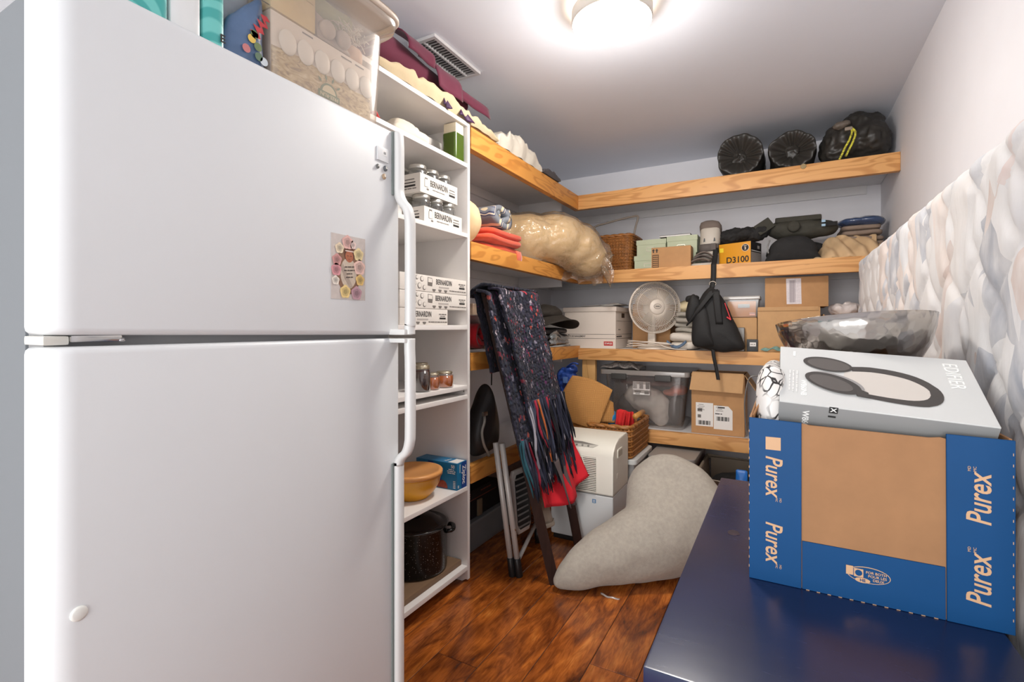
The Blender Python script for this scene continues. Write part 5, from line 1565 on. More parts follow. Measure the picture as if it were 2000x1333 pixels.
ob = thing('camera_bag', 'dark olive canvas bag with a round flap on the black cushion', 'bag', (.11, 3.5, 1.70))
blob('bag_body', [((.02, 3.50, 1.765), (.12, .09, .055)), ((.12, 3.50, 1.765), (.13, .09, .055)), ((.20, 3.50, 1.755), (.09, .08, .05)), ((.08, 3.50, 1.735), (.15, .09, .04))], OLIVE, ob, voxel=.008, sm=4, nz=.004, nsc=16)
MB().box(-.045, .20, 3.43, 3.55, 1.800, 1.832).jit(.003, 9).build('top_flap', OLIVE, ob, bev=.012, seg=3)
MB().lathe([(.034, 0), (.033, .008), (.024, .014), (.001, .016)], (.055, 3.40, 1.765), 22, Euler((PI / 2, 0, 0)).to_matrix()).build('round_flap', OLIVE, ob, smooth=True)
for k in range(2):
    MB().box(.196, .216, 3.398, 3.412, 1.752 + .024 * k, 1.766 + .024 * k).build('buckle', M('pale_blue_plastic', (150, 182, 206), .4), ob, bev=.002)
MB().box(.22, .275, 3.40, 3.414, 1.752, 1.776).build('strap', BLACKT, ob, bev=.002)
tag(blob('dark_bundle', [((.05, 3.52, 1.61), (.13, .10, .065)), ((.0, 3.56, 1.62), (.1, .1, .07)), ((.14, 3.54, 1.62), (.1, .08, .07))], BLACKT, voxel=.010, sm=4, nz=.005, floor=zb2), 'black cloth bundle filling the gap behind the black cushion', 'bundle')
TAN = M('tan_cotton', (204, 172, 132), .9, var=.06, vs=10, bump=.3, bs=40, bd=.004)
tn = MB()
def drape(u, v):
    x = .155 + .31 * u
    top = 1.70 - .22 * max(0, .33 - u) - .02 * u
    s = math.sin(PI / 2 * v)
    y = 3.30 + .20 * s
    zz = zb2 + (top - zb2) * math.sin(PI / 2 * min(1, v * 1.15)) ** .8 * min(1, (.03 + u) * 4.5)
    f = .010 * math.sin(26 * u + 9 * v) + .014 * noise.noise(V(x * 16, v * 4, 2))
    return V(x, y - f, max(zb2 + .001, zz + f * .8))
tn.sheet(drape, 44, 30, .006)
tn2 = MB().sheet(lambda u, v: drape(u, v) + V(.03, -.012, -.045 * (1 - .2 * u)) if False else V(drape(u, v).x + .02, drape(u, v).y - .012, max(zb2 + .001, drape(u, v).z - .05 + .012 * math.sin(12 * u))), 40, 24, .006)
tc2 = thing('folded_cloth', 'tan cotton cloth draped in folds beside the mattress top', 'cloth', (.3, 3.4, zb2))
tn.build('upper_fold', TAN, tc2, smooth=True); tn2.build('lower_fold', TAN, tc2, smooth=True)
folded('wool_blanket', 'grey taupe folded wool blanket under the shiny blue package', 'blanket', M('taupe_wool', (140, 122, 108), .95, var=.1, vs=30, bump=.2, bs=200), .285, .52, 3.48, 3.80, 1.60, 1.762, 5, 7, nz=.010, jag=.02)
tag(blob('blanket_package', [((.38, 3.58, 1.785), (.10, .12, .03)), ((.44, 3.58, 1.785), (.085, .13, .034))], M('shiny_navy_film', (58, 76, 110), .16, coat=.6, bump=.4, bs=30, bd=.006), voxel=.008, sm=4, nz=.005, nsc=14), 'shiny navy blue wrapped package on the taupe blanket', 'package')
tag(MB().box(.295, .52, 3.50, 3.80, zb2, 1.598).build('storage_box', M('taupe_box', (128, 116, 104), .8), bev=.004), 'low taupe box under the folded wool blanket', 'box')

# ------------------------------------------------------------------ third shelf
z3 = 1.040
RED = M('red_fleece', (196, 22, 34), .95, var=.06, vs=12, bump=.2, bs=160, sheen=.3)
mb = MB().sheet(spiral(2.03, 1.122, .014, .062, 2.4, -1.60, -1.285, 1.0, 3.6), 10, 80, .018)
rf = thing('rolled_fleece', 'red fleece roll with a white bound edge on the third shelf', 'blanket', (-1.44, 2.03, z3))
mb.build('roll', RED, rf, smooth=True)
(MB().sheet(lambda u, v: V(-1.285 - .25 * u, 1.985 + .135 * v, 1.215 - .11 * v ** 2 * 1.0 + .004), 6, 10, .004).build('bound_edge', M('white_binding', (228, 214, 206), .7), rf, smooth=True))
tag(MB().box(-1.70, -1.42, 2.16, 2.46, z3 + .004, 1.285).jit(.004, 20).build('wrapped_linen', M('beige_wrapped', (196, 168, 144), .35, var=.15, vs=20, bump=.3, bs=40), bev=.012, seg=3), 'beige linen in clear wrap behind the red fleece roll', 'linen')
wp = tag(MB().box(-1.62, -1.33, 3.40, 3.42, 1.013, 1.302).build('foam_board', PAPER, bev=.001), 'white board standing behind the black hat and storage carton', 'board')
ht = thing('black_hat', 'wide dark brown felt hat lying on folded clothes', 'hat', (-1.36, 2.93, 1.13))
HATM = M('dark_felt', (50, 44, 38), .85, var=.12, vs=10, bump=.2, bs=140)
def brim(u, v):
    a = 2 * PI * u
    r = .05 + .13 * v
    dr = .05 * math.sin(a - .6) * v ** 2
    return V(-1.335 + r * 1.0 * math.cos(a), 2.95 + r * 1.25 * math.sin(a), 1.20 + .055 * (1 - v) ** 1.2 + .028 * math.cos(2 * a + .6) * v ** 2 - .02 * v)
MB().sheet(brim, 60, 12, .006).build('brim', HATM, ht, smooth=True)
blob('crown', [((-1.36, 2.95, 1.26), (.085, .11, .05)), ((-1.34, 2.93, 1.25), (.09, .12, .045))], HATM, ht, voxel=.008, sm=6, nz=.008, nsc=14)
folded('folded_clothes', 'dark folded clothes in a clear bag under the felt hat', 'clothes', M('charcoal_clothes', (66, 64, 66), .6, var=.3, vs=16, bump=.3, bs=40), -1.56, -1.27, 2.76, 3.16, z3, 1.155, 3, 11, nz=.012)
tag(MB().sheet(lambda u, v: V(-1.268 + .012 * math.sin(9 * u) + .006 * math.sin(14 * v), 2.80 + .28 * u, 1.052 + .07 * v + .02 * math.sin(6 * u) * v), 20, 8, .002).jit(.008, 26, 3).build('clear_wrap', thin_clear('bluish_film', (226, 232, 234), .3, .12, .3, (200, 210, 214), wr=40.), smooth=True), 'crinkled clear plastic wrap hanging in front of the dark clothes', 'plastic')

zc3 = 1.0135
sb = thing('storage_carton', 'white cardboard storage carton with lid and red shop logo', 'box', (-1.2, 3.5, zc3))
SW = M('carton_white', (226, 214, 202), .65, var=.02)
MB().box(-1.388, -1.010, 3.315, 3.72, zc3, 1.285).build('carton', SW, sb, bev=.0015)
MB().box(-1.396, -1.003, 3.307, 3.728, 1.272, 1.303).build('lid', SW, sb, bev=.0025)
SF = 3.315
text('BOITE DE RANGEMENT', .0165, (-1.378, SF, 1.097), X1, Z1, INK, sb, bold=.02, align='LEFT', sx=.86)
for z in (1.112, 1.082):
    decal(rect(.37, .0022), (-1.20, SF, z), X1, Z1, INK, sb, 'print_line')
    decal(rect(.39, .0022), (-1.010, 3.52, z), Y1, Z1, INK, sb, 'print_line')
decal(rect(.064, .029), (-1.062, SF, 1.048), X1, V(-.03, 0, 1), M('logo_red', (190, 30, 34), .5), sb, 'logo_block')
text('STAPLES', .0175, (-1.062, SF, 1.048), X1, V(-.03, 0, 1), PAPER, sb, bold=.025, sx=.82, lift=.0012)
faux(.04, .0045, (-1.36, SF, 1.032), X1, Z1, INK, sb, 4)
decal(rect(.075, .032), (-1.010, 3.49, 1.245), Y1, Z1, M('hand_hole', (78, 58, 42), .9), sb, 'hand_hole')
faux(.13, .013, (-1.010, 3.40, 1.097), Y1, Z1, INK, sb, 3)
faux(.05, .010, (-1.010, 3.40, 1.145), Y1, Z1, INKG, sb, 7)
for z in (1.205,):
    decal(rect(.39, .0018), (-1.010, 3.52, z), Y1, Z1, INKG, sb, 'print_line')
ps = thing('paper_stack', 'loose papers lying on the white storage carton lid', 'papers', (-1.15, 3.5, 1.3035))
for k in range(3):
    MB().sheet(lambda u, v: V(-1.30 + .26 * u + .02 * k, 3.33 + .30 * v, 1.305 + .005 * k + .020 * u * u * (1 if k == 1 else .4)), 8, 4, .0018).build('sheet', PAPER if k != 1 else M('grey_paper', (150, 142, 136), .7), ps, smooth=True)
cartonbox('cardboard_box', 'brown carton standing behind the white fan', -.955, -.69, 3.545, 3.80, zc3, 1.325, CARD)

# fan
fa = thing('desk_fan', 'white desk fan with round wire grille on the third shelf', 'fan', (-.80, 3.40, zc3))
FANW = M('fan_cream_plastic', (226, 214, 200), .4)
fc = V(-.758, 3.375, 1.295)
fN = V(.50, -.86, .02).normalized()
fU = Z1.cross(fN).normalized() * -1
fU = V(-fN.y, fN.x, 0).normalized(); fW = fN.cross(fU)
Rf = .168
def fp(r, a, d):
    return fc + fU * (r * math.cos(a)) + fW * (r * math.sin(a)) + fN * d
g = MB()
def cage_d(r):
    return .048 * math.sqrt(max(0, 1 - (r / Rf) ** 2.6)) + .0
for k in range(96):
    a = 2 * PI * k / 96
    g.tube([fp(r, a, cage_d(r)) for r in (.046, .075, .105, .135, .152, .162, .167)], .0019, 4)
g.build('grille_wires', FANW, fa, smooth=True)['kind'] = 'stuff'
g = MB()
for k in range(72):
    a = 2 * PI * k / 72
    g.tube([fp(r, a, -.004 - .055 * math.sqrt(max(0, 1 - (r / Rf) ** 2.6))) for r in (.05, .09, .13, .155, .166)], .0015, 4)
g.build('rear_grille_wires', FANW, fa, smooth=True)['kind'] = 'stuff'
for r, d, w in ((.128, cage_d(.128), .0018), ):
    MB().tube([fp(r, 2 * PI * k / 60, d) for k in range(60)], w, 5, closed=True).build('grille_ring', FANW, fa, smooth=True)
MB().tube([fp(Rf, 2 * PI * k / 60, -.004) for k in range(60)], .0062, 8, closed=True, sq=(1, 1.5)).build('rim', FANW, fa, smooth=True)
def disc(r, prof, c, N, name, mat, par, n=40):
    q = N.to_track_quat('Z', 'Y').to_matrix()
    return MB().lathe(prof, c, n, q).build(name, mat, par, smooth=True, ang=50)
disc(0, [(.050, .0), (.050, .006), (.046, .010), (.001, .012)], fc + fN * .044, fN, 'hub_cap', FANW, fa)
def ell_on(c, rx, ry, lift, mat, name):
    pts = [c + fU * (rx * math.cos(a)) + fW * (ry * math.sin(a)) + fN * lift for a in [2 * PI * k / 24 for k in range(24)]]
    return MB().add(pts + [p + fN * .0006 for p in pts], [tuple(range(24))[::-1], tuple(range(24, 48))] + [(i, (i + 1) % 24, 24 + (i + 1) % 24, 24 + i) for i in range(24)]).build(name, mat, fa)
lc_ = fc + fN * .0562 + fW * .004
ell_on(lc_, .025, .018, 0, M('fan_logo_grey', (120, 112, 104), .4), 'logo')
ell_on(lc_, .022, .0155, .0006, M('fan_logo_pale', (206, 194, 180), .4), 'logo')
faux(.028, .010, lc_ + fN * .001, fU, fW, INKG, fa, 5)
FANB = M('fan_blade_grey', (176, 158, 140), .4)
for k in range(4):
    a0 = PI / 2 * k + .4
    MB().sheet(lambda u, v: fp(.03 + .105 * u, a0 + (.15 + .75 * v) * (1 - .15 * u) + .25 * u, -.004 - .022 * (v - .5)), 10, 10, .002).build('blade', FANB, fa, smooth=True)
disc(0, [(.052, -.08), (.055, -.03), (.03, -.014), (.03, .0), (.001, .0)], fc - fN * .02, fN, 'motor', FANW, fa)
sc_ = fc - fN * .065
MB().hexa([(sc_.x - .026, sc_.y - .02, zc3 + .02), (sc_.x + .026, sc_.y - .02, zc3 + .02), (sc_.x + .026, sc_.y + .03, zc3 + .02), (sc_.x - .026, sc_.y + .03, zc3 + .02), (sc_.x - .02, sc_.y - .015, 1.29), (sc_.x + .02, sc_.y - .015, 1.29), (sc_.x + .02, sc_.y + .025, 1.29), (sc_.x - .02, sc_.y + .025, 1.29)]).build('stand', FANW, fa, bev=.008, seg=3)
MB().lathe([(.001, 0), (.118, 0), (.120, .008), (.112, .016), (.05, .024), (.03, .03), (.001, .03)], (sc_.x + .03, 3.40, zc3), 40).build('base', FANW, fa, smooth=True, ang=60)
MB().box(fc.x - .022, fc.x + .004, fc.y - .012, fc.y + .0, 1.121, 1.129).build('clip', FANW, fa, bev=.002)
# its coiled lead
for k in range(4):
    pts = []
    for q in range(25):
        a = 2 * PI * q / 24
        pts.append((-.80 + (.128 + .006 * k) * math.cos(a) + .01 * k, 3.292 + (.026 + .003 * k) * math.sin(a) - .002 * k, zc3 + .030 + .006 * k + .012 * math.cos(a + k)))
    MB().tube(smooth_loop(pts[:-1], 2), .003, 6, closed=True).build('lead_coil', FANW, fa, smooth=True)
MB().tube(smooth_loop([(-.72, 3.275, 1.06), (-.69, 3.256, 1.045), (-.65, 3.250, 1.03), (-.60, 3.246, 1.022), (-.545, 3.248, 1.020), (-.535, 3.262, 1.02)], 5, False), .003, 6).build('lead_coil', FANW, fa, smooth=True)
# linens stack
folded('linen_stack', 'pile of grey and white folded linens between fan and backpack', 'linen', M('grey_linens', (168, 162, 152), .95, var=.10, vs=14, bump=.2, bs=120), -.655, -.46, 3.40, 3.72, 1.125, 1.262, 4, 21, nz=.024, jag=.035)
folded('white_towel', 'white towel with a blue border at the bottom of the linen pile', 'towel', M('white_terry', (222, 212, 200), .95, var=.06, bump=.35, bs=220), -.672, -.475, 3.312, 3.70, zc3, 1.123, 2, 23, nz=.014, jag=.02)
tag(MB().sheet(lambda u, v: V(-.665 + .12 * u, 3.300 + .006 * math.sin(4 * v), 1.075 - .036 * math.sin(PI * u) - .02 * v + .008 * v), 16, 5, .010).build('blue_band', M('blue_knit', (96, 116, 140), .95, bump=.4, bs=200), smooth=True), 'blue knitted band tucked in front of the white towel', 'cloth')
tag(blob('cream_linen', [((-.575, 3.56, 1.30), (.08, .12, .045)), ((-.545, 3.56, 1.315), (.07, .11, .035))], M('cream_yellow_linen', (222, 206, 168), .9, var=.05, bump=.2, bs=60), voxel=.010, sm=4, nz=.01, nsc=16, floor=1.263), 'cream yellow crumpled linen on top of the linen pile', 'linen')

# hanging backpack
bpk = thing('backpack', 'black backpack hanging by its strap from the second shelf', 'backpack', (-.35, 3.2, 1.0))
BPK = M('backpack_black', (24, 23, 23), .7, var=.15, vs=16, bump=.2, bs=260)
NYW = BPK
oy = 3.205
MB().puff([(-.405, 1.395), (-.37, 1.395), (-.315, 1.33), (-.265, 1.22), (-.215, 1.10), (-.20, 1.035), (-.25, 1.02), (-.33, 1.012), (-.42, 1.03), (-.475, 1.06), (-.485, 1.12), (-.478, 1.22), (-.45, 1.33)], (0, oy, 0), X1, Z1, .055, .04, nz=.004, nsc=14, ctr=(-.36, 1.15)).build('bag_body', BPK, bpk, smooth=True)
MB().puff([(-.485, 1.06), (-.38, 1.045), (-.365, 1.08), (-.39, 1.25), (-.43, 1.30), (-.475, 1.26)], (0, oy - .035, 0), X1, Z1, .035, .01, nz=.003).build('front_pocket', BPK, bpk, smooth=True)
MB().sheet(lambda u, v: V(-.385 - .135 * v + .045 * u, oy - .045 - .02 * math.sin(PI * v) , 1.385 - .215 * v + .045 * u * v), 6, 16, .012).build('shoulder_strap', BPK, bpk, smooth=True)
MB().puff([(-.53, 1.24), (-.52, 1.30), (-.50, 1.355), (-.475, 1.36), (-.44, 1.30), (-.47, 1.22), (-.51, 1.19)], (0, oy - .01, 0), X1, Z1, .03, .02, nz=.003).build('shoulder_pad', BPK, bpk, smooth=True)
MB().sheet(lambda u, v: V(-.372 + .04 * u + .02 * v, oy - .05 - .008 * math.sin(PI * v), 1.38 - .20 * v), 5, 12, .012).build('shoulder_strap', BPK, bpk, smooth=True)
REDZ = M('red_zip', (206, 30, 44), .5)
MB().tube([(-.303, oy - .046, 1.305), (-.285, oy - .046, 1.25), (-.270, oy - .047, 1.205)], .0028, 6).build('zip_line', REDZ, bpk)
MB().tube([(-.292, oy - .047, 1.222), (-.27, oy - .046, 1.205)], .0045, 6).build('zip_pull', REDZ, bpk)
def ribbon(pts, w, name, mat, par, th=.004, wd=V(1, 0, 0)):
    pts = smooth_loop(pts, 5, False)
    n = len(pts)
    return MB().sheet(lambda u, v: Vector(pts[round(v * (n - 1))]) + wd * (w * (u - .5)), 3, n, th).build(name, mat, par, smooth=True)
ribbon([(-.372, 3.34, 1.66), (-.373, 3.30, 1.60), (-.373, 3.262, 1.558), (-.374, 3.240, 1.545), (-.374, 3.236, 1.50), (-.376, 3.232, 1.44), (-.382, 3.22, 1.40)], .030, 'hanging_strap', BPK, bpk)
MB().tube([(-.378 + .019 * math.cos(a), 3.228, 1.427 + .014 * math.sin(a)) for a in [2 * PI * k / 24 for k in range(24)]], .003, 6, closed=True).build('strap_ring', M('nickel', (170, 160, 148), .3, metal=.8), bpk, smooth=True)
ribbon([(-.372, oy - .02, 1.03), (-.366, oy - .02, .98), (-.354, oy - .018, .92), (-.345, oy - .015, .865), (-.342, oy - .015, .845)], .020, 'loose_strap', BPK, bpk)
MB().puff([(-.53, 1.32), (-.53, 1.355), (-.47, 1.36), (-.46, 1.335)], (0, oy + .03, 0), X1, Z1, .02, .02).build('side_pouch', BPK, bpk, smooth=True)

# boxes on the third shelf, right
cx_ = thing('clear_box', 'small clear lidded box of orange papers behind the backpack', 'box', (-.21, 3.42, 1.222))
MB().hexa([(-.312, 3.335, 1.222), (-.138, 3.335, 1.222), (-.138, 3.50, 1.222), (-.312, 3.50, 1.222), (-.322, 3.325, 1.332), (-.128, 3.325, 1.332), (-.128, 3.51, 1.332), (-.322, 3.51, 1.332)]).build('tub', CLEAR, cx_, bev=.006, seg=3)
MB().box(-.328, -.122, 3.319, 3.516, 1.332, 1.352).build('lid', thin_clear('clear_lid', (236, 232, 228), .45, .15, .25, (222, 214, 206)), cx_, bev=.004)
MB().box(-.304, -.146, 3.342, 3.492, 1.2245, 1.322).build('papers', M('orange_papers', (222, 152, 84), .7, var=.1, vs=20), cx_, bev=.003)
decal(rect(.065, .022), (-.212, 3.331, 1.292), X1, Z1, M('label_grey_blue', (176, 184, 186), .6), cx_, 'label')
decal(rect(.032, .018), (-.165, 3.334, 1.243), X1, Z1, M('label_pink', (226, 176, 160), .6), cx_, 'label')
cartonbox('cardboard_box', 'brown carton under the small clear box of papers', -.318, -.140, 3.335, 3.56, zc3, 1.2205, CARD2)
sbx = thing('small_black_box', 'small black box with a white label at the shelf edge', 'box', (-.163, 3.31, zc3))
MB().box(-.193, -.133, 3.292, 3.33, zc3, 1.088).build('carton', BLACKP, sbx, bev=.002)
decal(rect(.034, .024), (-.160, 3.292, 1.058), X1, Z1, PAPER, sbx, 'label')
faux(.026, .006, (-.160, 3.292, 1.058), X1, Z1, INKG, sbx, 3, lift=.0012)
tag(MB().box(-.262, -.205, 3.29, 3.33, zc3, 1.16).build('grey_pouch', M('silver_pouch', (120, 116, 112), .4, metal=.3), bev=.008, seg=3), 'slim grey pouch between the backpack and the small black box', 'pouch')
A_, R = cartonbox('cardboard_box', 'brown carton with a strip of shipping tape, upper of the two stacked', -.100, .222, 3.325, 3.62, 1.281, 1.456, CARD, 1.5)
decal(rect(.076, .150), R @ V(.050, 3.325, 1.372), R.to_3x3() @ X1, V(-.02, 0, 1), M('wrinkled_label', (206, 196, 198), .35, var=.12, vs=90), A_, 'shipping_label')
for k in range(8):
    decal(rect(.002 + .0015 * (k % 3), .13), R @ V(.050 - .022 + .004 * k, 3.325, 1.372), R.to_3x3() @ X1, Z1, M('soft_print', (170, 160, 164), .6), A_, 'label_line', lift=.001)
B_, R = cartonbox('cardboard_box', 'large brown carton, lower of the two stacked beside the mattress', -.135, .185, 3.305, 3.66, zc3, 1.279, CARD2, 0)
MB().box(-.132, .175, 3.300, 3.306, 1.258, 1.281).build('lip', CARD2, B_, bev=.001)
D_, R = cartonbox('cardboard_box', 'small open carton with crumpled cloth beside the mattress end', .205, .40, 3.33, 3.60, zc3, 1.232, CARD, 0, parts=False)
MB().hexa([(.185, 3.32, 1.10), (.206, 3.325, 1.10), (.206, 3.33, 1.235), (.20, 3.33, 1.235), (.180, 3.50, 1.10), (.204, 3.50, 1.10), (.204, 3.50, 1.235), (.198, 3.50, 1.235)]).build('side_flap', CARD2, D_)
tag(blob('crumpled_cloth', [((.285, 3.42, 1.262), (.055, .06, .035)), ((.33, 3.42, 1.268), (.05, .06, .04))], M('white_print_cloth', (226, 216, 212), .9, var=.08, vs=60), voxel=.007, sm=3, nz=.012, nsc=26, floor=1.233), 'crumpled white printed cloth in the small open carton', 'cloth')
tag(MB().sheet(lambda u, v: V(-.115 + .14 * u, 3.275 - .03 * v + .006 * math.sin(20 * u), 1.022 + .020 * math.sin(PI * (u * .9 + .05)) * (1 - .5 * v) + .006 * math.sin(14 * u + 2 * v)), 22, 8, .006).build('teal_towel', M('teal_stripe_towel', (126, 164, 156), .95, var=.2, vs=60, bump=.3, bs=120), smooth=True), 'pale teal towel lying on the third shelf edge', 'towel')

# ------------------------------------------------------------------ fourth shelf
z4 = .4885
to = thing('storage_tote', 'clear lidded storage tote full of clothes on the lowest shelf', 'tote', (-.83, 3.5, z4))
def totewall(u, v):
    x0, x1, y0, y1 = -1.06, -.575, 3.335, 3.72
    g = .035 * v
    cx, cy = (x0 + x1) / 2, (y0 + y1) / 2
    a = 2 * PI * u; ca, sa = math.cos(a), math.sin(a); e = 2 / 11.
    rib = .003 * (1 if (u * 60) % 1 < .5 else 0) * (1 if v > .1 else 0) * 0
    return V(cx + ((x1 - x0) / 2 + g + rib) * math.copysign(abs(ca) ** e, ca), cy + ((y1 - y0) / 2 + g * .6) * math.copysign(abs(sa) ** e, sa), z4 + .002 + .345 * v)
mb = MB().grid(totewall, 120, 12, cu=True)
mb.build('tub', thin_clear('tote_plastic', (226, 222, 220), .12, .12, .22, (214, 208, 204)), to, smooth=True)
LIDC = thin_clear('tote_lid_plastic', (220, 214, 210), .55, .2, .25, (196, 188, 182))
MB().prism(rrect(-1.125, -.525, 3.305, 3.75, .035), (0, 0, .836), X1, Y1, Z1, .034).build('lid', LIDC, to, bev=.008, seg=3)
for x in (-.985, -.690):
    MB().box(x - .052, x + .052, 3.292, 3.312, .806, .846).build('clip', M('clip_dark_grey', (62, 60, 58), .45), to, bev=.006, seg=3)
decal(rect(.115, .058), (-.835, 3.318, .768), X1, V(0, .03, 1), M('label_clear', (206, 198, 194), .4, var=.12, vs=60), to, 'label')
decal(rect(.11, .028), (-.835, 3.322, .722), X1, V(0, .03, 1), PAPER, to, 'label')
for k in range(3):
    decal(rect(.045 - .008 * k, .0045), (-.86, 3.322, .730 - .008 * k), X1, Z1, INK if k == 0 else INKG, to, 'label_line', lift=.001)
    decal(rect(.026, .046), (-.877 + .042 * k, 3.318, .770), X1, Z1, M('label_photo_%d' % k, (150 - 18 * k, 142 - 18 * k, 138 - 18 * k), .5, var=.3, vs=90), to, 'label_picture', lift=.001)
decal(rect(.03, .018), (-.80, 3.322, .722), X1, Z1, INKG, to, 'label_code', lift=.001)
tag(blob('white_shirt', [((-.84, 3.45, .66), (.15, .09, .10), (0, .35, 0)), ((-.74, 3.43, .60), (.08, .07, .11)), ((-.90, 3.46, .70), (.08, .08, .06))], M('white_shirt_cotton', (226, 222, 216), .9, bump=.2, bs=60), voxel=.010, sm=4, nz=.012, nsc=12), 'white shirt visible through the front of the clear tote', 'shirt')
tag(blob('grey_clothes', [((-.63, 3.46, .60), (.06, .10, .105)), ((-.96, 3.5, .60), (.09, .11, .10)), ((-.80, 3.645, .60), (.2, .06, .11)), ((-.84, 3.50, .515), (.2, .12, .02))], M('slate_clothes', (92, 90, 92), .9, var=.1), voxel=.011, sm=4, nz=.006, nsc=10, floor=z4 + .006), 'slate grey clothes inside the clear tote', 'clothes')
tag(blob('coral_top', [((-.62, 3.47, .735), (.055, .10, .035)), ((-.66, 3.45, .72), (.06, .07, .025))], M('coral_knit', (214, 116, 92), .9, var=.1), voxel=.008, sm=4, nz=.006, nsc=16), 'coral knit top at the upper right inside the clear tote', 'clothes')
tag(blob('mauve_clothes', [((-.86, 3.52, .775), (.18, .12, .03)), ((-.72, 3.56, .77), (.12, .1, .03))], M('mauve_grey_clothes', (150, 120, 114), .9, var=.15, vs=18), voxel=.009, sm=4, nz=.006, nsc=14), 'mauve grey clothes along the top inside the clear tote', 'clothes')
tag(MB().sheet(lambda u, v: V(-1.125 + .27 * u, 3.33 + .20 * v, .8735 + .042 * math.sin(PI * (u * .96 + .02)) ** .5 * math.sin(PI * (v * .94 + .03)) ** .5 + .006 * math.sin(17 * u + 5 * v)), 24, 14, .004).build('printed_cloth', M('black_white_print', (176, 168, 162), .9, var=.75, vs=55), smooth=True), 'black and white printed cloth folded on the tote lid', 'cloth')
# labelled carton
cbx = thing('cardboard_box', 'tall open carton with two shipping labels on the lowest shelf', 'box', (-.36, 3.45, z4))
bx0, bx1, by0, by1, bzt = -.515, -.207, 3.318, 3.60, .868
for nm, d in (('front_wall', (bx0, bx1, by0, by0 + .004)), ('back_wall', (bx0, bx1, by1 - .004, by1)), ('side_wall', (bx0, bx0 + .004, by0 + .004, by1 - .004)), ('side_wall', (bx1 - .004, bx1, by0 + .004, by1 - .004))):
    MB().box(*d, z4 + .004, bzt).build(nm, CARD, cbx, bev=.0008, seg=1)
MB().box(bx0, bx1, by0, by1, z4, z4 + .004).build('base', CARD, cbx)
MB().hexa([(bx0 - .008, by0 - .03, .765), (bx1 - .008, by0 - .028, .757), (bx1 - .008, by0 - .024, .757), (bx0 - .008, by0 - .026, .765), (bx0 + .006, by0 - .002, bzt + .012), (bx1 - .004, by0 - .002, bzt + .008), (bx1 - .004, by0 + .003, bzt + .008), (bx0 + .006, by0 + .003, bzt + .012)]).build('flap', CARD2, cbx, bev=.001)
MB().hexa([(bx1 + .058, by0 + .01, .775), (bx1 + .061, by0 + .01, .775), (bx1 + .061, by1 - .02, .775), (bx1 + .058, by1 - .02, .775), (bx1 - .003, by0 + .01, bzt), (bx1 + .001, by0 + .01, bzt), (bx1 + .001, by1 - .02, bzt), (bx1 - .003, by1 - .02, bzt)]).build('flap', CARD2, cbx)
MB().box(bx0 + .01, bx1 - .01, by0 + .01, by1 - .01, bzt - .006, bzt - .003).build('inner_flap', CARD, cbx)
for k, (xa, w) in enumerate(((-.437, .103), (-.328, .108))):
    poly = rect(w, .148) if k == 0 else [(-.054, -.074), (.054, -.074), (.054, .045), (.030, .072), (-.054, .074)]
    lb_ = decal(poly, (xa, by0, .610 - .012 * k), X1, Z1, PAPER, cbx, 'shipping_label')
    for j in range(11):
        decal(rect(.0025 + .002 * (j % 3), .026), (xa - .036 + .0068 * j, by0, (.558 if k == 0 else .590)), X1, Z1, INK, lb_, 'barcode_bar', lift=.001)
    for j in range(4):
        decal(rect(.03 + .012 * (j % 2), .003), (xa - .02, by0, .672 - .011 * j), X1, Z1, INKG, lb_, 'label_line', lift=.001)
    if k == 0:
        decal(rect(.028, .020), (xa - .027, by0, .637), X1, Z1, INKG, lb_, 'label_block', lift=.001)
        decal(rect(.020, .020), (xa - .030, by0, .598), X1, Z1, INKG, lb_, 'label_block', lift=.001)
    else:
        faux(.040, .008, (xa - .026, by0, .620), X1, Z1, INK, cbx, 5, lift=.0012)
        decal(rect(.04, .008), (xa - .01, by0, .660), X1, Z1, INK, lb_, 'label_line', lift=.0012)
# left run of the lowest shelf
z4l = .521
LEA = M('charcoal_leather', (52, 49, 48), .42, var=.1, vs=8, bump=.15, bs=120)
lb2 = thing('leather_bag', 'smooth charcoal teardrop bag behind the scarf on the lowest shelf', 'bag', (-1.36, 2.12, z4l))
MB().puff([(-.045, 0), (.09, 0), (.125, .03), (.13, .13), (.10, .24), (.06, .33), (.045, .345), (.01, .29), (-.05, .20), (-.085, .11), (-.08, .03)], (-1.34, 2.10, z4l + .001), Y1, Z1, .075, .07, nz=.003).build('bag_body', LEA, lb2, smooth=True)
MB().tube(smooth_loop([(-1.265, 2.02, .74), (-1.25, 2.0, .71), (-1.255, 1.985, .66), (-1.25, 1.995, .60), (-1.245, 2.02, .56), (-1.25, 2.04, .535)], 4, False), .007, 8, sq=(1, .4)).build('strap', M('silver_webbing', (150, 146, 138), .45, metal=.2, bump=.3, bs=120), lb2, smooth=True)
MB().box(-1.262, -1.25, 1.995, 2.03, .735, .755).build('buckle', M('nickel', (170, 160, 148), .3, metal=.8), lb2, bev=.003)
MB().tube([(-1.30, 2.146, .866), (-1.30, 2.148, .93)], .0035, 6).build('cord', BLACKT, lb2)
tag(blob('wrapped_bundle', [((-1.47, 2.02, .74), (.13, .09, .13)), ((-1.48, 2.06, .66), (.13, .10, .12))], M('mauve_grey_film', (120, 110, 114), .35, var=.15, vs=12, bump=.4, bs=26, bd=.006), voxel=.011, sm=5, nz=.008, nsc=12, floor=z4l, wall=lambda p: V(min(p.x, -1.425), max(p.y, 1.905), p.z)), 'mauve grey bundle in plastic wrap beside the charcoal bag', 'bundle')
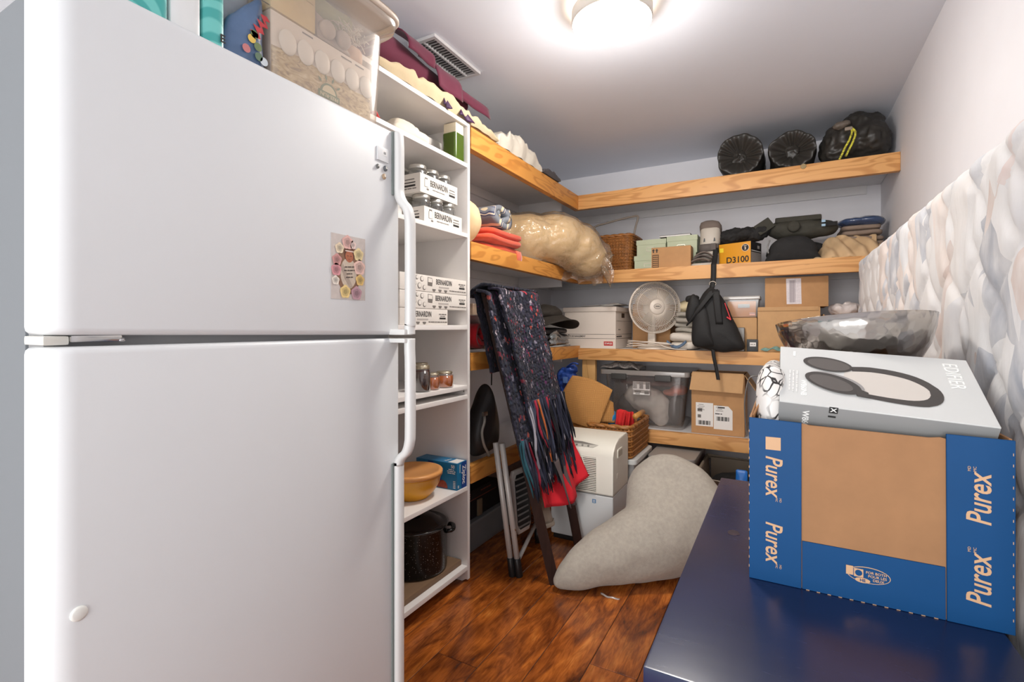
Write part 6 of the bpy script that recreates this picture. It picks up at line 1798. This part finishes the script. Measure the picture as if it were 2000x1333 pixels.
# ================================================================== on the floor, left and centre
# dehumidifier
DHW = M('appliance_ivory', (226, 222, 210), .45, var=.01)
DHG = M('appliance_grey', (208, 210, 210), .45)
dh = thing('dehumidifier', 'ivory dehumidifier with slatted front grille beside the grey cushion', 'dehumidifier', (-.94, 2.62, 0))
dx0, dx1, dy0, dy1 = -1.125, -.770, 2.482, 2.765
MB().box(dx0 + .01, dx1 - .01, dy0 + .02, dy1 - .02, 0, .03).build('base', BLACKP, dh, bev=.004)
poly = [(dy0 + .004, .282), (dy0, .29), (dy0, .485), (dy0 + .012, .512), (dy0 + .05, .545), (dy0 + .11, .566), (dy1 - .03, .572), (dy1 - .008, .560), (dy1, .54), (dy1, .282)]
MB().prism(poly, (dx0, 0, 0), Y1, Z1, X1, dx1 - dx0).build('upper_case', DHW, dh, bev=.012, seg=4)
MB().prism([(dy0 + .006, .03), (dy0 + .002, .06), (dy0 + .002, .278), (dy1 - .002, .278), (dy1 - .002, .03)], (dx0 + .002, 0, 0), Y1, Z1, X1, dx1 - dx0 - .004).build('water_tank', DHG, dh, bev=.010, seg=3)
gx0, gx1, gz0, gz1 = -1.075, -.862, .292, .475
MB().box(gx0, gx1, dy0 - .0005, dy0 + .004, gz0, gz1).build('grille_back', M('grille_dark', (70, 66, 60), .8), dh)
s0 = None
for k in range(20):
    z = gz0 + .004 + k * (gz1 - gz0 - .008) / 19
    if s0 is None:
        s0 = MB().box(gx0, gx1, dy0 - .006, dy0, z - .0026, z + .0026).build('grille_slat', DHW, dh, bev=.001, seg=1); zz0 = z
    else:
        c = s0.copy(); COL.objects.link(c); c.location.z += z - zz0
for q in (0, 1):
    MB().tube(smooth_loop([(-.94 - .09 * q, dy0 - .006, gz1), (-.925 - .09 * q, dy0 - .007, .42), (-.94 - .09 * q, dy0 - .007, .35), (-.975 - .09 * q, dy0 - .006, gz0)], 5, False), .003, 6).build('grille_bar', DHW, dh, smooth=True)
# sloping control panel
n_ = V(0, -.033, .038).normalized()
pc_ = V(-.985, dy0 + .031, .5285) 
su_, sv_ = X1, V(0, .038, .033).normalized()
decal([(-.13, -.014), (.10, -.014), (.125, .006), (.03, .020), (-.13, .020)], pc_ , su_, sv_, M('panel_grey', (186, 182, 172), .4), dh, 'control_panel', lift=.001, d=.001)
decal([(-.12, .004), (.115, .004), (.03, .018), (-.12, .018)], pc_, su_, sv_, M('display_grey', (122, 118, 112), .3), dh, 'display', lift=.0025)
for k in range(5):
    q = pc_ + su_ * (-.06 + .033 * k) - sv_ * .005 + su_.cross(sv_) * .002
    MB().lathe([(.0065, 0), (.006, .002), (.001, .0028)], q, 14, su_.cross(sv_).to_track_quat('Z', 'Y').to_matrix()).build('button', M('button_grey', (130, 126, 120), .5), dh, smooth=True)
hx = dx1
hp_ = rrect(-.044, .044, -.024, .024, .010)
decal(hp_, (hx - .001, 2.60, .487), Y1, Z1, DHW, dh, 'side_handle', lift=.0, d=.005)
decal(rrect(-.036, .036, -.016, .016, .008), (hx + .0035, 2.60, .487), Y1, Z1, M('handle_recess', (176, 168, 152), .6), dh, 'handle_recess')
decal(rect(.020, .020), (-.873, dy0 + .002, .245), X1, Z1, M('energy_blue', (60, 120, 170), .5), dh, 'energy_label')
for k in range(3):
    decal(rect(.012, .0022), (-.873, dy0 + .002, .240 + .005 * k), X1, Z1, PAPER, dh, 'label_line', lift=.001)
MB().box(dx1 - .002, dx1 + .0008, 2.55, 2.57, .36, .385).build('side_tab', DHW, dh, bev=.001)

# wooden folding frame leaning on the shelves
WEN = M('dark_wenge', (46, 27, 21), .6, spec=.2, var=.2, vs=10, st=(8, 8, .8), bump=.1, bs=80)
fr_ = thing('folding_frame', 'dark brown wooden folding frame leaning on the shelves under the scarf', 'frame', (-1.0, 2.2, 0))
def bar(a, b, w, d, name, mat, par, side=None, bev=.002):
    """straight lath from a to b, w wide along side, d thick"""
    a, b = Vector(a), Vector(b)
    t_ = (b - a).normalized()
    s_ = Vector(side) - t_ * t_.dot(Vector(side)); s_.normalize()
    n2 = t_.cross(s_)
    c = [a + s_ * (i * w / 2) + n2 * (j * d / 2) for i, j in ((-1, -1), (1, -1), (1, 1), (-1, 1))]
    e = [b + s_ * (i * w / 2) + n2 * (j * d / 2) for i, j in ((-1, -1), (1, -1), (1, 1), (-1, 1))]
    return MB().hexa(c + e).build(name, mat, par, bev=bev)
vw = V(.87, .48, 0)
bar((-.905, 2.045, .0), (-1.215, 1.955, 1.325), .046, .022, 'leg', WEN, fr_, vw)
bar((-.935, 2.43, .0), (-1.215, 2.42, 1.325), .046, .022, 'leg', WEN, fr_, vw)
bar((-1.213, 1.93, 1.318), (-1.213, 2.44, 1.318), .03, .022, 'top_rail', WEN, fr_, (0, 0, 1))
bar((-1.10, 2.0, .83), (-1.10, 2.42, .83), .03, .02, 'cross_rail', WEN, fr_, (0, 0, 1))

# folding step ladder
LAD = M('ladder_grey_enamel', (190, 186, 182), .35, metal=.2)
ld = thing('step_ladder', 'folded grey metal step ladder with black ribbed step and feet', 'ladder', (-1.12, 2.1, 0))
L1a, L1b = V(-1.105, 2.015, .0), V(-1.180, 1.985, .62)
L2a, L2b = V(-1.075, 2.025, .0), V(-1.145, 1.985, .62)
for a, b in ((L1a, L1b), (L2a, L2b)):
    d = (b - a).normalized()
    MB().tube([a + d * .035, b], .0135, 12).build('leg', LAD, ld, smooth=True, ang=50)
    MB().tube([a + V(0, 0, .001), a + d * .004, a + d * .085, a + d * .088], [.0155, .0175, .0165, .015], 12).build('foot', BLACKP, ld, smooth=True, ang=50)
for a, b in ((V(-1.16, 2.40, .0), V(-1.20, 2.37, .62)),):
    d = (b - a).normalized()
    MB().tube([a + d * .03, b], .0135, 12).build('leg', LAD, ld, smooth=True, ang=50)
    MB().tube([a + V(0, 0, .001), a + d * .08], .0165, 12).build('foot', BLACKP, ld, smooth=True, ang=50)
MB().tube([L2a + (L2b - L2a) * .115, V(-1.15, 2.39, .14)], .010, 10).build('crossbar', LAD, ld, smooth=True)
st0 = V(-1.125, 2.055, .17); st1 = V(-1.15, 2.055, .46); su2 = V(.12, .99, 0).normalized()
sp_ = [(.0, .03), (.02, .0), (.11, .0), (.13, .03), (.13, .27), (.11, .30), (.02, .30), (0, .27)]
sv2 = (st1 - st0).normalized()
MB().prism(sp_, st0, su2, sv2, su2.cross(sv2), .02).build('step', LAD, ld, bev=.004)
MB().prism([(a * .86 + .017, b * .86 + .02) for a, b in sp_], st0 + su2.cross(sv2) * .0203, su2, sv2, su2.cross(sv2), .002).build('tread', BLACKP, ld)
for k in range(9):
    o = st0 + su2.cross(sv2) * .0222
    MB().hexa([o + su2 * (.02) + sv2 * (.03 + .028 * k), o + su2 * .11 + sv2 * (.03 + .028 * k), o + su2 * .11 + sv2 * (.038 + .028 * k), o + su2 * .02 + sv2 * (.038 + .028 * k)] + [p + su2.cross(sv2) * .003 for p in (o + su2 * (.02) + sv2 * (.03 + .028 * k), o + su2 * .11 + sv2 * (.03 + .028 * k), o + su2 * .11 + sv2 * (.038 + .028 * k), o + su2 * .02 + sv2 * (.038 + .028 * k))]).build('tread_rib', M('rib_grey', (120, 118, 116), .5), ld)
MB().lathe([(.005, 0), (.005, .004), (.001, .005)], L2a + (L2b - L2a) * .36 + V(.012, -.006, 0), 10, Euler((0, PI / 2, 0)).to_matrix()).build('rivet', CHROME, ld)

# scarf
def mat_tweed():
    t = Nt('multicolour_knit')
    v = t.coord((8, 120, 52), rot=(.12, 0, 0))
    vo = t.n('ShaderNodeTexVoronoi', Scale=1., Randomness=.9); t.l(v, vo.inputs['Vector'])
    s = t.n('ShaderNodeSeparateColor'); t.l(vo.outputs['Color'], s.inputs[0])
    col = t.ramp(s.outputs[0], [(0., C(24, 26, 42)), (.25, C(32, 34, 50)), (.42, C(44, 40, 58)), (.52, C(22, 24, 36)), (.62, C(60, 58, 78)), (.68, C(26, 28, 44)), (.74, C(120, 114, 130)), (.79, C(30, 40, 58)), (.84, C(160, 36, 54)), (.875, C(28, 28, 44)), (.905, C(196, 180, 190)), (.93, C(34, 52, 70)), (.955, C(186, 74, 54)), (.975, C(90, 44, 84)), (1., C(20, 20, 34))], 'CONSTANT')
    n = t.n('ShaderNodeTexNoise', Scale=5., Detail=2.); t.l(t.coord(), n.inputs['Vector'])
    dk = t.ramp(n.outputs['Fac'], [(.40, (.0, .0, .0, 1)), (.60, (1, 1, 1, 1))])
    t.l(t.mix(dk, col, t.mix(.6, col, C(26, 26, 40))), t.b.inputs['Base Color'])
    t.b.inputs['Roughness'].default_value = .95
    t.b.inputs['Sheen Weight'].default_value = .05
    bz = t.n('ShaderNodeTexVoronoi', Scale=1.); t.l(t.coord((40, 70, 40)), bz.inputs['Vector'])
    t.l(t.bump(bz.outputs['Distance'], .9, .012), t.b.inputs['Normal'])
    return t.m
TWEED = mat_tweed()
scf = thing('scarf', 'multicoloured navy knitted scarf with long fringe draped over the frame', 'scarf', (-1.15, 2.15, .5))
# frame front plane: leg line from foot to top, width along Y
def plane_pt(y, z, off):
    """point on the leaning front of the frame"""
    x = -.905 - (.31) * z / 1.325
    return V(x + off, y, z)
def scarf_layer(y0a, y0b, y1a, y1b, ztop, zbot, off, seed, name, nu=120, nv=190, wav=.012, cols=22, rows=34):
    """y0 = left edge (top, bottom), y1 = right edge (top, bottom)"""
    def fn(u, v):
        z = ztop + (zbot - ztop) * v
        ya = y0a + (y0b - y0a) * v; yb = y1a + (y1b - y1a) * v
        y = ya + (yb - ya) * u
        f = wav * math.sin(u * 9 + seed + 1.2 * v) + .010 * noise.noise(V(u * 5, v * 6, seed)) + .004 * noise.noise(V(u * 30, v * 40, seed)) + .0045 * abs(math.sin(PI * u * cols)) * (.6 + .4 * math.sin(2 * PI * v * rows + 2 * math.floor(u * cols)))
        p = plane_pt(y, z, off + f)
        if v < .06:
            q = 1 - v / .06
            p.x -= .05 * q * q; p.z += .018 * math.sin(PI / 2 * (1 - q)) - .004
        return p
    return MB().sheet(fn, nu, nv, .013).build(name, TWEED, scf, smooth=True)
scarf_layer(1.925, 1.985, 2.38, 2.42, 1.345, .80, .068, 1., 'front_fall', wav=.018)
scarf_layer(1.90, 1.915, 2.30, 2.42, 1.335, .64, .042, 4., 'under_fall')
MB().sheet(lambda u, v: V(-1.19 - .10 * v + .03 * (1 - v) ** 2, 1.91 + .48 * u, 1.352 + .012 * math.sin(PI * v) - .05 * v * v), 30, 10, .013).jit(.004, 20).build('top_fold', TWEED, scf, smooth=True)
scarf_layer(1.93, 1.93, 2.37, 2.36, 1.32, .95, -.055, 7., 'back_fall', nu=24, nv=30)
FC = [M('fringe_navy', (28, 30, 48), .95), M('fringe_slate', (56, 60, 78), .95), M('fringe_black', (20, 20, 28), .95), M('fringe_crimson', (150, 34, 56), .95), M('fringe_silver', (150, 146, 156), .95), M('fringe_teal', (40, 84, 96), .95), M('fringe_plum', (78, 42, 74), .95), M('fringe_rust', (176, 92, 44), .95)]
rr_ = rnd(21)
def strand(y, z0, L, off, dy):
    c = rr_.choices(FC, (9, 5, 6, 2, 2.5, 1.2, 2, .6))[0]
    pts = []
    for k in range(7):
        q = k / 6
        z = z0 - L * q
        p = plane_pt(y + dy * q + .007 * math.sin(5 * q + y * 50), z, off + .006 * math.sin(6 * q + y * 90))
        pts.append(p)
    MB().tube(pts, [.0062 + .0015 * math.sin(k * 2.1 + y * 40) for k in range(6)] + [.002], 6).build('fringe_strand', c, scf, smooth=True)
for k in range(72):
    y = 1.99 + .43 * k / 71
    strand(y, .815 + .01 * rr_.random(), rr_.uniform(.20, .30), .070 + rr_.uniform(-.012, .018), rr_.uniform(-.015, .05))
for k in range(86):
    y = 1.915 + .51 * k / 85
    strand(y, .66, rr_.uniform(.19, .28), .044 + rr_.uniform(-.012, .012), rr_.uniform(-.015, .03))

# red apron and cloths hanging from the frame
REDC = M('red_cotton', (204, 24, 40), .85, var=.06, vs=10, bump=.15, bs=160)
ap = thing('apron', 'bright red apron with black and white print hanging behind the scarf', 'apron', (-1.0, 2.4, .3))
def apf(u, v):
    y = 2.06 + .405 * u
    z = .86 - .53 * v - .06 * math.sin(PI * u) * v + .05 * u * v
    return plane_pt(y, z, .0 + .09 * u * v + .018 * math.sin(11 * u + 2 * v) * (.3 + v) + .008 * noise.noise(V(u * 8, v * 8, 2)))
MB().sheet(apf, 44, 30, .004).build('cloth', REDC, ap, smooth=True)
def mat_bw():
    t = Nt('black_white_swirl_print')
    w = t.n('ShaderNodeTexWave', Scale=16., Distortion=5., Detail=1.); w.wave_type = 'RINGS'; t.l(t.coord(), w.inputs['Vector'])
    t.l(t.ramp(w.outputs['Fac'], [(.45, C(226, 214, 196)), (.55, C(34, 30, 30))], 'CONSTANT'), t.b.inputs['Base Color'])
    t.b.inputs['Roughness'].default_value = .85
    return t.m
BW = mat_bw()
def patch(u0, u1, v0, v1, sk, name, lift=.006):
    MB().sheet(lambda u, v: apf(u0 + (u1 - u0) * u + sk * v, v0 + (v1 - v0) * v) + V(lift, -lift * .5, 0), 12, 10, .002).build(name, BW, ap, smooth=True)
patch(.06, .36, .56, .80, .02, 'print_patch')
patch(.80, .98, .32, .60, .0, 'print_patch')
gc = thing('grey_cloth', 'dark grey cloth strip hanging over the red apron', 'cloth', (-1.0, 2.3, .3))
MB().sheet(lambda u, v: plane_pt(2.17 + .115 * u * (1 - .45 * v) + .065 * v, .52 - .24 * v, .058 + .012 * math.sin(6 * u + 2 * v)), 12, 16, .004).build('cloth', M('charcoal_cotton', (92, 80, 80), .9, var=.1), gc, smooth=True)
bc = thing('beige_cloth', 'pale beige cloth hanging behind the dark wooden frame leg', 'cloth', (-1.1, 2.15, .25))
MB().sheet(lambda u, v: plane_pt(2.05 + .13 * u + .06 * v, .56 - .35 * v - .012 * math.sin(PI * u), -.055 + .012 * math.sin(8 * u + v)), 14, 16, .004).build('cloth', M('beige_linen', (190, 176, 160), .9, var=.08, bump=.2, bs=160), bc, smooth=True)
MB().sheet(lambda u, v: plane_pt(2.11 + .13 * u, .215 - .02 * v - .012 * math.sin(PI * u), -.049 + .012 * math.sin(8 * u + 1)), 14, 4, .006).build('hem', M('beige_hem', (202, 190, 174), .9), bc, smooth=True)

# items around the dehumidifier
MATM = None
def mat_mesh():
    t = Nt('tan_woven_mesh')
    v = t.coord((1, 1, 1))
    w1 = t.n('ShaderNodeTexWave', Scale=52.); w1.bands_direction = 'X'; t.l(v, w1.inputs['Vector'])
    w2 = t.n('ShaderNodeTexWave', Scale=52.); w2.bands_direction = 'Z'; t.l(v, w2.inputs['Vector'])
    pr = t.n('ShaderNodeMath', operation='MULTIPLY'); t.l(w1.outputs['Fac'], pr.inputs[0]); t.l(w2.outputs['Fac'], pr.inputs[1])
    t.l(t.ramp(pr.outputs[0], [(.1, C(168, 114, 56)), (.6, C(214, 162, 96))]), t.b.inputs['Base Color'])
    t.b.inputs['Roughness'].default_value = .8
    t.l(t.bump(pr.outputs[0], .6, .003), t.b.inputs['Normal'])
    return t.m
MATM = mat_mesh()
tm = thing('woven_mat', 'tan woven grip mat folded over and leaning on the wicker basket', 'mat', (-1.05, 2.85, .6))
def matf(u, v):
    A, B, C_, D = V(-1.215, 2.80, .594), V(-1.145, 2.86, .862), V(-.968, 2.80, .544), V(-.890, 2.86, .788)
    p = A.lerp(C_, u).lerp(B.lerp(D, u), v) + V(-.028 * math.sin(PI * v) * (1 - u), 0, .018 * math.sin(PI * u) * v)
    return p + V(0, -.035 * math.sin(PI * u) * math.sin(PI * v) , 0)
MB().sheet(matf, 24, 20, .006).build('front_fold', MATM, tm, smooth=True)
MB().sheet(lambda u, v: V(-.985 + .10 * u - .01 * v, 2.83 + .06 * u, .595 + .19 * v * (1 - .35 * u) - .01 * u), 10, 12, .006).build('back_fold', MATM, tm, smooth=True)
bb = thing('blue_bag', 'crumpled bright blue bag behind the woven mat', 'bag', (-1.24, 3.05, .56))
blob('bag_body', [((-1.26, 3.04, .80), (.07, .06, .10)), ((-1.22, 3.03, .74), (.07, .06, .12)), ((-1.25, 3.05, .65), (.08, .07, .12)), ((-1.22, 3.02, .885), (.045, .035, .03), (0, -.4, 0))], M('cobalt_nylon', (34, 70, 150), .5, var=.2, vs=14, bump=.3, bs=30), bb, voxel=.008, sm=3, nz=.014, nsc=18, nz2=.016)
MB().tube(smooth_loop([(-1.24, 3.0, .90), (-1.19, 2.98, .93), (-1.15, 2.97, .925)], 4, False), .012, 8, sq=(1, .4)).build('handle', M('cobalt_nylon', (34, 70, 150), .5), bb, smooth=True)
MB().box(-1.25, -1.22, 2.955, 2.968, .80, .84).build('patch', M('blue_patch', (90, 124, 186), .5), bb, bev=.004)
wk = thing('wicker_basket', 'honey brown wicker basket with wooden handle beside the dehumidifier', 'basket', (-.88, 3.0, .40))
wicker(wk, -1.03, -.762, 2.79, 3.225, .402, .585, .06, WICK2, rows=12, rad=.0082, amp=.005, corner=.035, rimr=.010)
for x in (-.775, -1.015):
    MB().tube([(x, 2.93, .628), (x, 3.12, .628)], .016, 12).build('handle_bar', M('turned_wood', (196, 140, 70), .4), wk, smooth=True, ang=50)
    for y in (2.95, 3.10):
        MB().tube([(x, y, .58), (x, y, .63)], .008, 8).build('handle_post', WICK2, wk, smooth=True)
rt = MB()
for k, (x, y, a, h) in enumerate(((-.868, 2.90, .5, .66), (-.838, 2.92, .25, .655), (-.81, 2.95, -.5, .645), (-.85, 2.97, .9, .64))):
    rt.sheet(lambda u, v: V(x + .05 * (u - .5) + .03 * math.sin(a) * v, y + .02 * math.sin(PI * u) + .015 * v, .56 + (h - .56) * v + .006 * math.sin(5 * u + k)), 8, 8, .010)
tag(rt.build('red_felt', M('red_felt', (200, 34, 34), .85, bump=.3, bs=150), smooth=True), 'bright red felt pieces sticking out of the honey wicker basket', 'felt')
tag(blob('blue_bottle', [((-.905, 2.90, .60), (.022, .022, .06), (0, .2, 0)), ((-.905, 2.92, .55), (.035, .03, .05))], M('teal_blue_plastic', (28, 110, 160), .4, var=.3, vs=26), voxel=.005, sm=3), 'teal blue bottle in the honey wicker basket', 'bottle')
tag(blob('dark_cloth', [((-.90, 3.12, .58), (.09, .07, .04)), ((-.86, 3.11, .55), (.08, .08, .05))], M('grey_mesh_cloth', (106, 100, 98), .9, var=.15), voxel=.008, sm=4, nz=.008, nsc=16), 'grey cloth at the back of the honey wicker basket', 'cloth')
def lidded_bin(lab, x0, x1, y0, y1, h, lidm, bodym, lh=.03, group=None):
    t = thing('storage_bin', lab, 'bin', ((x0 + x1) / 2, (y0 + y1) / 2, .0005), group)
    MB().hexa([(x0 + .04, y0 + .035, .0005), (x1 - .04, y0 + .035, .0005), (x1 - .04, y1 - .035, .0005), (x0 + .04, y1 - .035, .0005), (x0 + .012, y0 + .012, h - lh), (x1 - .012, y0 + .012, h - lh), (x1 - .012, y1 - .012, h - lh), (x0 + .012, y1 - .012, h - lh)]).build('tub', bodym, t, bev=.02, seg=4)
    MB().prism(rrect(x0, x1, y0, y1, .03), (0, 0, h - lh), X1, Y1, Z1, lh).build('lid', lidm, t, bev=.007, seg=3)
    return t
lidded_bin('white-lidded bin on the floor under the honey wicker basket', -1.08, -.735, 2.80, 3.22, .400, M('white_lid_plastic', (206, 208, 206), .4), M('grey_tub', (150, 148, 146), .5))
gb1 = lidded_bin('grey-lidded bin on the floor behind the grey cushion', -.725, -.452, 3.02, 3.62, .385, M('grey_lid_plastic', (150, 146, 142), .4), M('pinkish_tub', (126, 104, 98), .35, var=.15, vs=8))
tb = thing('storage_bin', 'open taupe plastic bin on the floor beside the grey-lidded bin', 'bin', (-.24, 3.3, .0005))
TAUP = M('taupe_plastic_bin', (160, 144, 126), .45)
def ob(x0, x1, y0, y1, z0, z1, th):
    m = MB()
    m.hexa([(x0 + .02, y0 + .02, z0), (x1 - .02, y0 + .02, z0), (x1 - .02, y0 + .02 + th, z0), (x0 + .02, y0 + .02 + th, z0), (x0, y0, z1), (x1, y0, z1), (x1, y0 + th, z1), (x0, y0 + th, z1)])
    return m
MB().hexa([(-.42, 2.98, .0005), (.02, 2.98, .0005), (.02, 2.984, .0005), (-.42, 2.984, .0005), (-.435, 2.955, .30), (.035, 2.955, .30), (.035, 2.959, .30), (-.435, 2.959, .30)]).build('front_wall', TAUP, tb, bev=.001)
MB().box(-.42, .02, 3.50, 3.504, .0005, .30).build('back_wall', TAUP, tb)
MB().hexa([(-.424, 2.98, .0005), (-.42, 2.98, .0005), (-.42, 3.504, .0005), (-.424, 3.504, .0005), (-.438, 2.955, .30), (-.434, 2.955, .30), (-.434, 3.504, .30), (-.438, 3.504, .30)]).build('side_wall', TAUP, tb)
MB().box(.02, .024, 2.98, 3.504, .0005, .30).build('side_wall', TAUP, tb)
MB().box(-.42, .02, 2.98, 3.50, .0005, .005).build('base', TAUP, tb)
MB().tube([(-.445, 2.945, .305), (.045, 2.945, .305), (.045, 3.51, .305), (-.445, 3.51, .305)], .014, 8, closed=True, sq=(1, .9)).build('rim', TAUP, tb, bev=.003)
MB().box(-.31, -.13, 2.93, 2.957, .268, .305).build('handle_lip', TAUP, tb, bev=.006)
MB().tube([(-.432, 2.955, .20), (-.30, 2.952, .20), (-.29, 2.952, .27)], .005, 6).build('body_ridge', TAUP, tb)
tag(blob('dark_clothes', [((-.25, 3.25, .20), (.15, .2, .07)), ((-.12, 3.2, .20), (.12, .18, .07))], BLACKT, voxel=.012, sm=4, nz=.008, floor=.008), 'black clothes inside the open taupe bin', 'clothes')
tag(MB().puff(rrect(-.03, .03, -.05, .05, .012), (-.205, 3.02, .315), X1, V(0, .3, 1), .012, .012, nz=.003).build('blue_packet', M('bright_blue_film', (30, 110, 196), .35), smooth=True), 'bright blue packet standing in the open taupe bin', 'packet')
# below the left run
gbn = thing('underbed_bin', 'long low grey plastic bin on the floor under the left shelf', 'bin', (-1.56, 2.2, .0005))
GPL = M('cool_grey_plastic', (134, 140, 144), .4)
MB().hexa([(-1.70, 1.93, .0005), (-1.405, 1.93, .0005), (-1.405, 2.70, .0005), (-1.70, 2.70, .0005), (-1.715, 1.92, .155), (-1.385, 1.92, .155), (-1.385, 2.72, .155), (-1.715, 2.72, .155)]).build('tub', GPL, gbn, bev=.010, seg=3)
MB().box(-1.72, -1.375, 1.91, 2.73, .155, .172).build('rim', GPL, gbn, bev=.004)
gm = thing('game_box', 'dark word game box with red lettering lying on the grey bin', 'box', (-1.55, 2.2, .215))
MB().box(-1.70, -1.392, 1.93, 2.36, .272, .325).build('carton', M('game_black', (34, 28, 28), .5), gm, bev=.002)
text('SCRABBLE', .036, (-1.392, 2.04, .300), Y1, Z1, M('game_red', (196, 120, 96), .5), gm, bold=.02, sx=.62, shear=.1)
decal(rect(.40, .0035), (-1.392, 2.145, .277), Y1, Z1, M('game_line', (150, 80, 60), .5), gm, 'print_line')
faux(.10, .008, (-1.392, 2.24, .305), Y1, Z1, M('game_line', (150, 80, 60), .5), gm, 3)
tag(MB().box(-1.70, -1.40, 1.93, 2.50, .1735, .271).build('case', M('black_case', (28, 27, 28), .6, var=.1), bev=.006), 'black case between the grey bin and the game box', 'case')
tag(MB().box(-1.398, -1.388, 2.16, 2.20, .178, .262).build('tag_strap', M('khaki_webbing', (140, 124, 98), .9), bev=.002), 'short khaki strap hanging from the black case', 'strap')
# scrap of film on the planks
tag(MB().sheet(lambda u, v: V(-.695 + .085 * u, 2.048 + .012 * v + .018 * (u - .5) ** 2 * 4 * .5, .002 + .006 * math.sin(PI * v) * (1 - .5 * u) + .002 * math.sin(12 * u)), 14, 6, .0008).build('plastic_scrap', thin_clear('scrap_film', (232, 226, 222), .35, .08, .4, (236, 224, 216)), smooth=True), 'torn scrap of clear plastic on the floor planks', 'plastic')
# wire loop behind the blue carton
tag(MB().tube(smooth_loop([(-.195, 3.30, .50), (-.205, 3.28, .70), (-.185, 3.27, .84), (-.155, 3.27, .87), (-.12, 3.28, .85), (-.11, 3.30, .70), (-.11, 3.32, .50)], 5, False), .004, 8).build('wire_rack', M('steel_wire', (150, 148, 146), .3, metal=.7), smooth=True), 'bent steel wire loop right of the labelled carton', 'wire')
